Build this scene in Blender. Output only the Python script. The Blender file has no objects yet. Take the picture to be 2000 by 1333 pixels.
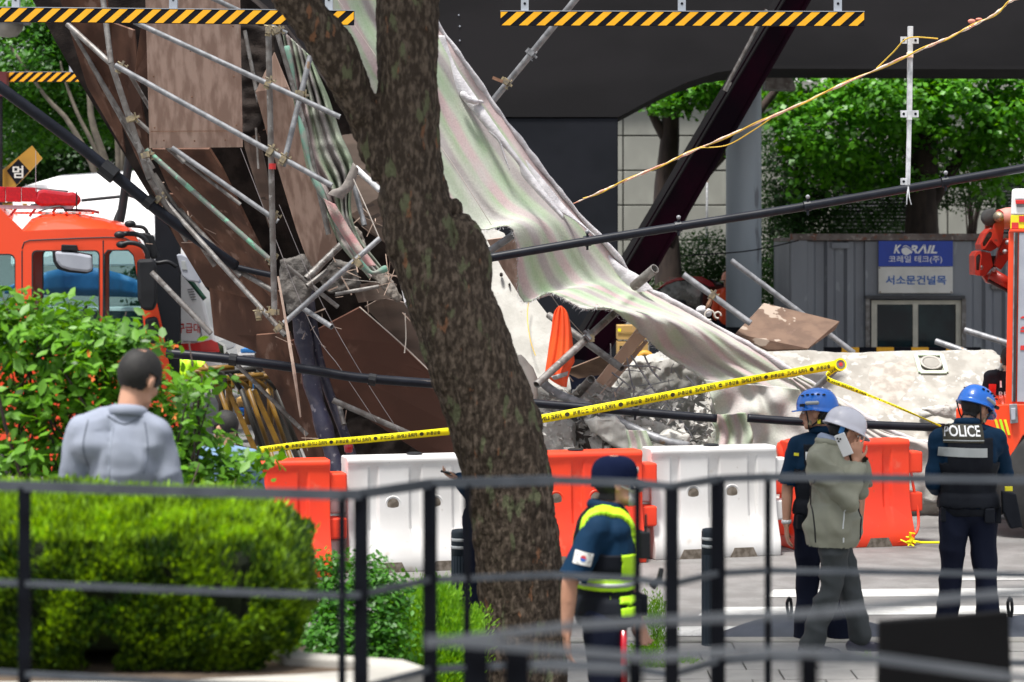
import bpy, bmesh, math
import numpy as np
from mathutils import Vector, Matrix
from mathutils.bvhtree import BVHTree

scene = bpy.context.scene
rng = np.random.default_rng(11)
rad = math.radians

# ------------------------------------------------------------------ camera, sky, sun, exposure
LENS = 85.0
F = LENS / 36.0 * 2000.0          # focal length in pixels of the 2000 px wide photograph
HC = 2.8                          # camera height (it stands on a raised terrace)
CY = 477.0                        # row of the horizon in the photograph
cam_data = bpy.data.cameras.new('camera')
cam = bpy.data.objects.new('camera', cam_data)
scene.collection.objects.link(cam)
cam.location = (0, 0, HC)
cam.rotation_euler = (rad(90), 0, 0)
cam_data.lens = LENS
cam_data.sensor_width = 36.0
cam_data.shift_y = -(666.5 - CY) / 2000.0
cam_data.clip_start = 0.1
cam_data.clip_end = 2000
cam_data.dof.use_dof = True
cam_data.dof.focus_distance = 20.5
cam_data.dof.aperture_fstop = 3.0
cam_data.dof.aperture_blades = 9
scene.camera = cam

SUN_EL, SUN_AZ = 72.0, -145.0     # high sun, up and to the left, a little behind the camera
world = bpy.data.worlds.new('World')
scene.world = world
world.use_nodes = True
wn = world.node_tree
wn.nodes.clear()
w_out = wn.nodes.new('ShaderNodeOutputWorld')
w_bg = wn.nodes.new('ShaderNodeBackground')
w_sky = wn.nodes.new('ShaderNodeTexSky')
w_sky.sky_type = 'NISHITA'
w_sky.sun_disc = False
w_sky.sun_elevation = rad(SUN_EL)
w_sky.sun_rotation = rad(SUN_AZ)
w_sky.air_density = 1.0
w_sky.dust_density = 3.0
w_hs = wn.nodes.new('ShaderNodeHueSaturation')
w_hs.inputs['Saturation'].default_value = 0.35
wn.links.new(w_sky.outputs[0], w_hs.inputs['Color'])
wn.links.new(w_hs.outputs[0], w_bg.inputs[0])
w_bg.inputs[1].default_value = 0.115
wn.links.new(w_bg.outputs[0], w_out.inputs[0])

sun_data = bpy.data.lights.new('sun', 'SUN')
sun_data.energy = 3.6
sun_data.angle = rad(10)
sun_data.color = (1.0, 0.97, 0.92)
sun = bpy.data.objects.new('sun', sun_data)
scene.collection.objects.link(sun)
_d = Vector((math.sin(rad(SUN_AZ)) * math.cos(rad(SUN_EL)), math.cos(rad(SUN_AZ)) * math.cos(rad(SUN_EL)), math.sin(rad(SUN_EL))))
sun.rotation_euler = _d.to_track_quat('Z', 'Y').to_euler()
sun.location = (0, 0, 30)

scene.view_settings.view_transform = 'Standard'
scene.view_settings.look = 'None'
scene.view_settings.exposure = 0.80
scene.view_settings.gamma = 1.0
scene.view_settings.use_curve_mapping = False
scene.render.engine = 'CYCLES'

# ------------------------------------------------------------------ helpers
def P(px, py, Y):
    """point of the place seen at photo pixel (px, py) when it stands Y metres in front of the camera"""
    return Vector(((px - 1000.0) / F * Y, Y, HC - (py - CY) / F * Y))

def nz(p, s=1.0, seed=0):
    """cheap smooth vector noise in -1..1 for an (n,3) array"""
    p = np.asarray(p, dtype=float) * s
    r = np.random.default_rng(seed + 100)
    out = np.zeros(len(p))
    amp = 0
    for k in range(7):
        d = r.normal(size=3); d /= np.linalg.norm(d)
        f = r.uniform(0.7, 2.1)
        q = p @ d * f + r.uniform(0, 6.28) + 0.9 * np.sin(p @ r.normal(size=3) * 0.8 + r.uniform(0, 6.28))
        out += np.sin(q); amp += 1
    return out / amp * 1.9

class MB:
    def __init__(s): s.v = []; s.f = []
    def add(s, vs, fs):
        o = len(s.v)
        s.v.extend([tuple(v) for v in vs]); s.f.extend([tuple(i + o for i in f) for f in fs])
        return s
    def box(s, c, size, R=None):
        hx, hy, hz = size[0] / 2, size[1] / 2, size[2] / 2
        c = Vector(c)
        vs = []
        for dz in (-hz, hz):
            for dx, dy in ((-hx, -hy), (hx, -hy), (hx, hy), (-hx, hy)):
                d = Vector((dx, dy, dz))
                if R is not None: d = R @ d
                vs.append(c + d)
        return s.add(vs, [(3, 2, 1, 0), (4, 5, 6, 7), (0, 1, 5, 4), (1, 2, 6, 5), (2, 3, 7, 6), (3, 0, 4, 7)])
    def bar(s, a, b, w, h, up=(0, 0, 1)):
        """box beam from a to b, w across, h along 'up'"""
        a, b = Vector(a), Vector(b); d = (b - a)
        L = d.length; d.normalize(); up = Vector(up)
        x = d.cross(up)
        if x.length < 1e-4: x = d.cross(Vector((0, 1, 0)))
        x.normalize(); u = x.cross(d)
        R = Matrix((x, d, u)).transposed()
        return s.box((a + b) / 2, (w, L, h), R)
    def prism(s, pts, t):
        """polygon pts extruded by vector t"""
        n = len(pts); t = Vector(t)
        vs = [Vector(p) for p in pts] + [Vector(p) + t for p in pts]
        fs = [tuple(range(n)), tuple(range(2 * n - 1, n - 1, -1))]
        for i in range(n):
            j = (i + 1) % n
            fs.append((j, i, i + n, j + n))
        return s.add(vs, fs)
    def tube(s, path, r, n=10, caps=True, hollow=0.0, sq=1.0):
        path = [Vector(p) for p in path]
        m = len(path)
        rs = r if hasattr(r, '__len__') else [r] * m
        t0 = (path[1] - path[0]).normalized()
        ref = Vector((0, 0, 1)) if abs(t0.z) < 0.9 else Vector((1, 0, 0))
        x = t0.cross(ref).normalized()
        vs = []
        frames = []
        for i in range(m):
            t = (path[min(i + 1, m - 1)] - path[max(i - 1, 0)]).normalized()
            x = (x - t * x.dot(t)).normalized()
            y = t.cross(x)
            frames.append((x.copy(), y, t))
            for k in range(n):
                a = 2 * math.pi * k / n
                vs.append(path[i] + (x * math.cos(a) + y * math.sin(a) * sq) * rs[i])
        fs = []
        for i in range(m - 1):
            for k in range(n):
                k2 = (k + 1) % n
                fs.append((i * n + k, i * n + k2, (i + 1) * n + k2, (i + 1) * n + k))
        if hollow > 0:
            for e in (0, m - 1):
                x, y, t = frames[e]; dirn = t * (0.06 if e == 0 else -0.06)
                b = len(vs)
                for dd in (Vector((0, 0, 0)), dirn):
                    for k in range(n):
                        a = 2 * math.pi * k / n
                        vs.append(path[e] + dd + (x * math.cos(a) + y * math.sin(a)) * rs[e] * hollow)
                for k in range(n):
                    k2 = (k + 1) % n
                    q = [(e * n + k, b + k, b + k2, e * n + k2), (b + k, b + n + k, b + n + k2, b + k2)]
                    if e: q = [tuple(reversed(z)) for z in q]
                    fs += q
                cap = tuple(b + n + k for k in range(n))
                fs.append(cap if e else tuple(reversed(cap)))
        elif caps:
            fs.append(tuple(reversed(range(n)))); fs.append(tuple((m - 1) * n + k for k in range(n)))
        return s.add(vs, fs)
    def cap(s, a, b, r0, r1=None, n=12):
        """tapered capsule"""
        a, b = Vector(a), Vector(b)
        r1 = r0 if r1 is None else r1
        d = b - a
        t = d.normalized() if d.length > 1e-6 else Vector((0, 0, 1))
        path, rs = [], []
        for k in range(5):
            th = math.pi / 2 * (1 - k / 4.0)
            path.append(a - t * r0 * math.sin(th)); rs.append(max(r0 * math.cos(th), 0.001))
        for k in range(5):
            th = math.pi / 2 * (k / 4.0)
            path.append(b + t * r1 * math.sin(th)); rs.append(max(r1 * math.cos(th), 0.001))
        if (path[5] - path[4]).length < 1e-5: path.pop(5); rs.pop(5)
        return s.tube(path, rs, n)
    def ell(s, c, r, R=None, nu=16, nv=10):
        c = Vector(c); vs = []; fs = []
        vs.append(Vector((0, 0, r[2])))
        for i in range(1, nv):
            th = math.pi * i / nv
            for k in range(nu):
                a = 2 * math.pi * k / nu
                vs.append(Vector((r[0] * math.sin(th) * math.cos(a), r[1] * math.sin(th) * math.sin(a), r[2] * math.cos(th))))
        vs.append(Vector((0, 0, -r[2])))
        if R is not None: vs = [R @ v for v in vs]
        vs = [c + v for v in vs]
        for k in range(nu):
            fs.append((0, 1 + k, 1 + (k + 1) % nu))
        for i in range(nv - 2):
            for k in range(nu):
                a = 1 + i * nu + k; b = 1 + i * nu + (k + 1) % nu
                fs.append((a, a + nu, b + nu, b))
        e = len(vs) - 1; q = 1 + (nv - 2) * nu
        for k in range(nu):
            fs.append((q + k, e, q + (k + 1) % nu))
        return s.add(vs, fs)
    def lathe(s, prof, c, n=20, R=None):
        """prof: list of (r, z)"""
        c = Vector(c); vs = []; fs = []
        for r, z in prof:
            for k in range(n):
                a = 2 * math.pi * k / n
                v = Vector((r * math.cos(a), r * math.sin(a), z))
                if R is not None: v = R @ v
                vs.append(c + v)
        m = len(prof)
        for i in range(m - 1):
            for k in range(n):
                k2 = (k + 1) % n
                fs.append((i * n + k, i * n + k2, (i + 1) * n + k2, (i + 1) * n + k))
        fs.append(tuple(reversed(range(n)))); fs.append(tuple((m - 1) * n + k for k in range(n)))
        return s.add(vs, fs)
    def grid(s, A):
        """A: (nu, nv, 3) array"""
        nu, nv, _ = A.shape
        o = len(s.v)
        s.v.extend(map(tuple, A.reshape(-1, 3).tolist()))
        for i in range(nu - 1):
            for j in range(nv - 1):
                a = o + i * nv + j
                s.f.append((a, a + 1, a + nv + 1, a + nv))
        return s

def fast_mesh(name, V, Fc):
    """V (n,3), Fc (m,k) numpy"""
    me = bpy.data.meshes.new(name)
    V = np.ascontiguousarray(V, dtype=np.float32); Fc = np.ascontiguousarray(Fc, dtype=np.int32)
    me.vertices.add(len(V)); me.vertices.foreach_set('co', V.ravel())
    m, k = Fc.shape
    me.loops.add(m * k); me.loops.foreach_set('vertex_index', Fc.ravel())
    me.polygons.add(m); me.polygons.foreach_set('loop_start', np.arange(0, m * k, k, dtype=np.int32))
    me.polygons.foreach_set('loop_total', np.full(m, k, dtype=np.int32))
    me.update(calc_edges=True)
    return me

def wloc(o):
    v = Vector((0, 0, 0))
    while o is not None:
        v = v + o.location; o = o.parent
    return v

def tag(o, label=None, cat=None, group=None, kind=None):
    if label: o['label'] = label
    if cat: o['category'] = cat
    if group: o['group'] = group
    if kind: o['kind'] = kind
    return o

def thing(name, label, cat, loc=(0, 0, 0), group=None):
    o = bpy.data.objects.new(name, None)
    scene.collection.objects.link(o)
    o.location = loc; o.empty_display_size = 0.1
    return tag(o, label, cat, group)

def obj(name, mb, m, parent=None, smooth=False, bevel=0.0, label=None, cat=None, group=None, kind=None, solid=0.0, recalc=True, uv=None, at=None):
    if isinstance(mb, MB):
        V = np.array([tuple(v) for v in mb.v], dtype=float)
        faces = mb.f
    else:
        V, faces = mb
        V = np.asarray(V, dtype=float)
    if parent is None:
        org = Vector(((V[:, 0].min() + V[:, 0].max()) / 2, (V[:, 1].min() + V[:, 1].max()) / 2, V[:, 2].min())) if at is None else Vector(at)
        V = V - np.array(org)
    else:
        V = V - np.array(wloc(parent))
    if isinstance(faces, np.ndarray):
        me = fast_mesh(name, V, faces)
    else:
        me = bpy.data.meshes.new(name)
        me.from_pydata(V.tolist(), [], faces)
    if recalc:
        bm = bmesh.new(); bm.from_mesh(me)
        bmesh.ops.recalc_face_normals(bm, faces=bm.faces)
        bm.to_mesh(me); bm.free()
    if uv is not None:
        lay = me.uv_layers.new(name='uv')
        li = np.empty(len(me.loops), dtype=np.int32); me.loops.foreach_get('vertex_index', li)
        lay.data.foreach_set('uv', np.asarray(uv, dtype=np.float32)[li].ravel())
    if smooth:
        me.polygons.foreach_set('use_smooth', np.ones(len(me.polygons), dtype=bool))
    me.materials.append(m)
    o = bpy.data.objects.new(name, me)
    scene.collection.objects.link(o)
    if parent is None: o.location = org
    else: o.parent = parent
    if solid:
        md = o.modifiers.new('solid', 'SOLIDIFY'); md.thickness = solid; md.offset = 0
    if bevel:
        md = o.modifiers.new('bevel', 'BEVEL'); md.width = bevel; md.segments = 2; md.limit_method = 'ANGLE'; md.angle_limit = rad(35)
        md.harden_normals = False
    if smooth and bevel:
        md = o.modifiers.new('wn', 'WEIGHTED_NORMAL')
    return tag(o, label, cat, group, kind)

def copy_tree(o, parent=None):
    c = o.copy(); scene.collection.objects.link(c); c.parent = parent
    for ch in [x for x in ALLCH(o)]: copy_tree(ch, c)
    return c
def ALLCH(o): return list(o.children)

# a scratch scene for modifiers, text and curves
tmp_scene = bpy.data.scenes.new('scratch')
def evaluated(o):
    tmp_scene.collection.objects.link(o)
    vl = tmp_scene.view_layers[0]; vl.update()
    dg = vl.depsgraph
    me = o.evaluated_get(dg).to_mesh()
    n = len(me.vertices); V = np.empty(n * 3, dtype=np.float32); me.vertices.foreach_get('co', V)
    faces = [tuple(p.vertices) for p in me.polygons]
    o.evaluated_get(dg).to_mesh_clear()
    data = o.data; tmp_scene.collection.objects.unlink(o); bpy.data.objects.remove(o)
    return V.reshape(-1, 3).astype(float), faces

def remesh(mb, vox, smooth=3, fac=0.5):
    me = bpy.data.meshes.new('t'); me.from_pydata([tuple(v) for v in mb.v], [], mb.f)
    bm = bmesh.new(); bm.from_mesh(me); bmesh.ops.recalc_face_normals(bm, faces=bm.faces); bm.to_mesh(me); bm.free()
    o = bpy.data.objects.new('t', me)
    md = o.modifiers.new('r', 'REMESH'); md.mode = 'VOXEL'; md.voxel_size = vox
    if smooth:
        ms = o.modifiers.new('s', 'SMOOTH'); ms.iterations = smooth; ms.factor = fac
    V, f = evaluated(o)
    bpy.data.meshes.remove(me)
    return V, np.array(f, dtype=np.int32)

def vnormals(V, Fc):
    n = np.zeros_like(V)
    a = V[Fc[:, 2]] - V[Fc[:, 0]]; b = V[Fc[:, 3]] - V[Fc[:, 1]]
    fn = np.cross(a, b)
    for k in range(4): np.add.at(n, Fc[:, k], fn)
    l = np.linalg.norm(n, axis=1); l[l == 0] = 1
    return n / l[:, None]

def patch(V, Fc, cond, off, thick=0.004):
    """shell over the faces whose centre satisfies cond, lifted off the surface, with a rim back to it"""
    c = V[Fc].mean(axis=1)
    fn = np.cross(V[Fc[:, 2]] - V[Fc[:, 0]], V[Fc[:, 3]] - V[Fc[:, 1]])
    fn /= np.maximum(np.linalg.norm(fn, axis=1), 1e-12)[:, None]
    k = cond(c, fn)
    sel = Fc[k]
    if len(sel) == 0: return np.zeros((4, 3)), np.array([[0, 1, 2, 3]])
    N = vnormals(V, Fc)
    ids, inv = np.unique(sel, return_inverse=True)
    inv = inv.reshape(sel.shape)
    top = V[ids] + N[ids] * off
    bot = V[ids] + N[ids] * (off - thick - 0.004)
    edges = {}
    for q in inv:
        for i in range(4):
            a, b = int(q[i]), int(q[(i + 1) % 4])
            if (b, a) in edges: edges.pop((b, a))
            else: edges[(a, b)] = 1
    n = len(ids)
    rim = np.array([(b, a, a + n, b + n) for a, b in edges], dtype=np.int32).reshape(-1, 4)
    return np.vstack([top, bot]), np.vstack([inv, rim]).astype(np.int32)

def text_mesh(s, size=1.0, shear=0.0, bold=0.0, extrude=0.0, align='CENTER', spacing=1.0):
    c = bpy.data.curves.new('t', 'FONT'); c.body = s; c.size = size; c.shear = shear; c.offset = bold
    c.extrude = extrude; c.align_x = align; c.align_y = 'CENTER'; c.resolution_u = 3; c.space_character = spacing
    o = bpy.data.objects.new('t', c)
    V, f = evaluated(o)
    bpy.data.curves.remove(c)
    return V, f

def lettering(name, s, centre, u, v, height, m, parent, width=None, mirror=False, shear=0.0, bold=0.0, lift=0.0, bvh=None, label=None, spacing=1.0):
    """flat letters on the plane (u right, v up), about 'height' tall, 3 mm thick; bvh wraps them on a surface"""
    V, f = text_mesh(s, 1.0, shear, bold, 0.0, spacing=spacing)
    V[:, 0] -= (V[:, 0].min() + V[:, 0].max()) / 2; V[:, 1] -= (V[:, 1].min() + V[:, 1].max()) / 2
    k = height / max(V[:, 1].max() - V[:, 1].min(), 1e-6)
    kx = k if width is None else width / max(V[:, 0].max() - V[:, 0].min(), 1e-6)
    u, v = Vector(u).normalized(), Vector(v).normalized(); n = u.cross(v)
    if mirror: kx = -kx
    W = []
    for a in V:
        p = Vector(centre) + u * a[0] * kx + v * a[1] * k
        if bvh is not None:
            h = bvh.ray_cast(p + n * 0.5, -n)
            if h[0] is not None: p = h[0]
        W.append(p + n * lift)
    return obj(name, (np.array([tuple(w) for w in W]), f), m, parent, recalc=False, label=label)

def shape2d(outer, holes, t, bevel=0.0):
    """flat plate in the XZ plane with holes, thickness t in Y; returns V, faces"""
    c = bpy.data.curves.new('t', 'CURVE'); c.dimensions = '2D'; c.fill_mode = 'BOTH'; c.extrude = t / 2
    c.bevel_depth = bevel; c.bevel_resolution = 1
    for loop in [outer] + holes:
        sp = c.splines.new('POLY'); sp.points.add(len(loop) - 1)
        for q, p in zip(sp.points, loop): q.co = (p[0], p[1], 0, 1)
        sp.use_cyclic_u = True
    o = bpy.data.objects.new('t', c)
    V, f = evaluated(o); bpy.data.curves.remove(c)
    return np.stack([V[:, 0], -V[:, 2], V[:, 1]], axis=1), f

def rrect(x0, z0, x1, z1, r, n=4):
    pts = []
    for cx, cz, a0 in ((x1 - r, z0 + r, -90), (x1 - r, z1 - r, 0), (x0 + r, z1 - r, 90), (x0 + r, z0 + r, 180)):
        for k in range(n + 1):
            a = rad(a0 + 90 * k / n); pts.append((cx + r * math.cos(a), cz + r * math.sin(a)))
    return pts

def lerp_curve(pts, n):
    """resample polyline of Vectors smoothly (Catmull-Rom) into n points"""
    pts = [np.array(p, dtype=float) for p in pts]
    m = len(pts); out = []
    for i in range(n):
        t = i / (n - 1) * (m - 1); k = min(int(t), m - 2); u = t - k
        p0, p1, p2, p3 = pts[max(k - 1, 0)], pts[k], pts[k + 1], pts[min(k + 2, m - 1)]
        out.append(0.5 * ((2 * p1) + (-p0 + p2) * u + (2 * p0 - 5 * p1 + 4 * p2 - p3) * u * u + (-p0 + 3 * p1 - 3 * p2 + p3) * u ** 3))
    return np.array(out)

# ------------------------------------------------------------------ materials
def mat(name, c1, c2=None, rough=0.6, metal=0.0, scale=4.0, detail=6.0, lo=0.38, hi=0.62, bump=0.0, bscale=60.0, stretch=(1, 1, 1),
        c3=None, s3=3.0, t3=0.6, w3=0.04, spec=0.5, coat=0.0, alpha=None, bdist=0.01, c4=None, s4=9.0, t4=0.62, rvar=0.0):
    m = bpy.data.materials.new(name); m.use_nodes = True
    nt = m.node_tree; N = nt.nodes; L = nt.links
    b = N['Principled BSDF']
    b.inputs['Roughness'].default_value = rough; b.inputs['Metallic'].default_value = metal
    b.inputs['Specular IOR Level'].default_value = spec; b.inputs['Coat Weight'].default_value = coat
    tc = N.new('ShaderNodeTexCoord'); mp = N.new('ShaderNodeMapping')
    mp.inputs['Scale'].default_value = stretch
    L.new(tc.outputs['Object'], mp.inputs['Vector'])
    def noise(sc, dt=detail, seed=0.0):
        n = N.new('ShaderNodeTexNoise'); n.noise_dimensions = '4D'; n.inputs['W'].default_value = seed
        n.inputs['Scale'].default_value = sc; n.inputs['Detail'].default_value = dt
        L.new(mp.outputs[0], n.inputs['Vector']); return n
    def ramp(src, a, bb):
        r = N.new('ShaderNodeMapRange'); r.inputs['From Min'].default_value = a; r.inputs['From Max'].default_value = bb
        r.interpolation_type = 'SMOOTHSTEP'
        L.new(src, r.inputs['Value']); return r.outputs[0]
    if c2 is None: c2 = tuple(x * 0.85 for x in c1)
    mx = N.new('ShaderNodeMix'); mx.data_type = 'RGBA'
    mx.inputs[6].default_value = (*c1, 1); mx.inputs[7].default_value = (*c2, 1)
    n1 = noise(scale)
    L.new(ramp(n1.outputs[0], lo, hi), mx.inputs[0])
    col = mx.outputs[2]
    for cc, ss, tt, sd in ((c3, s3, t3, 3.3), (c4, s4, t4, 7.7)):
        if cc is None: continue
        n3 = noise(ss, 5, sd)
        m3 = N.new('ShaderNodeMix'); m3.data_type = 'RGBA'
        L.new(ramp(n3.outputs[0], tt, tt + w3), m3.inputs[0]); L.new(col, m3.inputs[6]); m3.inputs[7].default_value = (*cc, 1)
        col = m3.outputs[2]
    L.new(col, b.inputs['Base Color'])
    if rvar:
        r = N.new('ShaderNodeMapRange'); r.inputs['To Min'].default_value = rough - rvar; r.inputs['To Max'].default_value = rough + rvar
        L.new(n1.outputs[0], r.inputs['Value']); L.new(r.outputs[0], b.inputs['Roughness'])
    if bump:
        n2 = noise(bscale, 4, 1.7)
        bp = N.new('ShaderNodeBump'); bp.inputs['Strength'].default_value = bump; bp.inputs['Distance'].default_value = bdist
        L.new(n2.outputs[0], bp.inputs['Height']); L.new(bp.outputs[0], b.inputs['Normal'])
    return m

def leafmat(name, c1, c2, rough=0.45, trans=0.35):
    m = bpy.data.materials.new(name); m.use_nodes = True
    nt = m.node_tree; N = nt.nodes; L = nt.links
    b = N['Principled BSDF']; b.inputs['Roughness'].default_value = rough
    out = N['Material Output']
    at = N.new('ShaderNodeAttribute'); at.attribute_name = 'tint'
    mx = N.new('ShaderNodeMix'); mx.data_type = 'RGBA'
    mx.inputs[6].default_value = (*c1, 1); mx.inputs[7].default_value = (*c2, 1)
    L.new(at.outputs['Fac'], mx.inputs[0]); L.new(mx.outputs[2], b.inputs['Base Color'])
    tr = N.new('ShaderNodeBsdfTranslucent')
    hs = N.new('ShaderNodeHueSaturation'); hs.inputs['Value'].default_value = 1.5; hs.inputs['Saturation'].default_value = 1.1; hs.inputs['Hue'].default_value = 0.485
    L.new(mx.outputs[2], hs.inputs['Color']); L.new(hs.outputs[0], tr.inputs['Color'])
    ms = N.new('ShaderNodeMixShader'); ms.inputs[0].default_value = trans
    L.new(b.outputs[0], ms.inputs[1]); L.new(tr.outputs[0], ms.inputs[2]); L.new(ms.outputs[0], out.inputs['Surface'])
    return m

def glassmat(name, tint, alpha=0.45, rough=0.03):
    m = bpy.data.materials.new(name); m.use_nodes = True
    nt = m.node_tree; N = nt.nodes; L = nt.links
    b = N['Principled BSDF']; b.inputs['Base Color'].default_value = (*tint, 1); b.inputs['Roughness'].default_value = rough
    b.inputs['Specular IOR Level'].default_value = 0.8
    tr = N.new('ShaderNodeBsdfTransparent'); tr.inputs[0].default_value = (0.85, 0.95, 0.95, 1)
    ms = N.new('ShaderNodeMixShader'); ms.inputs[0].default_value = alpha
    L.new(tr.outputs[0], ms.inputs[1]); L.new(b.outputs[0], ms.inputs[2]); L.new(ms.outputs[0], N['Material Output'].inputs['Surface'])
    return m

M = {}
M['asphalt'] = mat('asphalt', (0.15, 0.145, 0.14), (0.20, 0.195, 0.19), 0.9, scale=3, bump=0.6, bscale=120, c3=(0.12, 0.12, 0.12), s3=60, t3=0.58)
M['road_paint'] = mat('road_paint', (0.55, 0.55, 0.535), (0.42, 0.42, 0.405), 0.7, scale=8, c3=(0.3, 0.3, 0.3), s3=30, t3=0.62)
M['paver'] = mat('paver', (0.36, 0.345, 0.325), (0.28, 0.27, 0.255), 0.85, scale=3, bump=0.3, bscale=80)
M['soil'] = mat('soil', (0.06, 0.04, 0.025), (0.10, 0.07, 0.045), 0.95, scale=6, bump=0.6, bscale=30)
M['kerb'] = mat('kerb_stone', (0.42, 0.40, 0.36), (0.32, 0.305, 0.275), 0.8, scale=5, bump=0.2, bscale=90)
M['black_paint'] = mat('black_paint', (0.0035, 0.004, 0.006), (0.005, 0.006, 0.009), 0.7, scale=10, spec=.06)
M['rail_top'] = mat('rail_metal', (0.035, 0.042, 0.052), (0.05, 0.058, 0.07), 0.5, 0.0, scale=12, spec=.4)
M['galv'] = mat('galvanised_steel', (0.27, 0.275, 0.29), (0.17, 0.175, 0.185), 0.5, 0.3, scale=14, bump=0.1, bscale=50, c3=(0.22, 0.15, 0.10), s3=9, t3=0.66)
M['galv_dirty'] = mat('dirty_scaffold_tube', (0.24, 0.23, 0.22), (0.14, 0.125, 0.115), 0.55, 0.4, scale=10, c3=(0.30, 0.29, 0.28), s3=14, t3=0.58, bump=0.2, bscale=60)
M['green_tube'] = mat('green_scaffold_tube', (0.12, 0.20, 0.15), (0.17, 0.17, 0.16), 0.6, 0.2, scale=7, c3=(0.16, 0.36, 0.25), s3=10, t3=0.55)
M['coupler'] = mat('coupler_steel', (0.40, 0.33, 0.20), (0.22, 0.19, 0.15), 0.5, 0.6, scale=20)
M['rust'] = mat('rusty_steel', (0.16, 0.08, 0.045), (0.24, 0.13, 0.08), 0.8, 0.2, scale=12, bump=0.3)
M['rebar'] = mat('rebar_steel', (0.26, 0.27, 0.30), (0.34, 0.33, 0.34), 0.6, 0.2, scale=30, c3=(0.22, 0.12, 0.08), s3=12, t3=0.64)
M['concrete'] = mat('broken_concrete', (0.46, 0.45, 0.42), (0.34, 0.33, 0.31), 0.9, scale=3, bump=0.7, bscale=28, c3=(0.25, 0.235, 0.215), s3=12, t3=0.60, c4=(0.50, 0.49, 0.47), s4=24, t4=0.6, bdist=0.02)
M['concrete_white'] = mat('pale_concrete', (0.37, 0.355, 0.32), (0.28, 0.265, 0.235), 0.9, scale=5, bump=0.45, bscale=30, c4=(0.42, 0.41, 0.385), s4=11, t4=0.56, c3=(0.22, 0.205, 0.185), s3=14, t3=0.69)
M['concrete_bright'] = mat('white_concrete', (0.47, 0.46, 0.43), (0.39, 0.38, 0.35), 0.9, scale=5, bump=0.5, bscale=30, c3=(0.36, 0.34, 0.31), s3=16, t3=0.66)
M['concrete_dark'] = mat('shaded_concrete', (0.022, 0.018, 0.017), (0.045, 0.036, 0.032), 0.9, scale=5, bump=0.6, spec=.1)  # shade of the gaps and pits put into the concrete's colour
M['concrete_grey'] = mat('grey_concrete', (0.15, 0.138, 0.128), (0.08, 0.073, 0.068), 0.9, scale=8, bump=0.7, bscale=40, bdist=0.02)
M['wall_panel'] = mat('wall_panel', (0.36, 0.36, 0.32), (0.28, 0.28, 0.25), 0.85, scale=1.5, bump=0.15, stretch=(1, 1, 0.5))
M['wall_joint'] = mat('wall_joint', (0.12, 0.12, 0.11), (0.10, 0.10, 0.09), 0.9)
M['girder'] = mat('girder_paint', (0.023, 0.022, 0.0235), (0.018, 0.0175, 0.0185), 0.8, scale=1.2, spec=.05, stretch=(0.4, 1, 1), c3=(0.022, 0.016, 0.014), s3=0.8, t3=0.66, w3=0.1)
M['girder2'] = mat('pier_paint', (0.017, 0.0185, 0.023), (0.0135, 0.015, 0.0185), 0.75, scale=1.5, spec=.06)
M['far_facade'] = mat('pale_facade', (.70, .70, .66), (.62, .62, .58), .8)
M['maroon'] = mat('maroon_steel', (0.014, 0.0015, 0.007), (0.005, 0.002, 0.005), 0.7, 0.0, spec=.05, scale=1.6, stretch=(1, 1, 0.3))
M['navy_steel'] = mat('navy_plastic_wrapped_steel', (0.015, 0.014, 0.035), (0.05, 0.045, 0.06), 0.5, scale=8, lo=0.45, hi=0.7, c3=(0.13, 0.12, 0.14), s3=16, t3=0.6, bump=0.4)
M['black_tube'] = mat('black_coated_tube', (0.006, 0.0075, 0.013), (0.010, 0.012, 0.019), 0.42, 0.0, scale=7, c3=(0.08, 0.08, 0.09), s3=18, t3=0.72, spec=0.25)
M['ply'] = mat('pale_plywood', (0.47, 0.33, 0.265), (0.30, 0.195, 0.15), 0.75, scale=4.5, stretch=(3.2, 3.2, 0.45), bump=0.15, bscale=50, c3=(0.13, 0.085, 0.07), s3=6, t3=0.665, c4=(0.54, 0.42, 0.35), s4=2.2, t4=0.6, w3=0.12)
M['ply_dark'] = mat('brown_formwork_ply', (0.17, 0.088, 0.060), (0.085, 0.044, 0.032), 0.7, spec=.2, scale=1.8, stretch=(2.5, 2.5, 0.5), bump=0.15, bscale=50, c3=(0.06, 0.035, 0.028), s3=2.5, t3=0.64, w3=0.1, c4=(0.27, 0.17, 0.13), s4=4.0, t4=0.60)
M['ply_grey'] = mat('greyed_boards', (0.22, 0.165, 0.135), (0.15, 0.115, 0.095), 0.8, scale=3, stretch=(0.6, 1, 2), bump=0.2, bscale=40, c3=(0.10, 0.08, 0.07), s3=5, t3=0.64)
M['ply_red'] = mat('reddish_plywood', (0.15, 0.068, 0.048), (0.105, 0.05, 0.036), 0.65, spec=.25, scale=1.5, bump=0.08, c3=(0.23, 0.135, 0.10), s3=3, t3=0.6, w3=0.14, c4=(0.30, 0.23, 0.20), s4=40, t4=0.70)
M['timber'] = mat('fresh_timber', (0.62, 0.42, 0.31), (0.54, 0.36, 0.26), 0.7, scale=2, stretch=(4, 1, 1), bump=0.1)
M['ply_end'] = mat('plywood_paint_flaked', (0.17, 0.105, 0.07), (0.12, 0.072, 0.048), 0.75, scale=5, stretch=(1, 1, 2), bump=0.2, c3=(0.36, 0.29, 0.23), s3=3.4, t3=0.60, w3=0.02, c4=(0.14, 0.085, 0.06), s4=7, t4=0.62)
M['lath'] = mat('split_lath', (0.55, 0.42, 0.34), (0.42, 0.30, 0.24), 0.8, scale=9)
M['cord'] = mat('pale_cord', (0.62, 0.56, 0.50), (0.5, 0.45, 0.4), 0.8)
M['wire'] = mat('grey_wire', (0.30, 0.27, 0.27), (0.22, 0.2, 0.2), 0.6)
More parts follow.
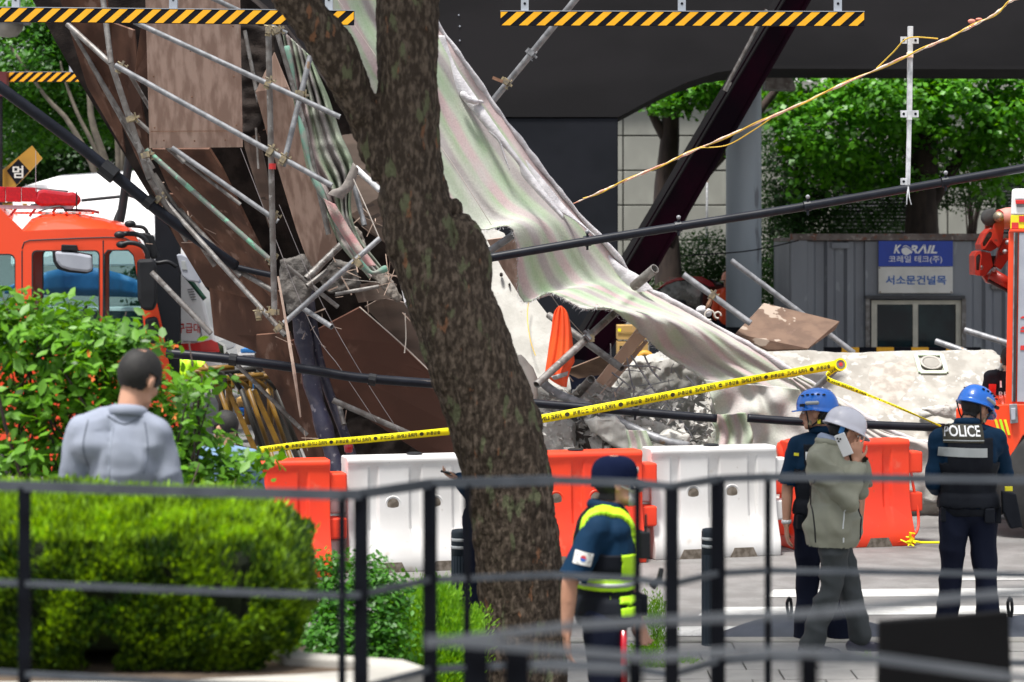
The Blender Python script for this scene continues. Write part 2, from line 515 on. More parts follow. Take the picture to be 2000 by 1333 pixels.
M['cord_yellow'] = mat('yellow_cord', (0.75, 0.50, 0.06), (0.65, 0.42, 0.05), 0.7)
M['cord_pink'] = mat('twisted_tape', (0.88, 0.42, 0.30), (0.90, 0.66, 0.48), 0.6, scale=9, c3=(0.92, 0.75, 0.62), s3=16, t3=0.52)
M['tape'] = mat('yellow_tape', (0.95, 0.84, 0.01), (0.92, 0.79, 0.01), 0.5, spec=.2)
M['black_print'] = mat('black_print', (0.02, 0.018, 0.01), (0.03, 0.025, 0.01), 0.6)
M['hazard_yellow'] = mat('hazard_yellow', (0.90, 0.44, 0.006), (0.84, 0.40, 0.006), 0.5, scale=6)
M['hazard_black'] = mat('hazard_black', (0.006, 0.007, 0.012), (0.010, 0.010, 0.015), 0.6, spec=.1)
M['sign_grey'] = mat('bracket_grey', (0.42, 0.45, 0.50), (0.36, 0.39, 0.44), 0.5, 0.3)
M['white_post'] = mat('white_post', (0.72, 0.73, 0.75), (0.50, 0.51, 0.53), 0.55, 0.1, scale=14)
M['barrier_white'] = mat('white_plastic', (0.68, 0.67, 0.66), (0.60, 0.585, 0.57), 0.5, scale=2.5, c3=(0.52, 0.47, 0.41), s3=5, t3=0.62, w3=0.18, spec=0.4, c4=(.34, .30, .26), s4=34, t4=0.645)
M['barrier_orange'] = mat('orange_plastic', (0.90, 0.060, 0.018), (0.82, 0.05, 0.02), 0.42, scale=2.5, c3=(0.80, 0.14, 0.08), s3=5, t3=0.58, w3=0.18, spec=0.4, c4=(.42, .10, .06), s4=34, t4=0.645)
M['hole_dark'] = mat('hole_dark_fill', (0.10, 0.08, 0.06), (0.2, 0.17, 0.14), 0.9, scale=20)
M['truck_red'] = mat('orange_red_paint', (0.86, 0.075, 0.022), (0.82, 0.07, 0.02), 0.22, scale=1, spec=0.5, coat=0.6)
M['truck_dark'] = mat('dark_interior', (0.015, 0.016, 0.018), (0.03, 0.03, 0.032), 0.7)
M['plastic_grey'] = mat('grey_mirror_housing', (0.36, 0.38, 0.43), (0.32, 0.34, 0.39), 0.45)
M['plastic_black'] = mat('black_plastic', (0.010, 0.011, 0.013), (0.016, 0.017, 0.02), 0.45, spec=.3)
M['rubber'] = mat('black_rubber', (0.02, 0.02, 0.02), (0.035, 0.035, 0.035), 0.8)
M['lens_red'] = mat('red_lens', (0.40, 0.003, 0.012), (0.30, 0.003, 0.012), 0.15, scale=30, coat=0.4)
M['white_paint'] = mat('white_paint', (0.80, 0.80, 0.80), (0.76, 0.76, 0.76), 0.3, coat=0.3)
M['white_tarp'] = mat('white_tarp', (0.86, 0.86, 0.86), (0.82, 0.82, 0.82), 0.6, bump=0.2, bscale=3, bdist=0.05)
M['amb_red'] = mat('red_stripe', (0.62, 0.02, 0.02), (0.55, 0.02, 0.02), 0.35, coat=0.3)
M['blue_tarp'] = mat('blue_tarp', (0.03, 0.20, 0.50), (0.02, 0.15, 0.42), 0.5, scale=2, bump=0.4, bscale=6, bdist=0.03)
M['col_grey'] = mat('column_paint', (0.38, 0.44, 0.50), (0.32, 0.37, 0.42), 0.5, 0.1, scale=1.5, stretch=(1, 1, 0.2), c3=(0.20, 0.22, 0.25), s3=3, t3=0.64)
M['container'] = mat('container_grey', (0.235, 0.25, 0.275), (0.20, 0.21, 0.235), 0.55, 0.1, scale=1.5, stretch=(1, 1, 0.3), c3=(0.20, 0.13, 0.10), s3=5, t3=0.72, c4=(0.28, 0.30, 0.32), s4=7, t4=0.62)
M['container_rust'] = mat('rusty_roof_rail', (0.20, 0.17, 0.155), (0.13, 0.10, 0.09), 0.8, scale=5, c3=(0.20, 0.08, 0.05), s3=9, t3=0.56, c4=(0.32, 0.28, 0.25), s4=14, t4=0.6, bump=0.4)
M['window_frame'] = mat('cream_window_frame', (0.60, 0.57, 0.47), (0.50, 0.48, 0.40), 0.5)
M['window_dark'] = mat('dark_frame', (0.03, 0.03, 0.035), (0.05, 0.05, 0.055), 0.5)
M['window_glass'] = mat('dark_window_glass', (0.006, 0.012, 0.018), (0.014, 0.035, 0.04), 0.12, scale=1.5, spec=0.35)
M['sign_blue'] = mat('sign_blue', (0.006, 0.05, 0.42), (0.006, 0.045, 0.38), 0.4)
M['sign_white'] = mat('sign_white', (0.72, 0.71, 0.67), (0.64, 0.63, 0.58), 0.5, scale=3, c3=(0.45, 0.35, 0.25), s3=5, t3=0.74)
M['print_white'] = mat('white_print', (0.85, 0.85, 0.85), (0.8, 0.8, 0.8), 0.5)
M['print_blue'] = mat('blue_print', (0.01, 0.12, 0.45), (0.01, 0.11, 0.42), 0.5)
M['print_red'] = mat('red_print', (0.60, 0.03, 0.03), (0.55, 0.03, 0.03), 0.5)
M['bollard'] = mat('bollard_coat', (0.018, 0.032, 0.048), (0.014, 0.026, 0.038), 0.6, scale=6)
M['reflect'] = mat('reflective_band', (0.72, 0.74, 0.74), (0.66, 0.68, 0.68), 0.35)
M['bark'] = mat('zelkova_bark', (0.045, 0.034, 0.026), (0.135, 0.104, 0.080), 0.9, scale=38, detail=12, lo=.42, hi=.68, stretch=(1, 1, 0.42), bump=1.0, bscale=80, bdist=0.016, spec=.1,
                c3=(0.19, 0.095, 0.055), s3=15, t3=0.64, w3=0.06, c4=(0.115, 0.12, 0.07), s4=12, t4=0.58)
M['bark_pale'] = mat('pale_bark', (0.22, 0.19, 0.15), (0.15, 0.13, 0.105), 0.9, scale=7, bump=0.5)
M['bark_dark'] = mat('dark_bark', (0.035, 0.025, 0.022), (0.06, 0.042, 0.035), 0.9, scale=7, stretch=(1, 1, 0.3), bump=0.8, bscale=20)
M['leaf_bush'] = leafmat('bush_leaves', (0.018, 0.085, 0.006), (0.18, 0.42, 0.03))
M['leaf_dark'] = leafmat('dark_leaves', (0.012, 0.05, 0.008), (0.035, 0.11, 0.015))
M['leaf_tree'] = leafmat('tree_leaves', (0.018, 0.10, 0.010), (0.09, 0.28, 0.022))
M['leaf_ginkgo'] = leafmat('ginkgo_leaves', (0.016, 0.10, 0.006), (0.15, 0.46, 0.022))
M['leaf_hedge'] = leafmat('hedge_sprigs', (0.014, 0.05, 0.002), (0.33, 0.58, 0.010), 0.6, 0.4)
M['leaf_lime'] = leafmat('lime_sprigs', (0.10, 0.28, 0.01), (0.26, 0.50, 0.02), 0.6, 0.4)
M['hedge_core'] = mat('hedge_core', (0.012, 0.02, 0.006), (0.02, 0.03, 0.01), 0.95)
M['flower'] = mat('orange_flowers', (0.80, 0.12, 0.02), (0.75, 0.2, 0.04), 0.6)
M['skin'] = mat('skin', (0.50, 0.27, 0.18), (0.46, 0.235, 0.15), 0.5, scale=5, spec=0.35)
M['hair'] = mat('black_hair', (0.006, 0.005, 0.005), (0.012, 0.010, 0.009), 0.7, scale=60, bump=0.3, bscale=200)
M['suit'] = mat('grey_blue_suit', (0.285, 0.31, 0.375), (0.24, 0.265, 0.33), 0.85, scale=3, bump=0.15, bscale=220, bdist=0.002, spec=.15)
M['navy'] = mat('navy_uniform', (0.0035, 0.025, 0.060), (0.0025, 0.018, 0.045), 0.8, scale=3, bump=0.15, bscale=150, bdist=0.002, spec=.15)
M['navy_dark'] = mat('dark_navy_trousers', (0.005, 0.007, 0.018), (0.007, 0.010, 0.024), 0.85, scale=3, spec=.15)
M['vest_black'] = mat('black_vest', (0.006, 0.0075, 0.012), (0.009, 0.011, 0.016), 0.75, scale=8, bump=0.2, bscale=120, bdist=0.002, spec=.15)
M['neon'] = mat('neon_yellow_green', (0.50, 0.85, 0.01), (0.42, 0.78, 0.01), 0.6)
M['band_grey'] = mat('grey_reflective_band', (0.36, 0.38, 0.38), (0.30, 0.32, 0.32), 0.4)
M['helmet_blue'] = mat('blue_helmet_shell', (0.012, 0.15, 0.62), (0.01, 0.13, 0.56), 0.25, coat=0.4)
M['helmet_white'] = mat('white_helmet_shell', (0.66, 0.65, 0.72), (0.63, 0.62, 0.69), 0.25, coat=0.4)
M['parka'] = mat('sage_grey_parka', (0.27, 0.27, 0.205), (0.225, 0.225, 0.17), 0.65, scale=5)
M['trouser_grey'] = mat('grey_green_trousers', (0.042, 0.049, 0.052), (0.034, 0.040, 0.043), 0.75, scale=5)
M['orange_bag'] = mat('orange_fabric', (0.88, 0.10, 0.015), (0.82, 0.08, 0.015), 0.6, scale=3)
M['carton'] = mat('tan_carton', (0.50, 0.31, 0.10), (0.44, 0.27, 0.085), 0.8)
M['barricade_yellow'] = mat('yellow_barricade_steel', (0.20, 0.105, 0.006), (0.14, 0.07, 0.005), 0.5, scale=8)
M['car_red'] = mat('red_car_paint', (0.50, 0.02, 0.03), (0.44, 0.02, 0.025), 0.15, coat=1.0)
M['car_black'] = mat('black_car_paint', (0.01, 0.012, 0.016), (0.012, 0.014, 0.018), 0.15, coat=1.0)
M['glass'] = glassmat('vehicle_glass', (0.02, 0.05, 0.06), 0.16)
M['glass_car'] = mat('car_glass', (0.02, 0.025, 0.03), (0.30, 0.33, 0.33), 0.05, scale=3, lo=0.5, hi=0.62, spec=0.9)
M['hose'] = mat('yellow_hose', (0.62, 0.30, 0.02), (0.55, 0.26, 0.02), 0.6)
M['stair_rail'] = mat('stair_rail_metal', (0.06, 0.068, 0.08), (0.085, 0.093, 0.105), 0.5)
M['grey_cover'] = mat('grey_rubber_cover', (0.085, 0.095, 0.12), (0.07, 0.08, 0.10), 0.6, scale=6)
M['black_board'] = mat('matt_black_board', (0.003, 0.003, 0.0035), (0.004, 0.004, 0.0045), 0.85, spec=0.1)
# ------------------------------------------------------------------ the setting
def struct(name, mb, m, **k):
    return obj(name, mb, m, kind='structure', **k)

g = MB(); g.add([(-400, -60, 0), (400, -60, 0), (400, 700, 0), (-400, 700, 0)], [(0, 1, 2, 3)])
ground = struct('road', g, M['asphalt'], at=(0, 0, 0))

# pavement slabs in front of the kerb (near side of the road)
pv = MB(); pv.prism([(-0.17, 7.95, 0), (7, 7.95, 0), (7, 16.3, 0), (-0.17, 16.3, 0)], (0, 0, 0.10))
pave = struct('pavement', pv, M['wall_joint'])
proto = None
for i in range(11):
    for j in range(5):
        cx, cy = 0.35 + i * 0.45 + (0.2 if j % 2 else 0), 14.7 + j * 0.34
        if cy > 16.2: continue
        if proto is None:
            mb = MB(); mb.box((cx, cy, 0.112), (0.44, 0.33, 0.024))
            proto = obj('paving_slab', mb, M['paver'], pave, bevel=0.004); pc = (cx, cy)
            proto_d = proto
        else:
            o = proto.copy(); scene.collection.objects.link(o); o.parent = pave
            o.location = (cx - pc[0], cy - pc[1], float(rng.uniform(-0.004, 0.004)))
kb = MB(); kb.box((3.4, 16.39, 0.06), (7.2, 0.16, 0.13))
struct('kerb', kb, M['kerb'], bevel=0.01)

# zebra crossing on the road
zc = thing('crosswalk', 'white zebra crossing stripes painted on the grey road', 'crosswalk', (3.0, 20, 0.0))
zc['kind'] = 'structure'
del zc['category']
for k, yy in enumerate((17.25, 18.2, 19.15, 20.1)):
    mb = MB()
    x0 = (1.0, 1.4, 2.0, 3.6)[k]; x1 = 6.5
    mb.add([(x0, yy, 0.004), (x1, yy + 0.15, 0.004), (x1, yy + 0.58, 0.004), (x0 + 0.12, yy + 0.42, 0.004)], [(0, 1, 2, 3)])
    obj('crossing_stripe', mb, M['road_paint'], zc)

# raised terrace at the left, planting bed beyond it
tb = MB(); tb.prism([(-9, -6, 0), (8, -6, 0), (8, 7.9, 0), (-9, 7.9, 0)], (0, 0, 1.0))
struct('terrace', tb, M['paver'])
tb = MB(); tb.prism([(-9, 7.9, 0), (-0.9, 7.9, 0), (-0.9, 12.2, 0), (-9, 12.2, 0)], (0, 0, 0.62))
struct('garden_path', tb, M['paver'])
tb = MB(); tb.prism([(-9, 12.2, 0), (-0.18, 12.2, 0), (-0.18, 14.6, 0), (-9, 14.6, 0)], (0, 0, 0.42))
struct('planting_bed', tb, M['soil'])

# hedge planter wall with its coping, curving round at the right
pl = thing('hedge_planter', 'pale stone planter edge curving under the clipped green hedge', 'planter', (-1.6, 8.6, 0.62))
outer = [P(-260, 1330, 8.0), P(150, 1340, 8.0), P(420, 1322, 8.15), P(640, 1308, 8.3), P(780, 1312, 8.45), P(840, 1300, 8.66), P(790, 1285, 8.84), P(690, 1270, 8.92), P(600, 1262, 9.0), P(520, 1262, 9.4), P(420, 1262, 9.95), P(-260, 1262, 9.95)]
ztop = 1.28
poly = [(p.x, p.y) for p in outer]
mb = MB(); mb.prism([(x, y, 0.5) for x, y in poly], (0, 0, ztop - 0.5 - 0.08))
obj('planter_wall', mb, M['kerb'], pl)
cen = np.mean(poly, axis=0)
mb = MB()
inn = [(cen[0] + (x - cen[0]) * 0.72, cen[1] + (y - cen[1]) * 0.5) for x, y in poly]
n = len(poly)
vs = [(x, y, z) for z in (ztop - 0.08, ztop) for x, y in poly] + [(x, y, z) for z in (ztop - 0.08, ztop) for x, y in inn]
fs = []
for i in range(n):
    j = (i + 1) % n
    fs += [(i, j, n + j, n + i), (n + i, n + j, 3 * n + j, 3 * n + i), (2 * n + j, 2 * n + i, 3 * n + i, 3 * n + j), (j, i, 2 * n + i, 2 * n + j)]
mb.add(vs, fs)
obj('coping', mb, M['kerb'], pl, bevel=0.01)
mb = MB(); mb.prism([(x, y, ztop - 0.05) for x, y in inn], (0, 0, 0.02))
obj('planter_soil', mb, M['soil'], pl)

# ------------------------------------------------------------------ concrete retaining wall with square panels, far side
W = 50.0; sW = F / W
wl = thing('panelled_wall', 'grey concrete panelled wall behind the trees and the site office', 'wall', (5.5, W, 0))
mb = MB(); mb.box((7.2, W + 0.3, 3.0), (14.4, 0.4, 6.0))
obj('wall_core', mb, M['wall_joint'], wl)
mb = MB(); mb.box((7.2, W + 0.2, 6.06), (14.6, 0.75, 0.16)); obj('wall_coping', mb, M['wall_panel'], wl)
proto = None
for i in range(13):
    for j in range(8):
        cx = 0.62 + i * 1.12; cz = 0.36 + j * 0.72
        if proto is None:
            mb = MB(); mb.box((cx, W + 0.07, cz), (1.09, 0.06, 0.69)); proto = obj('panel', mb, M['wall_panel'], wl, bevel=0.01); c0 = (cx, cz)
        else:
            o = proto.copy(); scene.collection.objects.link(o); o.parent = wl; o.location = (cx - c0[0], float(rng.uniform(-.008, .008)), cz - c0[1])
for (x0, x1, y0, y1) in ((1628, 1782, 318, 470), (1948, 2080, 320, 470)):
    a = P(x0, y0, W - 0.1); b = P(x1, y1, W - 0.1)
    mb = MB(); mb.box(((a.x + b.x) / 2, W - 0.02, (a.z + b.z) / 2), (b.x - a.x, 0.1, a.z - b.z)); lv = obj('louvre', mb, M['hazard_black'], wl)
    k = 0; z = b.z + 0.05; pr = None
    while z < a.z - 0.03:
        if pr is None:
            mb = MB(); mb.box(((a.x + b.x) / 2, W - 0.10, z), (b.x - a.x - 0.04, 0.09, 0.02), Matrix.Rotation(rad(35), 3, 'X')); pr = obj('slat', mb, M['window_dark'], lv); z0 = z
        else:
            o = pr.copy(); scene.collection.objects.link(o); o.parent = lv; o.location = (0, 0, z - z0)
        z += 0.075
# pale building beyond, seen only through gaps in the leaves
bb = thing('pale_building', 'pale grey office building glimpsed above the panelled wall', 'building', (14, 85, 0))
mb = MB(); mb.box((24, 90, 8), (60, 12, 16)); obj('facade', mb, M['far_facade'], bb)
pr = None
for i in range(18):
    for j in range(4):
        cx, cz = -4 + i * 3.2, 3 + j * 3.6
        if pr is None:
            mb = MB(); mb.box((cx, 83.96, cz), (2.0, 0.2, 1.9)); pr = obj('window', mb, M['window_glass'], bb); c0 = (cx, cz)
        else:
            o = pr.copy(); scene.collection.objects.link(o); o.parent = bb; o.location = (cx - c0[0], 0, cz - c0[1])

# ------------------------------------------------------------------ the overpass: pier, haunch, girder, deck
Yg = 35.0
ov = thing('overpass', 'dark painted steel overpass with its pier and curved haunch', 'bridge', P(1083, 1060, Yg + 2))
gm = M['girder']
a = lambda x, y, dY=0: P(x, y, Yg + dY)
pts = [a(850, -260), a(2300, -260), a(2300, 134), a(1505, 130)]
pts += [P(x, y, Yg) for x, y in ((1455, 134), (1400, 142), (1340, 162), (1290, 185), (1240, 212), (1208, 229))]
pts += [a(850, 229), a(300, 229), a(300, -260)]
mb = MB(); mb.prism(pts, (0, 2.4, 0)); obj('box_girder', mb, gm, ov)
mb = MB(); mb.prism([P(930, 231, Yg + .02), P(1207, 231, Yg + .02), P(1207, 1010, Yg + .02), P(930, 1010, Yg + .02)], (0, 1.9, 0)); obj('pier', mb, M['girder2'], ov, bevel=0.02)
mb = MB(); p = P(1000, 0, Yg)
mb.box((3.0, 39.0, 7.75), (24.0, 7.8, 0.5)); obj('deck_slab', mb, gm, ov)  # unseen deck overhead, its depth set for the shade it casts
mb = MB(); q0 = P(1500, 132, Yg - 0.06); q1 = P(2300, 134, Yg - 0.06); mb.bar(q0, q1, 0.2, 0.05); obj('bottom_flange', mb, gm, ov)
mb = MB(); mb.prism([P(303, 255, 30.2), P(350, 255, 30.2), P(350, 940, 30.2), P(303, 940, 30.2)], (-.06, 0.6, 0)); obj('side_pier', mb, M['girder2'], ov)
mb = MB()
for (x, y) in ((896, 30), (898, 52), (898, 80)):
    mb.ell(P(x, y, Yg - 0.005), (0.012, 0.01, 0.012), nu=8, nv=6)
obj('rivet', mb, M['sign_grey'], ov)

# leaning maroon I-beam
mar = thing('fallen_girder', 'long maroon steel beam leaning diagonally behind the grey tape', 'beam', P(1180, 700, 33))
top_a, top_b = P(1542, -30, 31.5), P(1590, -30, 31.5)
bot_a, bot_b = P(1108, 700, 34.0), P(1168, 708, 34.0)
mb = MB(); mb.prism([top_a, top_b, bot_b, bot_a], (0, 0.10, 0)); obj('web', mb, M['maroon'], mar)
for (p, q, mm) in ((top_a, bot_a, M['girder']), (top_b, bot_b, M['maroon'])):
    mb = MB(); mb.bar(p + Vector((0, .05, 0)), q + Vector((0, .05, 0)), 0.14, 0.05, up=(0.7, 0, 0.7)); obj('flange', mb, mm, mar)
mb = MB(); mb.bar(P(1497, 20, 31.2), P(1415, 175, 31.8), 0.03, 0.03); mb.bar(P(1425, 160, 31.8), P(1416, 178, 31.8), 0.05, 0.06); obj('bracket_strip', mb, M['galv_dirty'], mar)

# round steel column
cl = thing('round_column', 'tall round grey steel column standing behind the concrete slab', 'column', P(1456, 1000, 39))
r = 35 / (F / 39.0)
b0 = P(1456, 640, 39); t0 = P(1456, 60, 39)
mb = MB(); mb.tube([(b0.x, 39.3, b0.z), (t0.x, 39.3, t0.z + 1.5)], r, 32); obj('shaft', mb, M['col_grey'], cl, smooth=True)
mb = MB(); mb.tube([(b0.x, 39.3, 0), (b0.x, 39.3, b0.z)], r * 1.02, 32); obj('base_collar', mb, M['girder2'], cl, smooth=True)
mb = MB(); mb.prism([P(1495, 136, 38), P(1542, 136, 38), P(1556, 176, 38), P(1495, 174, 38)], (0, .5, 0)); obj('floodlight_box', mb, M['galv_dirty'], cl, bevel=.01)
# thin drain pipe and marker on wall
tag(obj('drain_pipe', MB().tube([P(1381, 340, 49.7), P(1380, 560, 49.7)], 0.025, 8), M['galv'], None, smooth=True), 'thin grey pipe running down the panelled wall by the round column', 'pipe')
tag(obj('sagging_cable', MB().tube([tuple(v) for v in lerp_curve([P(1335, 500, 38.2), P(1440, 493, 38.2), P(1500, 484, 38.2), P(1560, 470, 38.2)], 12)], 0.012, 6), M['plastic_black'], None), 'thin black cable sagging across the round grey column', 'cable')

# ------------------------------------------------------------------ site office container
Yc = 40.0
co = thing('container_office', 'grey corrugated container office with sign and sliding window', 'container', P(1755, 760, Yc))
def cor(x0, x1, ytop, ybot, name='corrugated_sheet'):
    a, b = P(x0, ytop, Yc), P(x1, ybot, Yc)
    prof = []; x = a.x; k = 0
    seq = ((0.10, 0), (0.05, 1), (0.13, 1), (0.05, 0))
    y = 0
    prof.append((x, Yc + 0.0))
    while x < b.x - 0.001:
        w, lvl = seq[k % 4]; x = min(x + w, b.x)
        if k % 4 == 0: y = 0
        elif k % 4 == 1: y = 0.075
        elif k % 4 == 2: y = 0.075
        else: y = 0
        prof.append((x, Yc + y)); k += 1
    vs = [(px, py, z) for z in (b.z, a.z) for px, py in prof]
    n = len(prof)
    fs = [(i, i + 1, n + i + 1, n + i) for i in range(n - 1)]
    o = obj(name, MB().add(vs, fs), M['container'], co); return o
cor(1577, 1690, 472, 760); cor(1886, 2080, 472, 760)
def plate(x0, y0, x1, y1, Y, t, m, name, par, bevel=0.0):
    a, b = P(x0, y0, Y), P(x1, y1, Y)
    mb = MB(); mb.box(((a.x + b.x) / 2, Y + t / 2, (a.z + b.z) / 2), (abs(b.x - a.x), t, abs(a.z - b.z)))
    return obj(name, mb, m, par, bevel=bevel)
plate(1690, 472, 1886, 584, Yc, 0.04, M['container'], 'flat_sheet', co)
plate(1690, 680, 1886, 760, Yc, 0.04, M['container'], 'flat_sheet', co)
plate(1545, 466, 1577, 760, Yc - 0.06, 0.12, M['container'], 'corner_post', co, 0.008)
mb = MB(); a_ = P(1543, 461, Yc); b_ = P(2090, 458, Yc)
mb.bar((a_.x, Yc - 0.02, a_.z - .02), (b_.x, Yc - 0.02, a_.z - .02), 0.18, 0.11); obj('roof_rail', mb, M['container_rust'], co, bevel=0.006)
mb = MB(); mb.box(((a_.x + b_.x) / 2, Yc + 1.3, a_.z - .06), (b_.x - a_.x, 2.4, 0.06)); obj('roof_sheet', mb, M['container_rust'], co)
mb = MB(); mb.box((a_.x + 0.03, Yc + 1.3, a_.z - 1.3), (0.05, 2.4, 2.4)); obj('end_wall', mb, M['container'], co)
mb = MB(); mb.box(((a_.x + b_.x) / 2, Yc + 2.45, a_.z - 1.3), (b_.x - a_.x, 0.05, 2.4)); obj('rear_wall', mb, M['container'], co)
plate(1624, 474, 1660, 486, Yc - 0.05, 0.06, M['container'], 'door_stop', co, 0.01)
plate(1936, 556, 1966, 566, Yc - 0.06, 0.06, M['galv_dirty'], 'door_stop', co, 0.01)
# window with hood
wd = plate(1691, 578, 1885, 584, Yc - 0.14, 0.16, M['window_dark'], 'window', co)
plate(1691, 584, 1699, 684, Yc - 0.06, 0.1, M['galv_dirty'], 'frame_side', wd)
plate(1879, 584, 1887, 684, Yc - 0.06, 0.1, M['galv_dirty'], 'frame_side', wd)
plate(1702, 587, 1878, 595, Yc + 0.01, 0.06, M['window_frame'], 'frame_top', wd)
for x0, x1 in ((1702, 1713), (1783, 1793), (1867, 1878)):
    plate(x0, 595, x1, 684, Yc + 0.01, 0.07, M['window_frame'], 'stile', wd)
plate(1713, 595, 1783, 684, Yc + 0.045, 0.012, M['window_glass'], 'pane', wd)
plate(1793, 595, 1867, 684, Yc + 0.045, 0.012, M['window_glass'], 'pane', wd)
# skirting hazard strip at slab top
hz = thing('hazard_kerb', 'low black and yellow striped edge below the container window', 'kerb strip', P(1760, 690, 38.6))
for k in range(9):
    x0 = 1610 + k * 34
    plate(x0, 679, x0 + 34, 700, 38.6, 0.12, M['hazard_black'] if k % 2 == 0 else M['hazard_yellow'], 'stripe_block', hz)

# sign boards on the container: two boards
s1 = plate(1716, 471, 1861, 520.5, Yc - 0.075, 0.03, M['sign_blue'], 'rail_sign', None)
s1 = tag(s1, 'blue sign board lettered KORAIL in white above the container window', 'sign')
s2 = plate(1716, 521.5, 1861, 573, Yc - 0.078, 0.03, M['sign_white'], 'crossing_sign', None, 0.004)
s2 = tag(s2, 'off white sign board with blue Korean letters below the blue sign', 'sign')
X, Z = (1, 0, 0), (0, 0, 1)
sc = Yc / F
for name, s, cx, w, yy in (('letter_k', 'K', 1753, 15, 487), ('letters_rail', 'RAIL', 1803.5, 54, 487)):
    V_, f_ = text_mesh('x', 1)
    txt = s.replace('A', '\u039b')
    lettering('lettering', txt, P(cx, yy, Yc - 0.079), X, Z, 17 * sc, M['print_white'], s1, width=w * sc, shear=0.25, bold=0.035, lift=0.002)
gl = MB(); gl.ell(P(1770, 489, Yc - 0.079), (9.4 * sc, 0.004, 9.8 * sc), nu=24, nv=14); obj('globe_mark', gl, M['print_white'], s1)
for dz, k in ((4.5, 0), (0.5, 1)):
    mb = MB(); mb.tube([tuple(v) for v in lerp_curve([P(1759, 489 - dz - 2, Yc - 0.085), P(1770, 486 - dz - 3, Yc - 0.085), P(1782, 491 - dz, Yc - 0.085)], 8)], 0.9 * sc, 6); obj('globe_stripe', mb, M['sign_blue'], s1)
lettering('lettering', '코레일 테크(주)', P(1788, 507.5, Yc - 0.079), X, Z, 15.5 * sc, M['print_white'], s1, width=104 * sc, bold=0.008, lift=0.002)
lettering('lettering', '서소문건널목', P(1789, 547.5, Yc - 0.084), X, Z, 18 * sc, M['print_blue'], s2, width=118 * sc, bold=0.02, lift=0.002)
for (x, y) in ((1718, 524), (1858, 571), (1719, 571)):
    obj('screw', MB().ell(P(x, y, Yc - 0.08), (0.012, 0.008, 0.012), nu=8, nv=6), M['rust'], s2)
# ------------------------------------------------------------------ foliage
def leaf_cloud(pos, size, nrm, kind='leaf', aspect=0.5, fold=0.18, svar=0.35, tint=None, seed=0):
    """pos (n,3); nrm (n,3) leaf normals; returns V, F, tint per face"""
    r = np.random.default_rng(seed)
    n = len(pos)
    nrm = nrm / np.maximum(np.linalg.norm(nrm, axis=1), 1e-9)[:, None]
    d = r.normal(size=(n, 3)); d -= nrm * (d * nrm).sum(1)[:, None]; d /= np.maximum(np.linalg.norm(d, axis=1), 1e-9)[:, None]
    s = np.cross(nrm, d)
    L = (size * (1 + r.uniform(-svar, svar, n)))[:, None]; Wd = L * aspect
    if tint is None: tint = r.uniform(0, 1, n)
    if kind == 'leaf':
        droop = -nrm * L * 0.12
        v = np.stack([pos, pos + d * L * .35 + s * Wd * .5 - nrm * L * fold * .5, pos + d * L * .75 + s * Wd * .35 - nrm * L * fold * .6, pos + d * L + droop * 2,
                      pos + d * L * .75 - s * Wd * .35 - nrm * L * fold * .6, pos + d * L * .35 - s * Wd * .5 - nrm * L * fold * .5], axis=1)
        b = (np.arange(n) * 6)[:, None]
        f = np.concatenate([b + np.array([[0, 1, 2, 3]]), b + np.array([[0, 3, 4, 5]])], axis=1).reshape(-1, 4)
        return v.reshape(-1, 3), f, np.repeat(tint, 2)
    v = np.stack([pos, pos + d * L * .5 + s * Wd * .5, pos + d * L, pos + d * L * .5 - s * Wd * .5], axis=1)
    f = (np.arange(n) * 4)[:, None] + np.array([[0, 1, 2, 3]])
    return v.reshape(-1, 3), f, tint

def leaves_obj(name, V, Fc, tint, m, parent=None, **k):
    o = obj(name, (V, Fc), m, parent, recalc=False, **k)
    at = o.data.attributes.new('tint', 'FLOAT', 'FACE'); at.data.foreach_set('value', tint.astype(np.float32))
    return o

def clusters(blobs, n_cl, per, spread, seed=0, flat=0.45, shell=0.35):
    """twig clusters through a union of ellipsoids: returns leaf positions, normals, per-leaf tint"""
    r = np.random.default_rng(seed)
    vol = np.array([b[1][0] * b[1][1] * b[1][2] for b in blobs]) ** 0.7; vol = vol / vol.sum()
    which = r.choice(len(blobs), n_cl, p=vol)
    d = r.normal(size=(n_cl, 3)); d /= np.linalg.norm(d, axis=1)[:, None]
    rr = (shell + (1 - shell) * r.uniform(0, 1, n_cl)) ** 0.6
    C = np.array([blobs[i][0] for i in which]); Rr = np.array([blobs[i][1] for i in which])
    c = C + d * Rr * rr[:, None]
    ct = r.uniform(0, 1, n_cl)
    p = np.repeat(c, per, axis=0); dd = np.repeat(d, per, axis=0)
    off = r.normal(size=p.shape) * spread; off[:, 2] *= flat
    p = p + off
    nrm = r.normal(size=p.shape) * 0.55 + np.array([0, -0.12, 0.85]) + dd * 0.35
    tint = np.clip(np.repeat(ct, per) * 0.6 + r.uniform(0, .4, len(p)), 0, 1)
    return p, nrm, tint

def wall_of_twigs(mb, root, tips, r0, seed=0):
    r = np.random.default_rng(seed)
    for t in tips:
        mid = (Vector(root) + Vector(t)) / 2 + Vector(r.normal(size=3) * 0.12 * (Vector(t) - Vector(root)).length)
        path = [tuple(v) for v in lerp_curve([root, mid, t], 8)]
        mb.tube(path, list(np.linspace(r0, r0 * 0.25, 8)), 7)

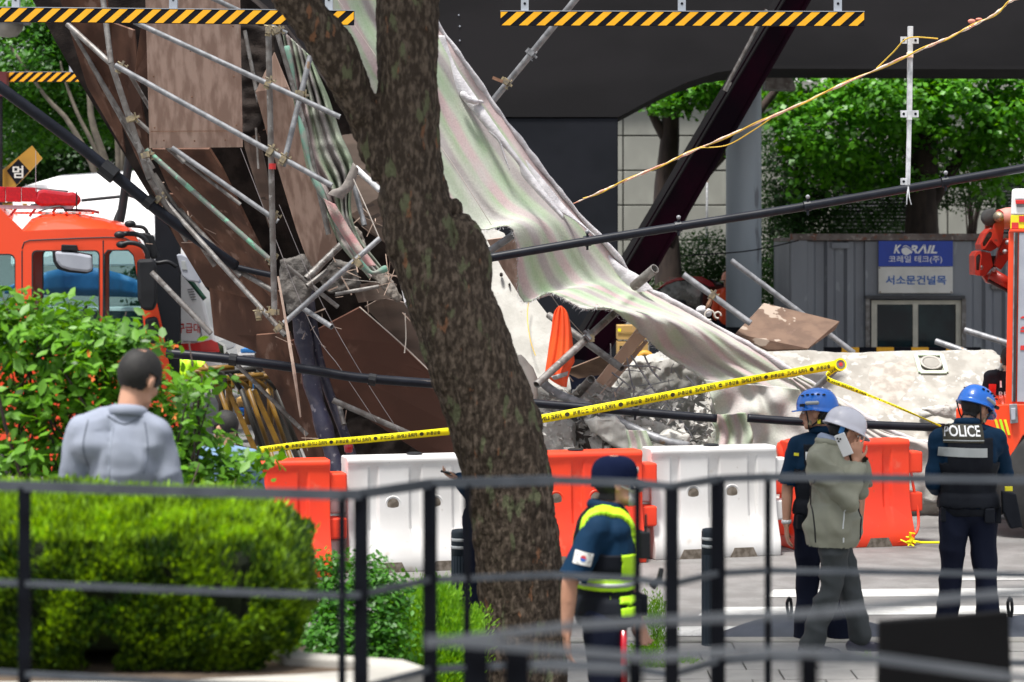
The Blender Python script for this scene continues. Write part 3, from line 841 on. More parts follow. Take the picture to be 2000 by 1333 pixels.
# --- trees beyond, left: a leafy mass with pale multi-stem trunks
def tree(label, stems, blobs, n_cl, per, spread, size, lm, bm_, base, seed, group=None, name='leafy_tree', aspect=.55):
    t = thing(name, label, 'tree', base, group)
    mb = MB()
    for pts, rr in stems:
        path = lerp_curve(pts, 14); mb.tube([tuple(v) for v in path], list(np.linspace(rr, rr * 0.35, 14)), 8)
    obj('trunk', mb, bm_, t, smooth=True)
    p, nr, ti = clusters(blobs, n_cl, per, spread, seed)
    V, Fc, tf = leaf_cloud(p, size, nr, 'quad', aspect, seed=seed, tint=ti)
    leaves_obj('crown', V, Fc, tf, lm, t, kind='stuff')
    return t
YL = 45.0
def B(px, py, Y, rx, ry, rz): q = P(px, py, Y); return ((q.x, q.y, q.z), (rx, ry, rz))
stemsL = [([P(235, 520, YL - 1), P(215, 350, YL - 1), P(180, 240, YL - 1), P(168, 150, YL - 1), P(110, 70, YL - 1)], 0.09),
          ([P(225, 520, YL - 1), P(190, 350, YL - 1), P(135, 240, YL - 1), P(90, 190, YL - 1), P(20, 90, YL - 1)], 0.07),
          ([P(232, 520, YL - 1), P(200, 330, YL - 1), P(150, 220, YL - 1), P(125, 150, YL - 1), P(118, 120, YL - 1)], 0.05),
          ([P(236, 520, YL - 1), P(232, 320, YL - 1), P(228, 250, YL - 1), P(225, 180, YL - 1)], 0.08),
          ([P(240, 520, YL - 1), P(238, 330, YL - 1), P(242, 260, YL - 1), P(235, 190, YL - 1)], 0.07)]
tree('pale stemmed leafy tree beyond the black and yellow bar at left', stemsL,
     [B(60, 120, YL, 1.6, 1.2, 0.9), B(200, 90, YL + .5, 1.3, 1.2, .9), B(20, 230, YL + 1, 1.6, 1.2, 0.9), B(250, 210, YL + 1, 1.0, 1, .9), B(130, 40, YL, 1.6, 1, .6)], 1150, 24, 0.16, 0.12, M['leaf_tree'], M['bark_pale'], P(235, 800, YL), 3)
tree('dense dark green tree mass low behind the white canopy', [([P(60, 700, YL + 4), P(60, 300, YL + 4)], 0.12), ([P(330, 700, YL + 4), P(330, 300, YL + 4)], 0.12)],
     [B(0, 300, YL + 4, 2.2, 1.2, 1.3), B(180, 300, YL + 4, 2.2, 1.2, 1.3), B(300, 250, YL + 4.5, 2.0, 1.2, 2.0), B(100, 180, YL + 5, 2.8, 1.2, 1.8), B(360, 500, YL + 3, 1.2, 1.2, 1.6)], 1500, 22, 0.20, 0.14, M['leaf_dark'], M['bark_dark'], P(120, 900, YL + 4), 4)
# --- ginkgo trees at right
YG = 45.5
gst = [([P(1812, 1000, YG), P(1808, 600, YG), P(1800, 430, YG), P(1806, 300, YG), P(1810, 180, YG), P(1800, 60, YG)], 0.42),
       ([P(1806, 420, YG), P(1880, 300, YG), P(1960, 220, YG), P(2040, 160, YG)], 0.14),
       ([P(1806, 330, YG), P(1740, 250, YG), P(1660, 210, YG), P(1630, 160, YG), P(1600, 60, YG)], 0.15)]
tree('large ginkgo tree with a thick trunk rising behind the site office', gst,
     [B(1740, 200, YG - .8, 1.4, 1.0, .75), B(1620, 250, YG - .6, 1.2, 1.0, .8), B(1880, 210, YG - .6, 1.3, 1.0, .95), B(1980, 240, YG - .4, 1.0, 1, 1.1), B(1740, 330, YG, 1.0, 1.0, .5), B(1590, 340, YG, .6, .8, .7), B(1560, 180, YG, .8, 1, .6), B(1930, 340, YG, .7, .8, .5), B(1800, 100, YG, 3, 1.2, .8)],
     860, 22, 0.16, 0.11, M['leaf_ginkgo'], M['bark_dark'], P(1812, 1000, YG), 5, name='ginkgo_tree', aspect=1.1)
tree('ginkgo tree with a black forked trunk seen between pier and round column',
     [([P(1310, 900, YG), P(1306, 560, YG), P(1298, 400, YG), P(1308, 280, YG), P(1312, 180, YG), P(1330, 80, YG)], 0.30), ([P(1305, 280, YG), P(1280, 235, YG), P(1262, 195, YG), P(1240, 140, YG)], 0.11),
      ([P(1300, 480, YG - 1), P(1360, 360, YG - 1), P(1440, 270, YG - 1), P(1560, 120, YG - 1)], 0.16)],
     [B(1370, 170, YG - .5, .65, .8, .35), B(1310, 205, YG - .5, .4, .6, .22), B(1420, 150, YG - .5, .5, .8, .4), B(1340, 130, YG, 1.2, .8, .3), B(1395, 285, YG - 1, .22, .3, .2), B(1440, 230, YG, .5, .5, .5)], 330, 20, 0.12, 0.10, M['leaf_ginkgo'], M['bark_dark'], P(1310, 900, YG), 6, name='ginkgo_tree', aspect=1.1)
tree('dark ivy covered tree and shaded ginkgo leaves behind the round column and the container', [([P(1560, 900, 47), P(1560, 300, 47)], 0.25)],
     [B(1555, 330, 47, .9, .8, 1.3), B(1560, 470, 46.5, .8, .8, 1.2), B(1530, 540, 44, .5, .6, .8), B(1690, 250, 46.6, 1.8, .8, .9), B(1640, 400, 47, 1.6, .8, 1.1), B(1900, 330, 47, 1.6, .6, .9)], 1700, 22, 0.16, 0.08, M['leaf_dark'], M['bark_dark'], P(1560, 900, 47), 7, name='ivy_and_ginkgo_shade')  # right-hand dark blobs stand for shaded lower ginkgo leaves beside the ivy
tree('low dark shrubs behind the parked red car', [([P(1380, 800, 46.5), P(1380, 500, 46.5)], 0.06)],
     [B(1300, 540, 46.5, .9, .6, .5), B(1390, 500, 46.5, .8, .6, .5), B(1440, 560, 46.5, .8, .6, .7)], 500, 20, 0.15, 0.07, M['leaf_dark'], M['bark_dark'], P(1380, 900, 46.5), 8, name='shrub')
# bare thin shrub at right
t = thing('bare_shrub', 'thin leafless dark shrub standing against the wall above the container', 'shrub', P(1900, 700, 48))
mb = MB()
r_ = np.random.default_rng(3)
for k in range(16):
    x = 1895 + r_.uniform(-6, 10); lean = r_.uniform(-50, 70); h = r_.uniform(290, 340)
    base = P(x, 470, 48); midp = P(x + lean * .3, 390, 48 + r_.uniform(-.3, .3)); tip = P(x + lean, h, 48 + r_.uniform(-.4, .4))
    mb.tube([tuple(v) for v in lerp_curve([base, midp, tip], 8)], list(np.linspace(.02, .005, 8)), 5)
    for j in range(3):
        u = r_.uniform(.3, .9); q = midp.lerp(tip, u); mb.tube([q, q + Vector((r_.uniform(-.3, .3), 0, r_.uniform(0.05, .3)))], [.007, .003], 4)
obj('branches', mb, M['bark_dark'], t)
p, nr, ti = clusters([B(1920, 320, 48, .5, .4, .5)], 60, 6, 0.1, 9); V, Fc, tf = leaf_cloud(p, .05, nr, 'quad', .6, seed=1)
leaves_obj('sparse_leaves', V, Fc, tf, M['leaf_dark'], t, kind='stuff')

# --- the near shrub at the left, large leaves
YB = 12.9
sh = thing('leafy_shrub', 'large leafy green shrub with orange blossoms in front of the fire truck', 'shrub', P(180, 1000, YB))
mb = MB(); r_ = np.random.default_rng(21)
blB = [B(60, 720, YB, .55, .45, .42), B(20, 640, YB, .45, .35, .18), B(190, 690, YB, .45, .40, .22), B(120, 880, YB, .75, .45, .4), B(285, 800, YB + .1, .24, .35, .25), B(335, 850, YB, .32, .40, .28), B(375, 935, YB, .34, .35, .20), B(465, 893, YB - .1, .20, .2, .045), B(388, 745, YB - .1, .14, .2, .07), B(225, 655, YB, .14, .2, .06), B(40, 580, YB, .10, .1, .10)]
root = P(180, 1250, YB)
for b in blB:
    for k in range(5):
        c = Vector(b[0]) + Vector(r_.normal(size=3)) * 0.12
        wall_of_twigs(mb, root + Vector((r_.uniform(-.3, .3), r_.uniform(-.1, .1), 0)), [c], 0.014, int(r_.integers(1e6)))
obj('stems', mb, M['bark_dark'], sh, smooth=True)
p, nr, ti = clusters(blB, 900, 9, 0.06, 31, flat=.3, shell=.1)
V, Fc, tf = leaf_cloud(p, .062, nr, 'leaf', .52, seed=32, tint=ti, svar=.5)
# nearest 300 leaves are individual parts
order = np.argsort(p[:, 1]); near = order[:300]; far = order[300:]
V6 = V.reshape(-1, 6, 3); keep = V6[far].reshape(-1, 3)
Ff = ((np.arange(len(far)) * 6)[:, None] + np.array([[0, 1, 2, 3, 0, 3, 4, 5]])).reshape(-1, 4)
leaves_obj('leaves', keep, Ff, np.repeat(ti[far], 2), M['leaf_bush'], sh, kind='stuff')
lv, lf, _ = leaf_cloud(np.zeros((1, 3)), .075, np.array([[0, 0, 1.0]]), 'leaf', .52, svar=0, seed=2)
lme = fast_mesh('leaf', lv, lf); lme.materials.append(M['leaf_bush'])
att = lme.attributes.new('tint', 'FLOAT', 'FACE'); att.data.foreach_set('value', np.full(2, .7, dtype=np.float32))
wl_ = wloc(sh)
for i in near:
    o = bpy.data.objects.new('leaf', lme); scene.collection.objects.link(o); o.parent = sh
    o.location = Vector(p[i]) - wl_
    q = Vector(nr[i]).normalized().to_track_quat('Z', 'Y') @ Matrix.Rotation(float(rng.uniform(0, 6.28)), 3, 'Z').to_quaternion()
    o.rotation_mode = 'QUATERNION'; o.rotation_quaternion = q; s_ = float(rng.uniform(.75, 1.3)); o.scale = (s_, s_, s_)
mb = MB()
for (x, y, k, sp) in ((235, 705, 16, 16), (265, 735, 14, 12), (185, 685, 6, 14), (320, 720, 10, 10), (325, 800, 12, 10), (15, 850, 8, 10), (170, 730, 8, 25), (340, 680, 4, 8), (595, 1080, 14, 14)):
    for j in range((k + 2) // 6):
        c = P(x + r_.normal() * sp, y + r_.normal() * sp * .7, YB - .45)
        for h in range(4):
            aa = r_.uniform(0, 6.28); d = Vector((math.cos(aa), -.3, math.sin(aa))) * .018
            mb.add([c, c + d * .7 + Vector((.005, 0, .006)), c + d * 1.3, c + d * .7 - Vector((.005, 0, .006))], [(0, 1, 2, 3)])
obj('blossoms', mb, M['flower'], sh, kind='stuff', recalc=False)

# --- clipped hedge in the foreground
YH = 9.0
hd = thing('clipped_hedge', 'bright green clipped hedge behind the foreground railing', 'hedge', P(200, 1290, YH))
hx0, hx1 = P(-260, 1000, YH).x, P(580, 1000, YH).x
hz0, hz1 = ztop - 0.03, P(0, 958, 9.62).z
hy0, hy1 = 8.7, 9.9
def hedge_surf(n, seed):
    r = np.random.default_rng(seed)
    cx, cy = (hx0 + hx1) / 2, (hy0 + hy1) / 2; a, b = (hx1 - hx0) / 2, (hy1 - hy0) / 2
    # superellipse footprint with rounded shoulder
    kind = r.uniform(0, 1, n)
    v = np.where(kind < .45, 1.0, r.uniform(0, 1, n)); rr = np.where(kind < .45, np.sqrt(r.uniform(0, 1, n)), 1.0)
    e = 0.22; per = r.uniform(0, 2 * a + b * 1.2, n)       # favour the long camera side
    side = per < 2 * a; sx = np.where(side, per / a - 1, 1.0); sy = np.where(side, -1.0, (per - 2 * a) / (b * .6) - 1.0)
    flip = r.uniform(0, 1, n) < .12; sx = np.where(side | ~flip, sx, -1); sy = np.where(side & flip, 1, sy)
    nrm_ = (np.abs(sx) ** (2 / e) + np.abs(sy) ** (2 / e)) ** (e / 2); ux, uy = sx / nrm_, sy / nrm_
    topm = kind < .45; ux = np.where(topm, r.uniform(-1, 1, n), ux); uy = np.where(topm, r.uniform(-1, 1, n), uy); rr = np.where(topm, 1.0, rr)
    edge_ = np.maximum(np.abs(ux), np.abs(uy))
    sh_ = np.clip((v - .62) / .38, 0, 1); shr = np.where(kind < .45, 1.0, np.sqrt(np.clip(1 - sh_ ** 2 * .28, 0, 1)))
    shr = shr * np.where(v < .25, .90 + .4 * v, 1.0)
    top_drop = np.where(kind < .45, .16 * edge_ ** 7, 0)
    x = cx + (a - (1 - shr) * b) * ux; y = cy + b * uy * shr
    right = np.clip((x - (hx1 - .62)) / .62, 0, 1)
    z = hz0 + (hz1 - hz0) * (v - top_drop) * (1 - 0.22 * right ** 2)
    nn = np.stack([ux * (1 - v * .6), uy * (1 - v * .6), np.where(kind < .45, 1.0, .15 + sh_)], 1)
    nn /= np.linalg.norm(nn, axis=1)[:, None]
    p = np.stack([x, y, z], 1)
    p += nn * (nz(p, 7, 3)[:, None] * 0.016 + nz(p, 23, 4)[:, None] * 0.014)
    return p, nn
core = MB(); core.box(((hx0 + hx1) / 2 - .03, (hy0 + hy1) / 2, (hz0 + hz1) / 2 - .05), (hx1 - hx0 - .30, hy1 - hy0 - .34, hz1 - hz0 - .2))
obj('dark_filler', core, M['hedge_core'], hd, bevel=0.05)  # dark box added to close gaps, coloured like shade inside the hedge
p, nn = hedge_surf(110000, 5)
r_ = np.random.default_rng(8)
p = p - nn * (r_.uniform(0, 1, len(p)) ** 1.5 * .10)[:, None]; side_ = p[:, 2] < hz1 - .10
keep_ = ~side_ | (nz(p, 22, 44) > -.25); p, nn = p[keep_], nn[keep_]; side_ = side_[keep_]
# upright sprigs: long thin quads pointing along outward+up
def sprigs(p, nn, L, w, seed, up=.6):
    r = np.random.default_rng(seed); n = len(p)
    d = nn + r.normal(size=(n, 3)) * .45 + np.array([0, 0, up]); d /= np.linalg.norm(d, axis=1)[:, None]
    s = np.cross(d, r.normal(size=(n, 3))); s /= np.linalg.norm(s, axis=1)[:, None]
    LL = (L * r.uniform(.5, 1.4, n))[:, None]
    v = np.stack([p, p + d * LL * .5 + s * w, p + d * LL, p + d * LL * .5 - s * w], 1)
    return v.reshape(-1, 3), (np.arange(n) * 4)[:, None] + np.array([[0, 1, 2, 3]])
V, Fc = sprigs(p, nn, .038, .0056, 9)
ti = np.clip(.55 + .22 * nz(p, 14, 12) + .22 * nz(p, 40, 13) + r_.uniform(-.35, .35, len(p)) - .36 * side_, 0, 1)  # sides tinted darker than the top: overhead light put into the colour
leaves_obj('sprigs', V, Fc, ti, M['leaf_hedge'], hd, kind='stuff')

def blob_shrub(name, label, blobs, n, L, w, m, seed, cat='shrub', group=None, leafy=False):
    c0 = np.array([b[0] for b in blobs]); base = (float(c0[:, 0].mean()), float(c0[:, 1].mean()), float(min(b[0][2] - b[1][2] for b in blobs)))
    t = thing(name, label, cat, base, group)
    mb = MB()
    for b in blobs: wall_of_twigs(mb, base, [b[0]], .012, seed)
    obj('stems', mb, M['bark_dark'], t)
    r = np.random.default_rng(seed)
    if leafy:
        p, nr, ti = clusters(blobs, n // 6, 6, .04, seed, shell=.1); V, Fc, tf = leaf_cloud(p, L, nr, 'leaf', .55, seed=seed, tint=ti)
    else:
        p, nr, ti = clusters(blobs, n // 10, 10, .035, seed, shell=.2)
        d = p - np.repeat(np.array([base]), len(p), 0); d /= np.linalg.norm(d, axis=1)[:, None]
        V, Fc = sprigs(p, d, L, w, seed, up=.4); tf = ti
    leaves_obj('foliage', V, Fc, tf, m, t, kind='stuff')
    return t
blob_shrub('dark_shrub', 'dark green small leaved shrub between hedge and white barrier', [B(650, 1170, 12.8, .16, .2, .22), B(720, 1140, 12.8, .14, .2, .18), B(640, 1250, 12.6, .2, .2, .2), B(745, 1240, 12.7, .18, .2, .25), B(770, 1160, 12.8, .07, .1, .14), B(700, 1280, 12.7, .25, .2, .2), B(640, 1105, 12.8, .08, .1, .07)], 7000, .034, 0, M['leaf_tree'], 41, leafy=True)
blob_shrub('lime_shrub', 'lime green feathery conifer shrub in front of the left bollard', [B(790, 1230, 13.2, .12, .15, .22), B(850, 1180, 13.3, .15, .18, .14), B(880, 1260, 13.2, .17, .18, .22), B(920, 1230, 13.4, .06, .1, .14), B(830, 1320, 13.1, .25, .2, .25)], 22000, .035, .0045, M['leaf_lime'], 42)
blob_shrub('weed_clump', 'small lime green weeds growing behind the officer in the cap', [B(1275, 1200, 15.6, .05, .1, .16), B(1262, 1280, 15.4, .1, .12, .10), B(1285, 1230, 15.6, .04, .1, .2)], 2600, .03, .004, M['leaf_lime'], 43, leafy=False)
blob_shrub('grass_tuft', 'low green tuft growing between paving and bollard', [B(1330, 1300, 15.5, .10, .06, .03), B(1280, 1314, 15.35, .12, .06, .04)], 1800, .035, .003, M['leaf_lime'], 44)
blob_shrub('grass_tuft', 'tiny green tuft on the paving by the worker\'s shoe', [B(1690, 1294, 15.6, .03, .03, .015)], 300, .03, .003, M['leaf_lime'], 45)

# --- the big leaning street tree in the middle
YT = 14.0
tr = thing('street_tree', 'big leaning bark covered tree trunk crossing the whole view', 'tree', P(1022, 1463, YT))
s14 = F / YT
mb = MB()
ctr = [(793, -60, 60), (794, 60, 60), (797, 170, 60), (800, 290, 60), (805, 360, 62), (815, 430, 66), (836, 500, 72), (872, 570, 82), (905, 640, 86), (930, 720, 87), (958, 800, 86), (980, 900, 85), (1000, 990, 82), (1014, 1080, 82), (1020, 1200, 80), (1022, 1330, 82), (1024, 1463, 110)]
path = lerp_curve([tuple(P(x, y, YT)) for x, y, w in ctr], 70); rr = np.interp(np.linspace(0, len(ctr) - 1, 70), range(len(ctr)), [c[2] / s14 for c in ctr])
mb.tube([tuple(v) for v in path], list(rr), 28)
br = [(535, -60, 38, -.3), (577, 0, 36, -.25), (622, 55, 35, -.2), (655, 100, 42, -.15), (676, 148, 40, -.1), (700, 200, 35, -.05), (728, 258, 34, 0), (765, 340, 38, 0)]
path = lerp_curve([tuple(P(x, y, YT + d)) for x, y, w, d in br], 40); rr = np.interp(np.linspace(0, 7, 40), range(8), [c[2] / s14 for c in br])
mb.tube([tuple(v) for v in path], list(rr), 22)
kn = [(884, 432, 18), (905, 462, 32), (918, 505, 42), (915, 560, 48), (905, 640, 50)]
path = lerp_curve([tuple(P(x, y, YT - .03)) for x, y, w in kn], 20); rr = np.interp(np.linspace(0, 4, 20), range(5), [c[2] / s14 for c in kn])
mb.tube([tuple(v) for v in path], list(rr), 18)
mb.ell(P(878, 408, YT), (.05, .06, .045)); mb.ell(P(748, 290, YT - .06), (.05, .05, .10)); mb.ell(P(838, 455, YT - .17), (.035, .02, .035)); mb.ell(P(770, 480, YT - .05), (.05, .08, .09)); mb.ell(P(985, 930, YT - .2), (.06, .05, .09))
V, Fc = remesh(mb, .011, 4)
N_ = vnormals(V, Fc)
q = V * np.array([1, 1, .45])
d = nz(q, 16, 1) * .006 + nz(q, 48, 2) * .006 + np.abs(nz(V * np.array([1, 1, .3]), 62, 5)) * .011 * (1 + .8 * nz(V, 6, 71)) + nz(V, 5, 7) * .010 + nz(V, 95, 9) * .003
V = V + N_ * d[:, None]
obj('trunk', (V, Fc), M['bark'], tr, smooth=True)
p, nr, ti = clusters([((-.5, 14, 6.6), (2.0, 1.8, 1.1)), ((.9, 14.6, 7.2), (1.8, 1.6, 1.0)), ((-1.6, 13.6, 6.4), (1.2, 1.2, .8))], 900, 18, .16, 51)
V, Fc, tf = leaf_cloud(p, .11, nr, 'quad', .5, seed=52, tint=ti); leaves_obj('crown', V, Fc, tf, M['leaf_tree'], tr, kind='stuff')  # unseen crown above the frame, added to shade the upper trunk
# ------------------------------------------------------------------ the collapsed deck: concrete body behind the boards, shade put into its colour
M['sand0'] = mat('crumbled_concrete', (.30, .27, .24), (.16, .14, .12), .95, scale=30, bump=.6)
def Pp(lst, Y=None):
    return [P(a[0], a[1], a[2] if len(a) > 2 else Y) for a in lst]
def shell_poly(name, px, m, parent=None, t=0.018, back=None, **k):
    pts = Pp(px); c = sum(pts, Vector()) / len(pts)
    n = Vector((0, 0, 0))
    for i in range(len(pts)):
        n += (pts[i] - c).cross(pts[(i + 1) % len(pts)] - c)
    n.normalize()
    if n.y < 0: n = -n
    return obj(name, MB().prism(pts, n * t), m, parent, **k)

dk = thing('collapsed_deck', 'dark broken bridge deck hanging down behind the formwork boards', 'bridge deck', P(640, 1070, 26.5))
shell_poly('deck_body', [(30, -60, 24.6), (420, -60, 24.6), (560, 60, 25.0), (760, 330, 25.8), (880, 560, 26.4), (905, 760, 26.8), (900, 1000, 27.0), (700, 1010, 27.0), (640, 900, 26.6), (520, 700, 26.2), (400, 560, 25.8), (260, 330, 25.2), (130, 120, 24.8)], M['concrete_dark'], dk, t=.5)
mb = MB()
def crag(px, Y, depth, vox=.03, amp=.05, seed=0, fine=.02, name='chunk', m=None, parent=None, yfun=None, **k):
    pts = [P(a, b, Y) for a, b in px]
    mb = MB(); mb.prism(pts, (0, depth, 0))
    V, Fc = remesh(mb, vox, 2)
    N_ = vnormals(V, Fc)
    rid = 1 - np.abs(nz(V, 6, seed)); rid2 = 1 - np.abs(nz(V, 17, seed + 1))
    V = V + N_ * ((rid * amp + rid2 * amp * .5 + nz(V, 42, seed + 2) * fine * .5) - amp * .7)[:, None]
    if yfun is not None: V[:, 1] += yfun(V)
    return obj(name, (V, Fc), m or M['concrete'], parent, smooth=True, **k)
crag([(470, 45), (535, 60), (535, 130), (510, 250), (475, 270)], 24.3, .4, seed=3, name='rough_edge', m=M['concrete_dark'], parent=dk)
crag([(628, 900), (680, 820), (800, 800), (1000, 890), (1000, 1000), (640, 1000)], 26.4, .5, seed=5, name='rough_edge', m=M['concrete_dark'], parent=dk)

# big formwork boards, each one a thing
boards = [
 ('large pale plywood sheet hanging squarely at the top left', [(283, -40, 22.9), (468, -40, 22.9), (474, 288, 23.3), (292, 290, 23.3)], 'ply', .02),
 ('narrow orange brown board standing left of the pale plywood sheet', [(276, 45, 23.5), (312, 45, 23.5), (300, 120, 23.6), (292, 175, 23.7), (262, 150, 23.7)], 'ply_dark', .03),
 ('dark brown sloping board under the left end of the striped bar', [(105, -40, 23.6), (205, -40, 23.6), (225, 150, 24.2), (245, 300, 24.6), (170, 170, 24.3)], 'ply_dark', .03),
 ('brown board edge left of the pale sheet behind the pipe joint', [(205, 40, 23.9), (262, 60, 23.9), (275, 200, 24.1), (292, 292, 24.3), (300, 380, 24.5), (240, 250, 24.3)], 'ply_dark', .03),
 ('wide brown curved formwork sheet directly below the pale plywood', [(296, 292, 23.9), (408, 292, 23.7), (432, 330, 23.8), (500, 470, 24.3), (540, 555, 24.7), (505, 560, 24.9), (400, 450, 24.7), (330, 370, 24.4)], 'ply_dark', .03),
 ('brown formwork sheet with a curved seam below the green pipe', [(300, 378, 24.7), (345, 380, 24.7), (440, 480, 24.9), (540, 560, 25.0), (545, 600, 25.0), (400, 560, 25.2), (345, 470, 25.0)], 'ply_dark', .03),
 ('dark brown upright formwork board beside the ambulance', [(385, 500, 25.3), (470, 540, 25.2), (545, 570, 25.1), (560, 660, 25.2), (530, 700, 25.4), (418, 655, 25.5), (408, 560, 25.4)], 'ply_dark', .03),
 ('brown sheet strip running down behind the thin wooden stick', [(500, 655, 25.3), (566, 650, 25.1), (600, 760, 25.4), (650, 905, 25.7), (640, 925, 25.7), (600, 900, 25.7), (540, 760, 25.5), (500, 702, 25.4)], 'ply_dark', .03),
 ('long pale plywood board tapering to a point above the grey rock', [(535, 103, 23.9), (562, 170, 23.9), (600, 260, 24.0), (640, 400, 24.1), (659, 487, 24.3), (613, 544, 24.4), (578, 448, 24.3), (545, 338, 24.2), (525, 277, 24.1), (499, 180, 24.0)], 'ply', .025),
 ('reddish brown plywood sheet with a pointed top left of the tree', [(566, 668, 25.0), (600, 655, 25.0), (703, 601, 24.9), (780, 672, 25.0), (848, 735, 25.1), (852, 755, 25.2), (700, 735, 25.3), (610, 715, 25.2)], 'ply_red', .03),
 ('long reddish plywood sheet below the black angled rail', [(625, 730, 25.5), (700, 738, 25.4), (850, 760, 25.3), (882, 830, 25.4), (892, 900, 25.5), (838, 895, 25.7), (720, 820, 25.8), (640, 765, 25.6)], 'ply_red', .03),
 ('grey brown board sloping beside the tree above the red sheet', [(712, 600, 25.2), (745, 582, 25.2), (792, 592, 25.2), (830, 660, 25.3), (860, 745, 25.4), (846, 738, 25.4), (770, 660, 25.3)], 'ply_grey', .03),
 ('small grey boards stacked against the tree trunk', [(688, 345, 24.8), (715, 340, 24.8), (750, 380, 24.8), (752, 440, 24.9), (752, 475, 24.9), (716, 452, 24.9), (684, 420, 24.8)], 'ply_grey', .03),
 ('grey board end below the fallen cloth by the tree', [(688, 560, 25.0), (752, 545, 25.0), (775, 556, 25.0), (765, 583, 25.0), (700, 592, 25.0)], 'ply_grey', .04),
 ('light grey board high behind the forked branch', [(665, 265, 24.9), (700, 260, 24.9), (735, 330, 24.9), (745, 385, 24.9), (705, 345, 24.9), (680, 320, 24.9)], 'ply_grey', .03),
 ('slim brown board tucked left of the long tapering plywood', [(470, 225, 24.5), (500, 240, 24.5), (520, 330, 24.6), (535, 440, 24.7), (525, 445, 24.7), (478, 290, 24.6)], 'ply_grey', .02)]
for lab, px, mm, t in boards:
    o = shell_poly('formwork_board', px, M[mm], None, t=t, bevel=.002, label=lab, cat='board', group='formwork boards of the collapsed deck')
nl = bpy.data.objects['formwork_board']
for x, y in ((300, 60), (455, 52), (300, 150), (457, 150), (302, 250), (462, 245), (320, 275), (380, 276), (440, 274), (372, 100), (375, 190)):
    pr = P(x, y, 22.9 + (y + 40) / 330 * .4 - .004); obj('nail_head', MB().ell(pr, (.008, .004, .008), nu=8, nv=6), M['rust'], nl)
obj('cross_seam', MB().bar(P(295, 257, 23.25), P(472, 256, 23.25), .004, .006), M['rust'], nl)
for (a, b) in (((684, 412), (752, 386)), ((690, 432), (752, 410)), ((700, 400 - 12), (750, 366))):
    pass
tag(crag([(546, 508), (592, 500), (612, 535), (608, 560), (590, 605), (562, 612), (548, 570)], 24.2, .4, seed=9, vox=.02, amp=.03, name='concrete_lump', m=M['concrete_grey']), 'grey broken concrete lump hanging beside the thin wooden stick', 'concrete chunk')
tag(crag([(676, 430), (700, 450), (735, 520), (762, 542), (782, 585), (774, 590), (745, 560), (704, 520), (684, 470)], 24.7, .15, seed=10, vox=.014, amp=.02, name='crumbled_edge', m=M['sand0']), 'crumbled pale concrete edge beside the torn cloth by the tree', 'concrete chunk')
tag(crag([(615, 545), (650, 505), (690, 520), (700, 560), (640, 575)], 24.9, .25, seed=12, vox=.02, amp=.03, name='concrete_lump', m=M['concrete_grey']), 'dusty grey concrete rubble below the point of the tapering plywood', 'concrete chunk')

# ---- scaffold: clamped tubes = one thing with tubes and couplers
sf = thing('collapsed_scaffold', 'bent frame of clamped scaffold tubes over the formwork boards', 'scaffold', P(530, 1070, 23.4))
def ptube(name, a, b, m, parent, r=.0243, hollow=.8, **k):
    return obj(name, MB().tube([P(*a), P(*b)], r, 14, hollow=hollow), m, parent, smooth=False, **k) if False else _pt(name, a, b, m, parent, r, hollow, **k)
def _pt(name, a, b, m, parent, r, hollow, **k):
    o = obj(name, MB().tube([P(*a), P(*b)], r, 14, hollow=hollow), m, parent, recalc=True, **k)
    o.data.polygons.foreach_set('use_smooth', np.ones(len(o.data.polygons), dtype=bool))
    md = o.modifiers.new('e', 'EDGE_SPLIT'); md.split_angle = rad(40)
    return o
T = {}
extra_tubes = [((140, 60, 23.9), (300, 330, 24.1), .02), ((175, 120, 24.1), (330, 400, 24.2), .024), ((300, 340, 24.2), (420, 520, 24.3), .026), ((340, 300, 23.9), (470, 400, 23.9), .018), ((250, 140, 23.2), (345, 300, 23.6), .02), ((440, 690, 24.9), (600, 850, 25.0), .022), ((612, 780, 24.6), (640, 840, 24.4), .02), ((560, 520, 24.0), (660, 600, 24.2), .022), ((655, 575, 24.4), (740, 560, 24.5), .02), ((600, 560, 24.0), (640, 530, 24.1), .03), ((500, 250, 24.0), (505, 330, 24.0), .012), ((478, 60, 24.2), (505, 200, 24.2), .02)]
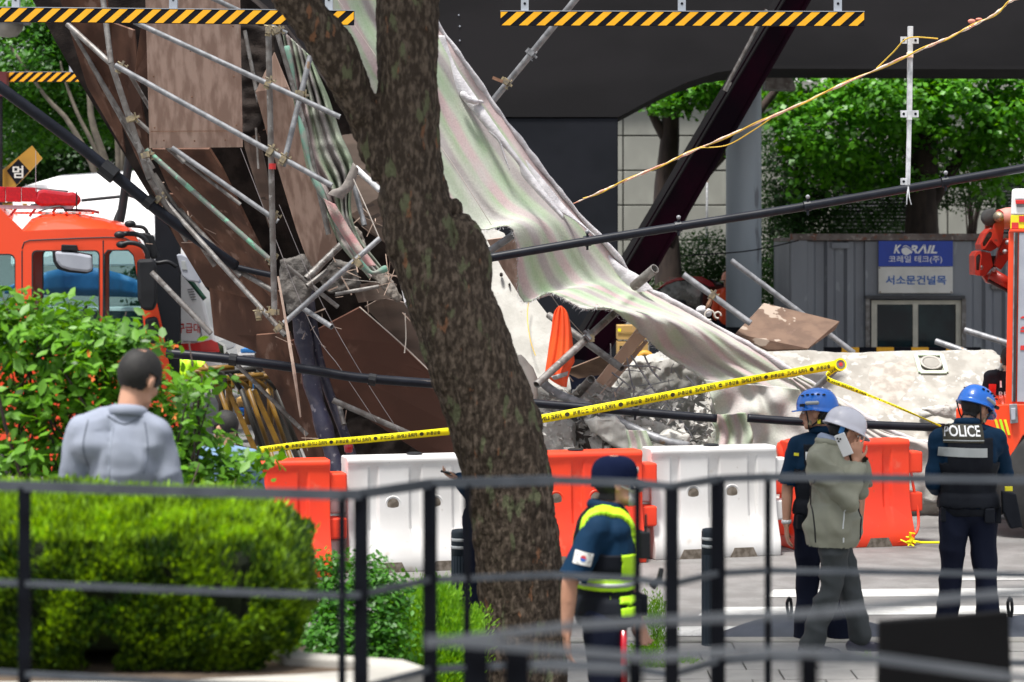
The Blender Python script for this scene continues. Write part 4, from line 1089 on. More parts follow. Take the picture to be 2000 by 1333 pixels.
tubes = [('t1', (380, -20, 22.7), (560, 66, 22.9), 'galv', .024), ('t2', (262, 43, 22.4), (664, 229, 22.3), 'galv', .0255), ('t3', (225, 128, 22.5), (648, 363, 22.3), 'galv', .0265),
 ('t4', (336, 289, 23.0), (543, 433, 22.9), 'galv', .0245), ('t5', (286, 293, 23.2), (530, 510, 22.9), 'green_tube', .0245), ('t6', (312, 383, 23.6), (558, 656, 22.9), 'galv_dirty', .0255),
 ('t7', (524, 55, 22.5), (536, 615, 22.75), 'galv_dirty', .0285), ('t8', (199, -20, 23.3), (217, 124, 23.2), 'galv_dirty', .028), ('t8b', (217, 124, 23.2), (292, 350, 23.3), 'galv_dirty', .03),
 ('t8c', (292, 350, 23.3), (365, 470, 23.6), 'galv_dirty', .028), ('t9', (132, 48, 23.6), (222, 130, 23.3), 'galv_dirty', .028), ('t10', (606, 110, 22.6), (553, 325, 22.4), 'galv', .0265),
 ('t11', (554, 632, 22.7), (742, 466, 22.9), 'galv', .0265), ('t12', (592, 603, 22.9), (648, 639, 22.6), 'galv', .0255), ('t13', (540, 60, 23.3), (594, 243, 23.4), 'galv_dirty', .024), ('t13b', (594, 243, 23.4), (642, 458, 23.5), 'galv_dirty', .027),
 ('t14', (694, 328, 23.7), (742, 372, 23.6), 'white_post', .03), ('t15', (683, 330, 23.8), (712, 441, 23.6), 'galv', .026), ('t16', (400, 490, 24.0), (532, 568, 23.9), 'galv_dirty', .026), ('t17', (350, 410, 24.1), (470, 540, 23.9), 'galv_dirty', .028),
 ('t18', (360, 318, 23.6), (250, 220, 23.6), 'galv_dirty', .022), ('t19', (598, 545, 23.9), (690, 455, 24.2), 'galv_dirty', .035)]
for k, a, b, m, r in tubes: T[k] = ptube('tube', a, b, M[m], sf, r)
for a, b, r in extra_tubes: ptube('tube', a, b, M['galv_dirty'], sf, r)
def coupler(a, b, parent, name='coupler', m='coupler'):
    """two clamp halves with bolt and wing nut at point a; b = direction hint px"""
    mb = MB(); c = P(*a); d = (P(*b) - c); d.normalize()
    x = d.cross(Vector((0, 1, 0))).normalized(); R = Matrix((x, d, x.cross(d))).transposed()
    mb.tube([c - d * .03, c + d * .03], .034, 12)
    mb.box(c + Vector((0, -.035, 0)), (.06, .05, .03), R)
    mb.box(c + x * .05, (.05, .022, .04), R)
    mb.tube([c + x * .04 - d * .05, c + x * .04 + d * .05], .008, 8)
    mb.box(c + x * .045 + d * .05, (.035, .012, .014), R)
    mb.box(c - x * .045, (.02, .05, .05), R)
    return obj(name, mb, M[m], parent)
for a, b, par in (((524, 163, 22.36), (560, 180, 22.36), 't2'), ((528, 296, 22.36), (570, 320, 22.36), 't3'), ((553, 312, 22.33), (600, 340, 22.33), 't3'), ((535, 426, 22.75), (560, 440, 22.75), 't4'),
                ((588, 184, 22.4), (560, 325, 22.4), 't10'), ((534, 505, 22.75), (500, 480, 22.75), 't5'), ((534, 610, 22.75), (534, 500, 22.75), 't7'), ((545, 640, 22.75), (560, 656, 22.75), 't6'), ((235, 133, 23.0), (260, 147, 23.0), 't3'),
                ((258, 232, 23.1), (280, 300, 23.1), 't8b'), ((287, 303, 23.1), (300, 360, 23.1), 't8b'), ((525, 60, 22.5), (560, 66, 22.5), 't7'), ((700, 515, 22.8), (742, 478, 22.8), 't11'), ((310, 388, 23.4), (350, 420, 23.4), 't6'), ((541, 60, 22.75), (560, 100, 22.75), 't1'), ((505, 615, 22.9), (540, 612, 22.9), 't6')):
    coupler(a, b, T[par])
tag(obj('marker_band', MB().tube([P(532, 320, 22.6), P(532, 331, 22.6)], .034, 14), M['print_red'], T['t7']), 'reddish tape band on the upright tube')

# wooden stick, black tubes, navy wrapped steel
tag(obj('wooden_stick', MB().tube([tuple(v) for v in lerp_curve([P(543, 540, 22.5), P(562, 650, 22.5), P(575, 730, 22.5), P(587, 815, 22.6)], 10)], [.011, .012, .013, .016, .017, .016, .018, .014, .012, .008], 6), M['lath']), 'thin splintered wooden stick hanging over the black rail', 'stick')
nv = thing('wrapped_column', 'frosted dark navy steel member sloping down left of the white barrier', 'steel member', P(620, 1000, 24.8))
mb = MB(); pth = lerp_curve([P(572, 560, 24.6), P(592, 660, 24.6), P(612, 760, 24.5), P(640, 860, 24.4), P(672, 960, 24.3)], 24)
mb.tube([tuple(v) for v in pth], list(.085 + .012 * np.sin(np.arange(24) * 1.3)), 12); obj('core', mb, M['navy_steel'], nv, smooth=True)
mb = MB(); pth = lerp_curve([P(602, 560, 24.8), P(618, 680, 24.7), P(640, 760, 24.7), P(690, 900, 24.5), P(700, 1000, 24.4)], 20)
mb.tube([tuple(v) for v in pth], .05, 8); obj('torn_wrap', mb, M['navy_steel'], nv, smooth=True)
for lab, pts, r, mm in (('long black steel rail running from the bush to the tree', [(325, 690, 22.9), (450, 702, 22.9), (600, 722, 23.0), (700, 738, 23.0), (850, 750, 23.1)], .045, 'black_tube'),
    ('thick black fallen pole slanting down from the left edge', [(-30, 150, 23.0), (10, 178, 23.0), (160, 290, 23.2), (300, 405, 23.4), (400, 478, 23.6), (460, 520, 23.8)], .055, 'black_tube'),
    ('dark curved conduit sagging below the fallen black pole', [(330, 400, 24.0), (400, 480, 24.0), (440, 515, 23.9), (540, 540, 23.9)], .03, 'black_tube'),
    ('black pole standing behind the fire truck under the canopy', [(262, 240, 32.6), (240, 400, 32.6), (232, 440, 32.6)], .06, 'plastic_black')):
    o = obj('black_pole', MB().tube([tuple(v) for v in lerp_curve(Pp(pts), 24)], r, 12), M[mm], smooth=True, label=lab, cat='pole')
    if 'from the left edge' in lab:
        obj('clamp', MB().tube([P(200, 325, 23.2), P(225, 345, 23.2)], .085, 10), M['plastic_black'], o); obj('clamp', MB().tube([P(285, 390, 23.35), P(297, 400, 23.35)], .07, 10), M['plastic_black'], o)
    if 'bush to' in lab:
        for x, y in ((448, 702), (720, 741)): obj('clamp', MB().tube([P(x, y, 22.9), P(x + 14, y + 2, 22.9)], .06, 10), M['plastic_black'], o)
        obj('angle_lip', MB().bar(P(700, 738, 23.02), P(851, 745, 23.08), .05, .012), M['galv_dirty'], o); obj('angle_end', MB().bar(P(850, 738, 23.06), P(853, 758, 23.06), .02, .05), M['ply'], o)
tag(ptube('grey_tube', (296, 532, 23.0), (412, 652, 22.9), M['galv_dirty'], None, .026), 'grey tube sloping from the truck mirror down to the black rail', 'tube')
tag(obj('green_hose', MB().tube([tuple(v) for v in lerp_curve([P(320, 505, 30.6), P(345, 520, 30.6), P(372, 550, 30.6), P(400, 585, 30.6)], 12)], .03, 8), mat('green_hose', (.008, .07, .035)), smooth=True), 'short dark green hose behind the grey truck mirror', 'hose')
tag(ptube('grey_tube', (650, 782, 24.4), (805, 850, 24.5), M['galv_dirty'], None, .03), 'dull grey tube lying in shadow below the reddish sheet', 'tube')
tag(ptube('grey_tube', (662, 790, 24.5), (672, 830, 24.4), M['galv_dirty'], None, .025), 'short bent dull pipe end in the shadow left of the sheet', 'tube')

# thin cords on left
for lab, pts in (('thin pale cord along the edge of the reddish sheet', [(702, 600, 24.85), (780, 668, 24.9), (845, 731, 25.0)]), ('thin wire hanging from the tapering plywood down to the tape', [(545, 400, 22.9), (620, 575, 23.0), (700, 720, 23.1), (780, 845, 23.2)]),
                 ('second thin wire running beside the first down to the rail', [(470, 290, 23.0), (600, 620, 23.1), (665, 720, 23.1), (735, 825, 23.2)]), ('short pale cord dangling beside the tree trunk', [(791, 612, 24.8), (793, 660, 24.8), (790, 690, 24.8)]),
                 ('thin cord slanting from the torn cloth to the tree', [(690, 350, 23.3), (715, 405, 23.3), (742, 468, 23.3)]), ('long thin white string across the upper striped cloth', [(660, 0, 22.7), (720, 90, 22.8), (870, 300, 22.9), (960, 440, 23.1)]),
                 ('thin string hanging down in front of the orange bag', [(1065, 560, 24.6), (1100, 610, 24.6), (1140, 655, 24.6)]), ('pale string dangling along the board by the tree', [(668, 545, 24.0), (742, 552, 24.0)])):
    obj('cord', MB().tube([tuple(v) for v in lerp_curve(Pp(pts), 14)], .0035 if 'wire' in lab or 'string' in lab else .006, 5), M['cord'] if 'wire' not in lab else M['wire'], label=lab, cat='cord')

# ------------------------------------------------------------------ big pale slab at the right, lying tilted
sl = thing('fallen_slab', 'big pale concrete slab lying across the road behind the striped cloth', 'concrete slab', P(1600, 1000, 26.5))
pts = [(1420, 672, 27.0), (1640, 686, 27.0), (1942, 683, 27.0), (1958, 700, 26.9), (1925, 790, 26.2), (1890, 830, 25.9), (1850, 985, 24.9), (1700, 990, 24.7), (1350, 985, 24.7), (1330, 900, 25.2), (1380, 760, 26.2)]
P3 = [P(a, b, 27.0 - (b - 685) * 2.1 / 300) for a, b, _ in pts]
mb = MB(); mb.prism(P3, (0, .3, -.4))
V, Fc = remesh(mb, .035, 1)
N_ = vnormals(V, Fc); V += N_ * (nz(V, 2.5, 4) * .015 + nz(V * np.array([1, 1, 3]), 7, 8) * .008 + nz(V, 30, 8) * .003)[:, None]
obj('slab_body', (V, Fc), M['concrete_white'], sl, smooth=True)
bv_slab = BVHTree.FromPolygons([Vector(v) for v in V], [tuple(f) for f in Fc])
def on_slab(px, py, bv=None, off=.01):
    d = P(px, py, 1.0) - Vector((0, 0, HC)); d.normalize()
    h = (bv or bv_slab).ray_cast(Vector((0, 0, HC)), d)
    if h[0] is None: return P(px, py, 25.5), Vector((0, -1, 0))
    n = h[1] if h[1].y < 0 else -h[1]
    return h[0] + n * off, n
# stain: rougher sand layer, thin raised crust following slab
def crust(px, m, parent, off=.006, name='sand_stain', bv=None, seed=1):
    pts = []
    n = len(px); q = lerp_curve([(a, b, 0) for a, b in px] + [(px[0][0], px[0][1], 0)], 60)[:-1]
    q[:, 0] += nz(q, .3, seed) * 3; q[:, 1] += nz(q, .3, seed + 2) * 3
    c = q.mean(axis=0)
    rings = []
    for k in (1.0, .8, .6, .4, .2, .02):
        rings.append([tuple(on_slab(*(c[:2] + (p[:2] - c[:2]) * k), bv=bv, off=off * (1 if k < 1 else .1))[0]) for p in q])
    m_ = len(q); vs = sum(rings, []); fs = []
    for i in range(5):
        for j in range(m_):
            a = i * m_ + j; b = i * m_ + (j + 1) % m_; fs.append((a, b, b + m_, a + m_))
    fs.append(tuple(5 * m_ + j for j in range(m_)))
    return obj(name, MB().add(vs, fs), m, parent, smooth=True)
M['sand'] = mat('sandy_crust', (0.30, 0.27, 0.235), (0.42, 0.39, 0.345), 0.95, scale=10, bump=.6, bscale=60)
crust([(1700, 715), (1760, 706), (1792, 712), (1785, 745), (1760, 780), (1735, 810), (1712, 770), (1700, 745)], M['sand'], sl)
c, n = on_slab(1818, 713, off=.02)
R = n.to_track_quat('Z', 'Y').to_matrix()
mb = MB(); hw = .145
sq = [R @ Vector((x * hw, y * hw * 1.1, 0)) for x, y in ((-1, -1), (1, -1), (1, 1), (-1, 1))]
M['pale_green'] = mat('pale_green_foam', (0.50, 0.62, 0.46), (0.60, 0.64, 0.54), 0.8, scale=9)
for i in range(4):
    a_, b_ = c + sq[i], c + sq[(i + 1) % 4]
    mb.bar(a_, b_, .045, .02, up=n)
obj('sleeve_frame', mb, M['pale_green'], sl, bevel=.004)
mb = MB(); Rr = R; mb.lathe([(.125, .012), (.12, .02), (.105, .022), (.092, .015), (.088, -.12), (.001, -.121)], c, 24, Rr); obj('pipe_sleeve', mb, M['kerb'], sl, smooth=True)
mb = MB(); mb.lathe([(.087, -.02), (.001, -.015)], c + n * .035, 24, Rr); obj('sleeve_bore', mb, mat('bore_shade', (.30, .285, .25)), sl)
mb = MB(); pth = lerp_curve(Pp([(1795, 812, 26.0), (1850, 806, 25.9), (1930, 795, 25.9), (1960, 790, 25.8)]), 12); mb.tube([tuple(v) for v in pth], list(.03 + .012 * np.sin(np.arange(12) * 2.1)), 8)
tag(obj('rough_concrete_edge', mb, M['concrete'], smooth=True), 'broken concrete rim at the right end of the pale slab', 'concrete chunk')
tag(crag([(1800, 800), (1880, 790), (1965, 786), (1965, 830), (1880, 826)], 25.7, .2, seed=22, vox=.02, amp=.02, name='concrete_chunk'), 'rough grey concrete chunk behind the right officer\'s helmet', 'concrete chunk')

# white concrete face to the right of the tree
ws = thing('upright_slab', 'smooth white concrete face standing just right of the tree', 'concrete slab', P(1040, 1000, 26))
o = shell_poly('slab_face', [(900, 420, 26.8), (985, 455, 26.7), (1040, 575, 26.3), (1075, 620, 26.15), (1100, 660, 26.0), (1116, 760, 25.65), (1080, 790, 25.55), (1040, 775, 25.6), (940, 780, 25.6)], M['concrete_bright'], ws, t=.35, bevel=.01)
for x, y, s in ((979, 537, .012), (995, 556, .008), (998, 597, .007)): obj('pock_mark', MB().ell(P(x, y, 26.33), (s * 1.6, .06, s * 2)), M['concrete_dark'], ws)
tag(shell_poly('formwork_board', [(951, 469, 25.15), (1004, 462, 25.0), (1014, 520, 25.1), (1024, 592, 25.2), (1011, 572, 25.2), (981, 525, 25.2)], M['ply'], None, t=.02), 'small tan board hanging under the cloth right of the tree', 'board')
obj('cord', MB().tube([tuple(v) for v in lerp_curve(Pp([(1033, 585, 26.1), (1030, 620, 26.0), (1036, 665, 25.8), (1046, 695, 25.7)]), 14)], .005, 6), M['cord_yellow'], label='short yellow wire hanging on the white concrete face', cat='cord')

# rubble heap in the centre
rb = thing('rubble_block', 'cracked pale concrete block with protruding rebar in the rubble', 'concrete chunk', P(1300, 900, 26))
crag([(1210, 735), (1245, 706), (1285, 704), (1330, 692), (1366, 715), (1372, 770), (1385, 880), (1230, 885), (1195, 810)], 25.45, .7, vox=.022, amp=.05, seed=31, fine=.03, name='block', m=M['concrete_bright'], parent=rb)
bars = [((1222, 685, 25.05), (1232, 740, 25.05), (1238, 760, 25.05)), ((1232, 694, 25.05), (1262, 740, 25.00), (1284, 772, 24.95)), ((1258, 694, 25.10), (1272, 722, 25.05), (1292, 745, 25.05)), ((1195, 728, 24.95), (1230, 755, 24.90), (1228, 760, 24.95)),
        ((1272, 755, 24.95), (1240, 775, 24.85), (1210, 800, 24.85)), ((1300, 785, 24.95), (1350, 850, 24.95), (1345, 862, 24.95)), ((1218, 715, 25.05), (1270, 716, 24.95), (1290, 722, 25.05)), ((1318, 820, 24.95), (1330, 842, 24.95), (1345, 865, 24.95)),
        ((1300, 762, 24.85), (1298, 790, 24.85), (1304, 800, 24.85)), ((1218, 745, 24.95), (1200, 768, 24.95), (1198, 790, 24.95)), ((1240, 755, 24.95), (1236, 785, 24.95), (1240, 812, 24.95)), ((1340, 735, 25.05), (1358, 755, 24.95), (1350, 770, 24.95))]
for b in bars: obj('rebar', MB().tube([tuple(v) for v in lerp_curve(Pp(b), 9)], .0095, 6), M['rebar'], rb)
mb = MB(); r_ = np.random.default_rng(5)
for k in range(24):
    x, y = r_.uniform(1205, 1370), r_.uniform(712, 870); a = P(x, y, 25.3 + r_.uniform(-.1, .05)); d = Vector(r_.normal(size=3)) * .16; d.y = abs(d.y) * -.4
    mb.tube([a, a + d * .6 + Vector(r_.normal(size=3)) * .03, a + d], .0055, 5)
obj('wire_tangle', mb, M['rebar'], rb, kind='stuff')
chunks = [('tall ribbed concrete stump just above the orange barrier', [(1058, 830), (1090, 822), (1120, 830), (1128, 900), (1062, 905)], 24.5, 'concrete'),
          ('pale flat slab piece leaning above the orange barrier', [(1140, 822), (1200, 815), (1232, 850), (1240, 890), (1190, 868)], 24.3, 'concrete_bright'),
          ('dark crumbled heap under the tilted slab piece', [(1110, 830), (1150, 828), (1190, 868), (1215, 905), (1110, 905)], 24.8, 'concrete_grey'),
          ('rough concrete lump beside the leaning timber plank', [(1120, 770), (1160, 745), (1200, 765), (1215, 800), (1170, 822), (1125, 812)], 25.0, 'concrete'),
          ('broken grey rubble left of the cracked block', [(1195, 760), (1225, 765), (1240, 800), (1215, 830), (1185, 815)], 25.1, 'concrete'),
          ('low pale rubble below the black rail', [(1225, 820), (1290, 826), (1330, 850), (1290, 905), (1225, 905)], 24.7, 'concrete'),
          ('white broken corner piece in front of the rubble', [(1270, 862), (1300, 845), (1345, 852), (1340, 905), (1275, 905)], 24.4, 'concrete_bright'),
          ('rough grey concrete foot beside the tree roots of the pile', [(1038, 760), (1070, 752), (1110, 770), (1122, 800), (1090, 822), (1040, 830)], 25.3, 'concrete')]
for i, (lab, px, Y, mm) in enumerate(chunks):
    tag(crag(px, Y, .4, seed=40 + i, vox=.02, amp=.035, name='concrete_chunk', m=M[mm]), lab, 'concrete chunk', 'broken concrete pieces')
# loose gravelly rubble (uncountable)
r_ = np.random.default_rng(77); mb = MB()
for k in range(1500):
    x = r_.uniform(1040, 1400); y = r_.uniform(760, 960) if k % 3 else r_.uniform(850, 1000); Y = 24.8 + r_.uniform(-.35, .6)
    c = P(x, y, Y); s = r_.uniform(.008, .03) * (1 if k % 9 else 2)
    q = [c + Vector(r_.normal(size=3)) * s for _ in range(4)]
    mb.add(q, [(0, 1, 2), (0, 2, 3), (0, 3, 1), (1, 3, 2)])
for k in range(170):
    x = r_.uniform(1045, 1395); y = r_.uniform(800, 930); c = P(x, y, 24.6 + r_.uniform(-.3, .3)); s = r_.uniform(.03, .09); Rm = Matrix.Rotation(r_.uniform(0, 3), 3, 'X') @ Matrix.Rotation(r_.uniform(0, 3), 3, 'Z')
    o0 = len(mb.v); mb.box(c, (s, s * r_.uniform(.4, 1), s * r_.uniform(.3, .9)), Rm)
    for q in range(o0, o0 + 8): mb.v[q] = tuple(Vector(mb.v[q]) + Vector(r_.normal(size=3)) * s * .16)
tag(obj('rubble', mb, M['concrete'], kind='stuff'), 'loose broken concrete crumbs between the larger chunks', 'rubble')
crag([(1030, 850), (1400, 850), (1420, 1060), (1030, 1060)], 25.9, .5, seed=60, vox=.04, amp=.08, name='rubble_heap', m=M['concrete'], kind='stuff', label='grey rubble heap behind the plastic barriers', cat='rubble')
# dark things in the gap behind: blue black sheet and dark board
tag(shell_poly('dark_board', [(1100, 726, 26.6), (1186, 692, 26.5), (1190, 730, 26.6), (1130, 740, 26.6)], M['ply_end'], None, t=.03), 'dark brown board lying behind the orange bag', 'board')
tag(shell_poly('navy_sheet', [(1085, 735, 27.2), (1200, 725, 27.2), (1230, 800, 27.2), (1085, 820, 27.2)], M['navy_dark'], None, t=.05), 'dark navy sheet in the gap behind the timber plank', 'sheet')
# timber plank
o = shell_poly('timber_plank', [(1158, 752, 25.1), (1178, 754, 25.1), (1262, 660, 25.0), (1244, 642, 25.0)], M['timber'], None, t=.05, bevel=.004); tag(o, 'clean pink timber plank leaning in the rubble', 'plank')
o = shell_poly('timber_plank', [(1180, 752, 25.2), (1260, 664, 25.1), (1266, 668, 25.1), (1188, 764, 25.2)], M['lath'], None, t=.03); tag(o, 'thin splintered batten lying along the timber plank', 'plank')
# plywood board on slab
o = shell_poly('plywood_board', [(1492, 592, 26.5), (1640, 628, 26.5), (1632, 642, 26.45), (1578, 681, 26.1), (1500, 684, 26.1), (1436, 652, 26.1)], M['ply_end'], None, t=.03, bevel=.003)
tag(o, 'brown plywood board with flaked pale paint propped on the slab', 'board')
# loose tubes right
for lab, a, b, r, mm in (
    ('white tube slanting up from the cloth past the striped bar', (955, 207, 24.5), (1140, -20, 23.9), .034, 'galv'),
    ('grey tube end poking from under the cloth by the tree', (940, 502, 24.6), (1003, 459, 24.5), .038, 'galv'),
    ('long tube pushed through the striped cloth', (1048, 752, 23.6), (1200, 612, 24.5), .038, 'galv_dirty'),
    ('tube behind the orange bag clamped to the long tube', (1072, 616, 25.5), (1215, 720, 24.7), .038, 'galv_dirty'),
    ('short tube stub in the rubble below the plank', (1128, 770, 25.0), (1155, 741, 24.6), .045, 'galv_dirty'),
    ('grey tube behind the cloth edge leaning right near the red car', (1335, 537, 26.2), (1466, 632, 26.0), .034, 'galv'),
    ('long thin grey tube leaning over the plywood board', (1428, 509, 27.6), (1668, 690, 27.4), .032, 'galv'),
    ('light grey tube above the slab ending at the ladder truck', (1884, 645, 27.6), (1975, 673, 27.4), .036, 'galv'),
    ('short light tube end just above the right part of the slab', (1828, 667, 27.6), (1888, 688, 27.4), .036, 'galv')):
    tag(ptube('scaffold_tube', a, b, M[mm], None, r), lab, 'tube', 'loose scaffold tubes')
st = ptube('scaffold_tube', (1238, 560, 24.35), (1279, 525, 24.1), M['galv_dirty'], None, .05); tag(st, 'thick tube end standing out of the cloth edge', 'tube', 'loose scaffold tubes')
t = thing('tube_clamp', 'two rusty clamps on the white slanting tube', 'clamp', P(1037, 104, 23.8))
coupler((1037, 104, 23.8), (955, 205, 23.8), t, 'clamp_ring', 'galv'); coupler((988, 160, 23.9), (955, 205, 23.9), t, 'clamp_ring', 'coupler')
obj('wing_nut', MB().bar(P(982, 160, 23.8), P(962, 152, 23.8), .02, .03), M['rust'], t)
t = thing('tube_clamp', 'pale dangling clamp on the crossing of two tubes above the rubble', 'clamp', P(1146, 660, 24.1)); coupler((1150, 658, 24.12), (1200, 612, 24.4), t, 'clamp_ring', 'galv'); obj('swivel', MB().box(P(1156, 660, 24.1), (.05, .04, .08)), M['coupler'], t)
t = thing('tube_clamp', 'rusty clamp on the tube in front of the red car', 'clamp', P(1391, 580, 26.1)); coupler((1391, 578, 26.1), (1466, 632, 26.1), t, 'clamp_ring', 'coupler'); obj('hanging_rag', MB().tube([P(1389, 584, 26), P(1384, 596, 26), P(1378, 604, 26)], [.02, .03, .01], 6), M['rust'], t)
# grey tube along the base of rubble
tag(obj('bent_tube', MB().tube([tuple(v) for v in lerp_curve(Pp([(1060, 748, 24.6), (1090, 770, 24.6), (1150, 795, 24.5), (1248, 842, 24.3), (1300, 862, 24.2), (1345, 872, 24.2)]), 24)], .045, 12), M['galv'], smooth=True), 'thick grey bent tube lying along the front of the rubble', 'tube')
tag(obj('cloth_roll', MB().tube([tuple(v) for v in lerp_curve(Pp([(1012, 700, 24.9), (1040, 745, 24.7), (1038, 800, 24.6), (1052, 900, 24.5)]), 16)], [.05, .06, .06, .07, .06, .06, .05, .05, .06, .05, .05, .05, .06, .06, .06, .06], 10), M['cord'], smooth=True), 'pale dusty rolled cloth hanging right beside the tree', 'cloth')
# orange bag
ob = thing('orange_bag', 'bright orange fabric bundle hanging with a grey reflective band', 'safety vest', P(1095, 790, 24))
L_ = [(1092, 598), (1082, 612), (1076, 650), (1070, 690), (1066, 720), (1066, 732), (1080, 745), (1098, 755)]; R_ = [(1096, 598), (1108, 612), (1116, 650), (1120, 690), (1122, 706), (1116, 718), (1110, 735), (1106, 757)]
A = np.zeros((40, 26, 3)); LL = lerp_curve([(a, b, 0) for a, b in L_], 40); RR = lerp_curve([(a, b, 0) for a, b in R_], 40)
for i in range(40):
    for j in range(26):
        u = j / 25; x = LL[i, 0] * (1 - u) + RR[i, 0] * u; y = LL[i, 1] * (1 - u) + RR[i, 1] * u
        Y = 24.05 - .10 * math.sin(u * math.pi) * (i / 40 + .3) - .03 * math.sin(u * 9 + i * .10) * (i / 39) - .014 * math.sin(u * 21 + i * .2); A[i, j] = P(x, y, Y)
mbag = MB().grid(A); bagV = np.array(mbag.v)
o = obj('fabric', mbag, M['orange_bag'], ob, smooth=True, solid=.008)
A2 = A[30:34, 3:24].copy(); A2[:, :, 1] -= .012; obj('reflective_band', MB().grid(A2), M['band_grey'], ob, smooth=True, solid=.004)
# black cross rail and upper rail with bolts
rails = [('long black steel rail rising from the tree to the right edge', [(945, 506, 22.5), (1145, 472, 22.6), (1325, 443, 22.7), (1577, 403, 22.8), (1845, 356, 23.0), (2060, 318, 23.1)], .041, [(1147, 471), (1325, 443), (1577, 403), (1846, 356)], 22.7),
         ('black steel rail crossing in front of the rubble and cloth', [(1030, 787, 23.6), (1160, 798, 23.6), (1400, 818, 23.6)], .041, [(1240, 803)], 23.6),
         ('black steel rail passing behind the helmets to the right', [(1460, 817, 23.6), (1600, 826, 23.6), (1845, 836, 23.6)], .041, [], 23.6)]
for lab, pts, r, cl_, Y in rails:
    o = obj('black_rail', MB().tube([tuple(v) for v in lerp_curve(Pp(pts), 30)], r, 16), M['black_tube'], smooth=True, label=lab, cat='rail', group='black fallen rails')
    for x, y in cl_:
        c = P(x, y, Y); mb = MB(); dx = Vector((1, 0, .17)) if Y < 23 else Vector((1, 0, -.08)); dx.normalize()
        mb.tube([c - dx * .03, c + dx * .03], r + .011, 14); mb.box(c + Vector((0, -.02, r + .02)), (.022, .03, .05)); k_ = obj('clamp', mb, M['black_tube'], o)
        mb = MB(); mb.ell(c + Vector((0, -.03, r + .045)), (.021, .018, .021), nu=10, nv=8); obj('bolt', mb, M['galv'], k_)
        mb = MB(); mb.tube([c + Vector((0, -.03, -r - .045)), c + Vector((0, -.03, -r))], .012, 8); obj('bolt', mb, M['black_tube'], k_)

# splinters and torn ply slivers round the broken joints (too small to pick apart)
mb = MB(); r_ = np.random.default_rng(91)
for k in range(80):
    cx, cy, sp = ((655, 540, 40), (740, 560, 30), (610, 640, 30), (520, 250, 30), (700, 450, 30), (600, 880, 60), (360, 420, 50), (1150, 780, 60))[k % 8]
    a = P(cx + r_.normal() * sp, cy + r_.normal() * sp * .7, (24.6 if cx < 1000 else 24.9) + r_.uniform(-.3, .2)); d = Vector(r_.normal(size=3)); d.y *= .3; d = d.normalized() * r_.uniform(.05, .28)
    mb.bar(a, a + d, r_.uniform(.004, .014), .004, up=(0, 1, 0))
tag(obj('splinters', mb, M['lath'], kind='stuff'), 'pale wood splinters scattered over the broken boards', 'splinters')
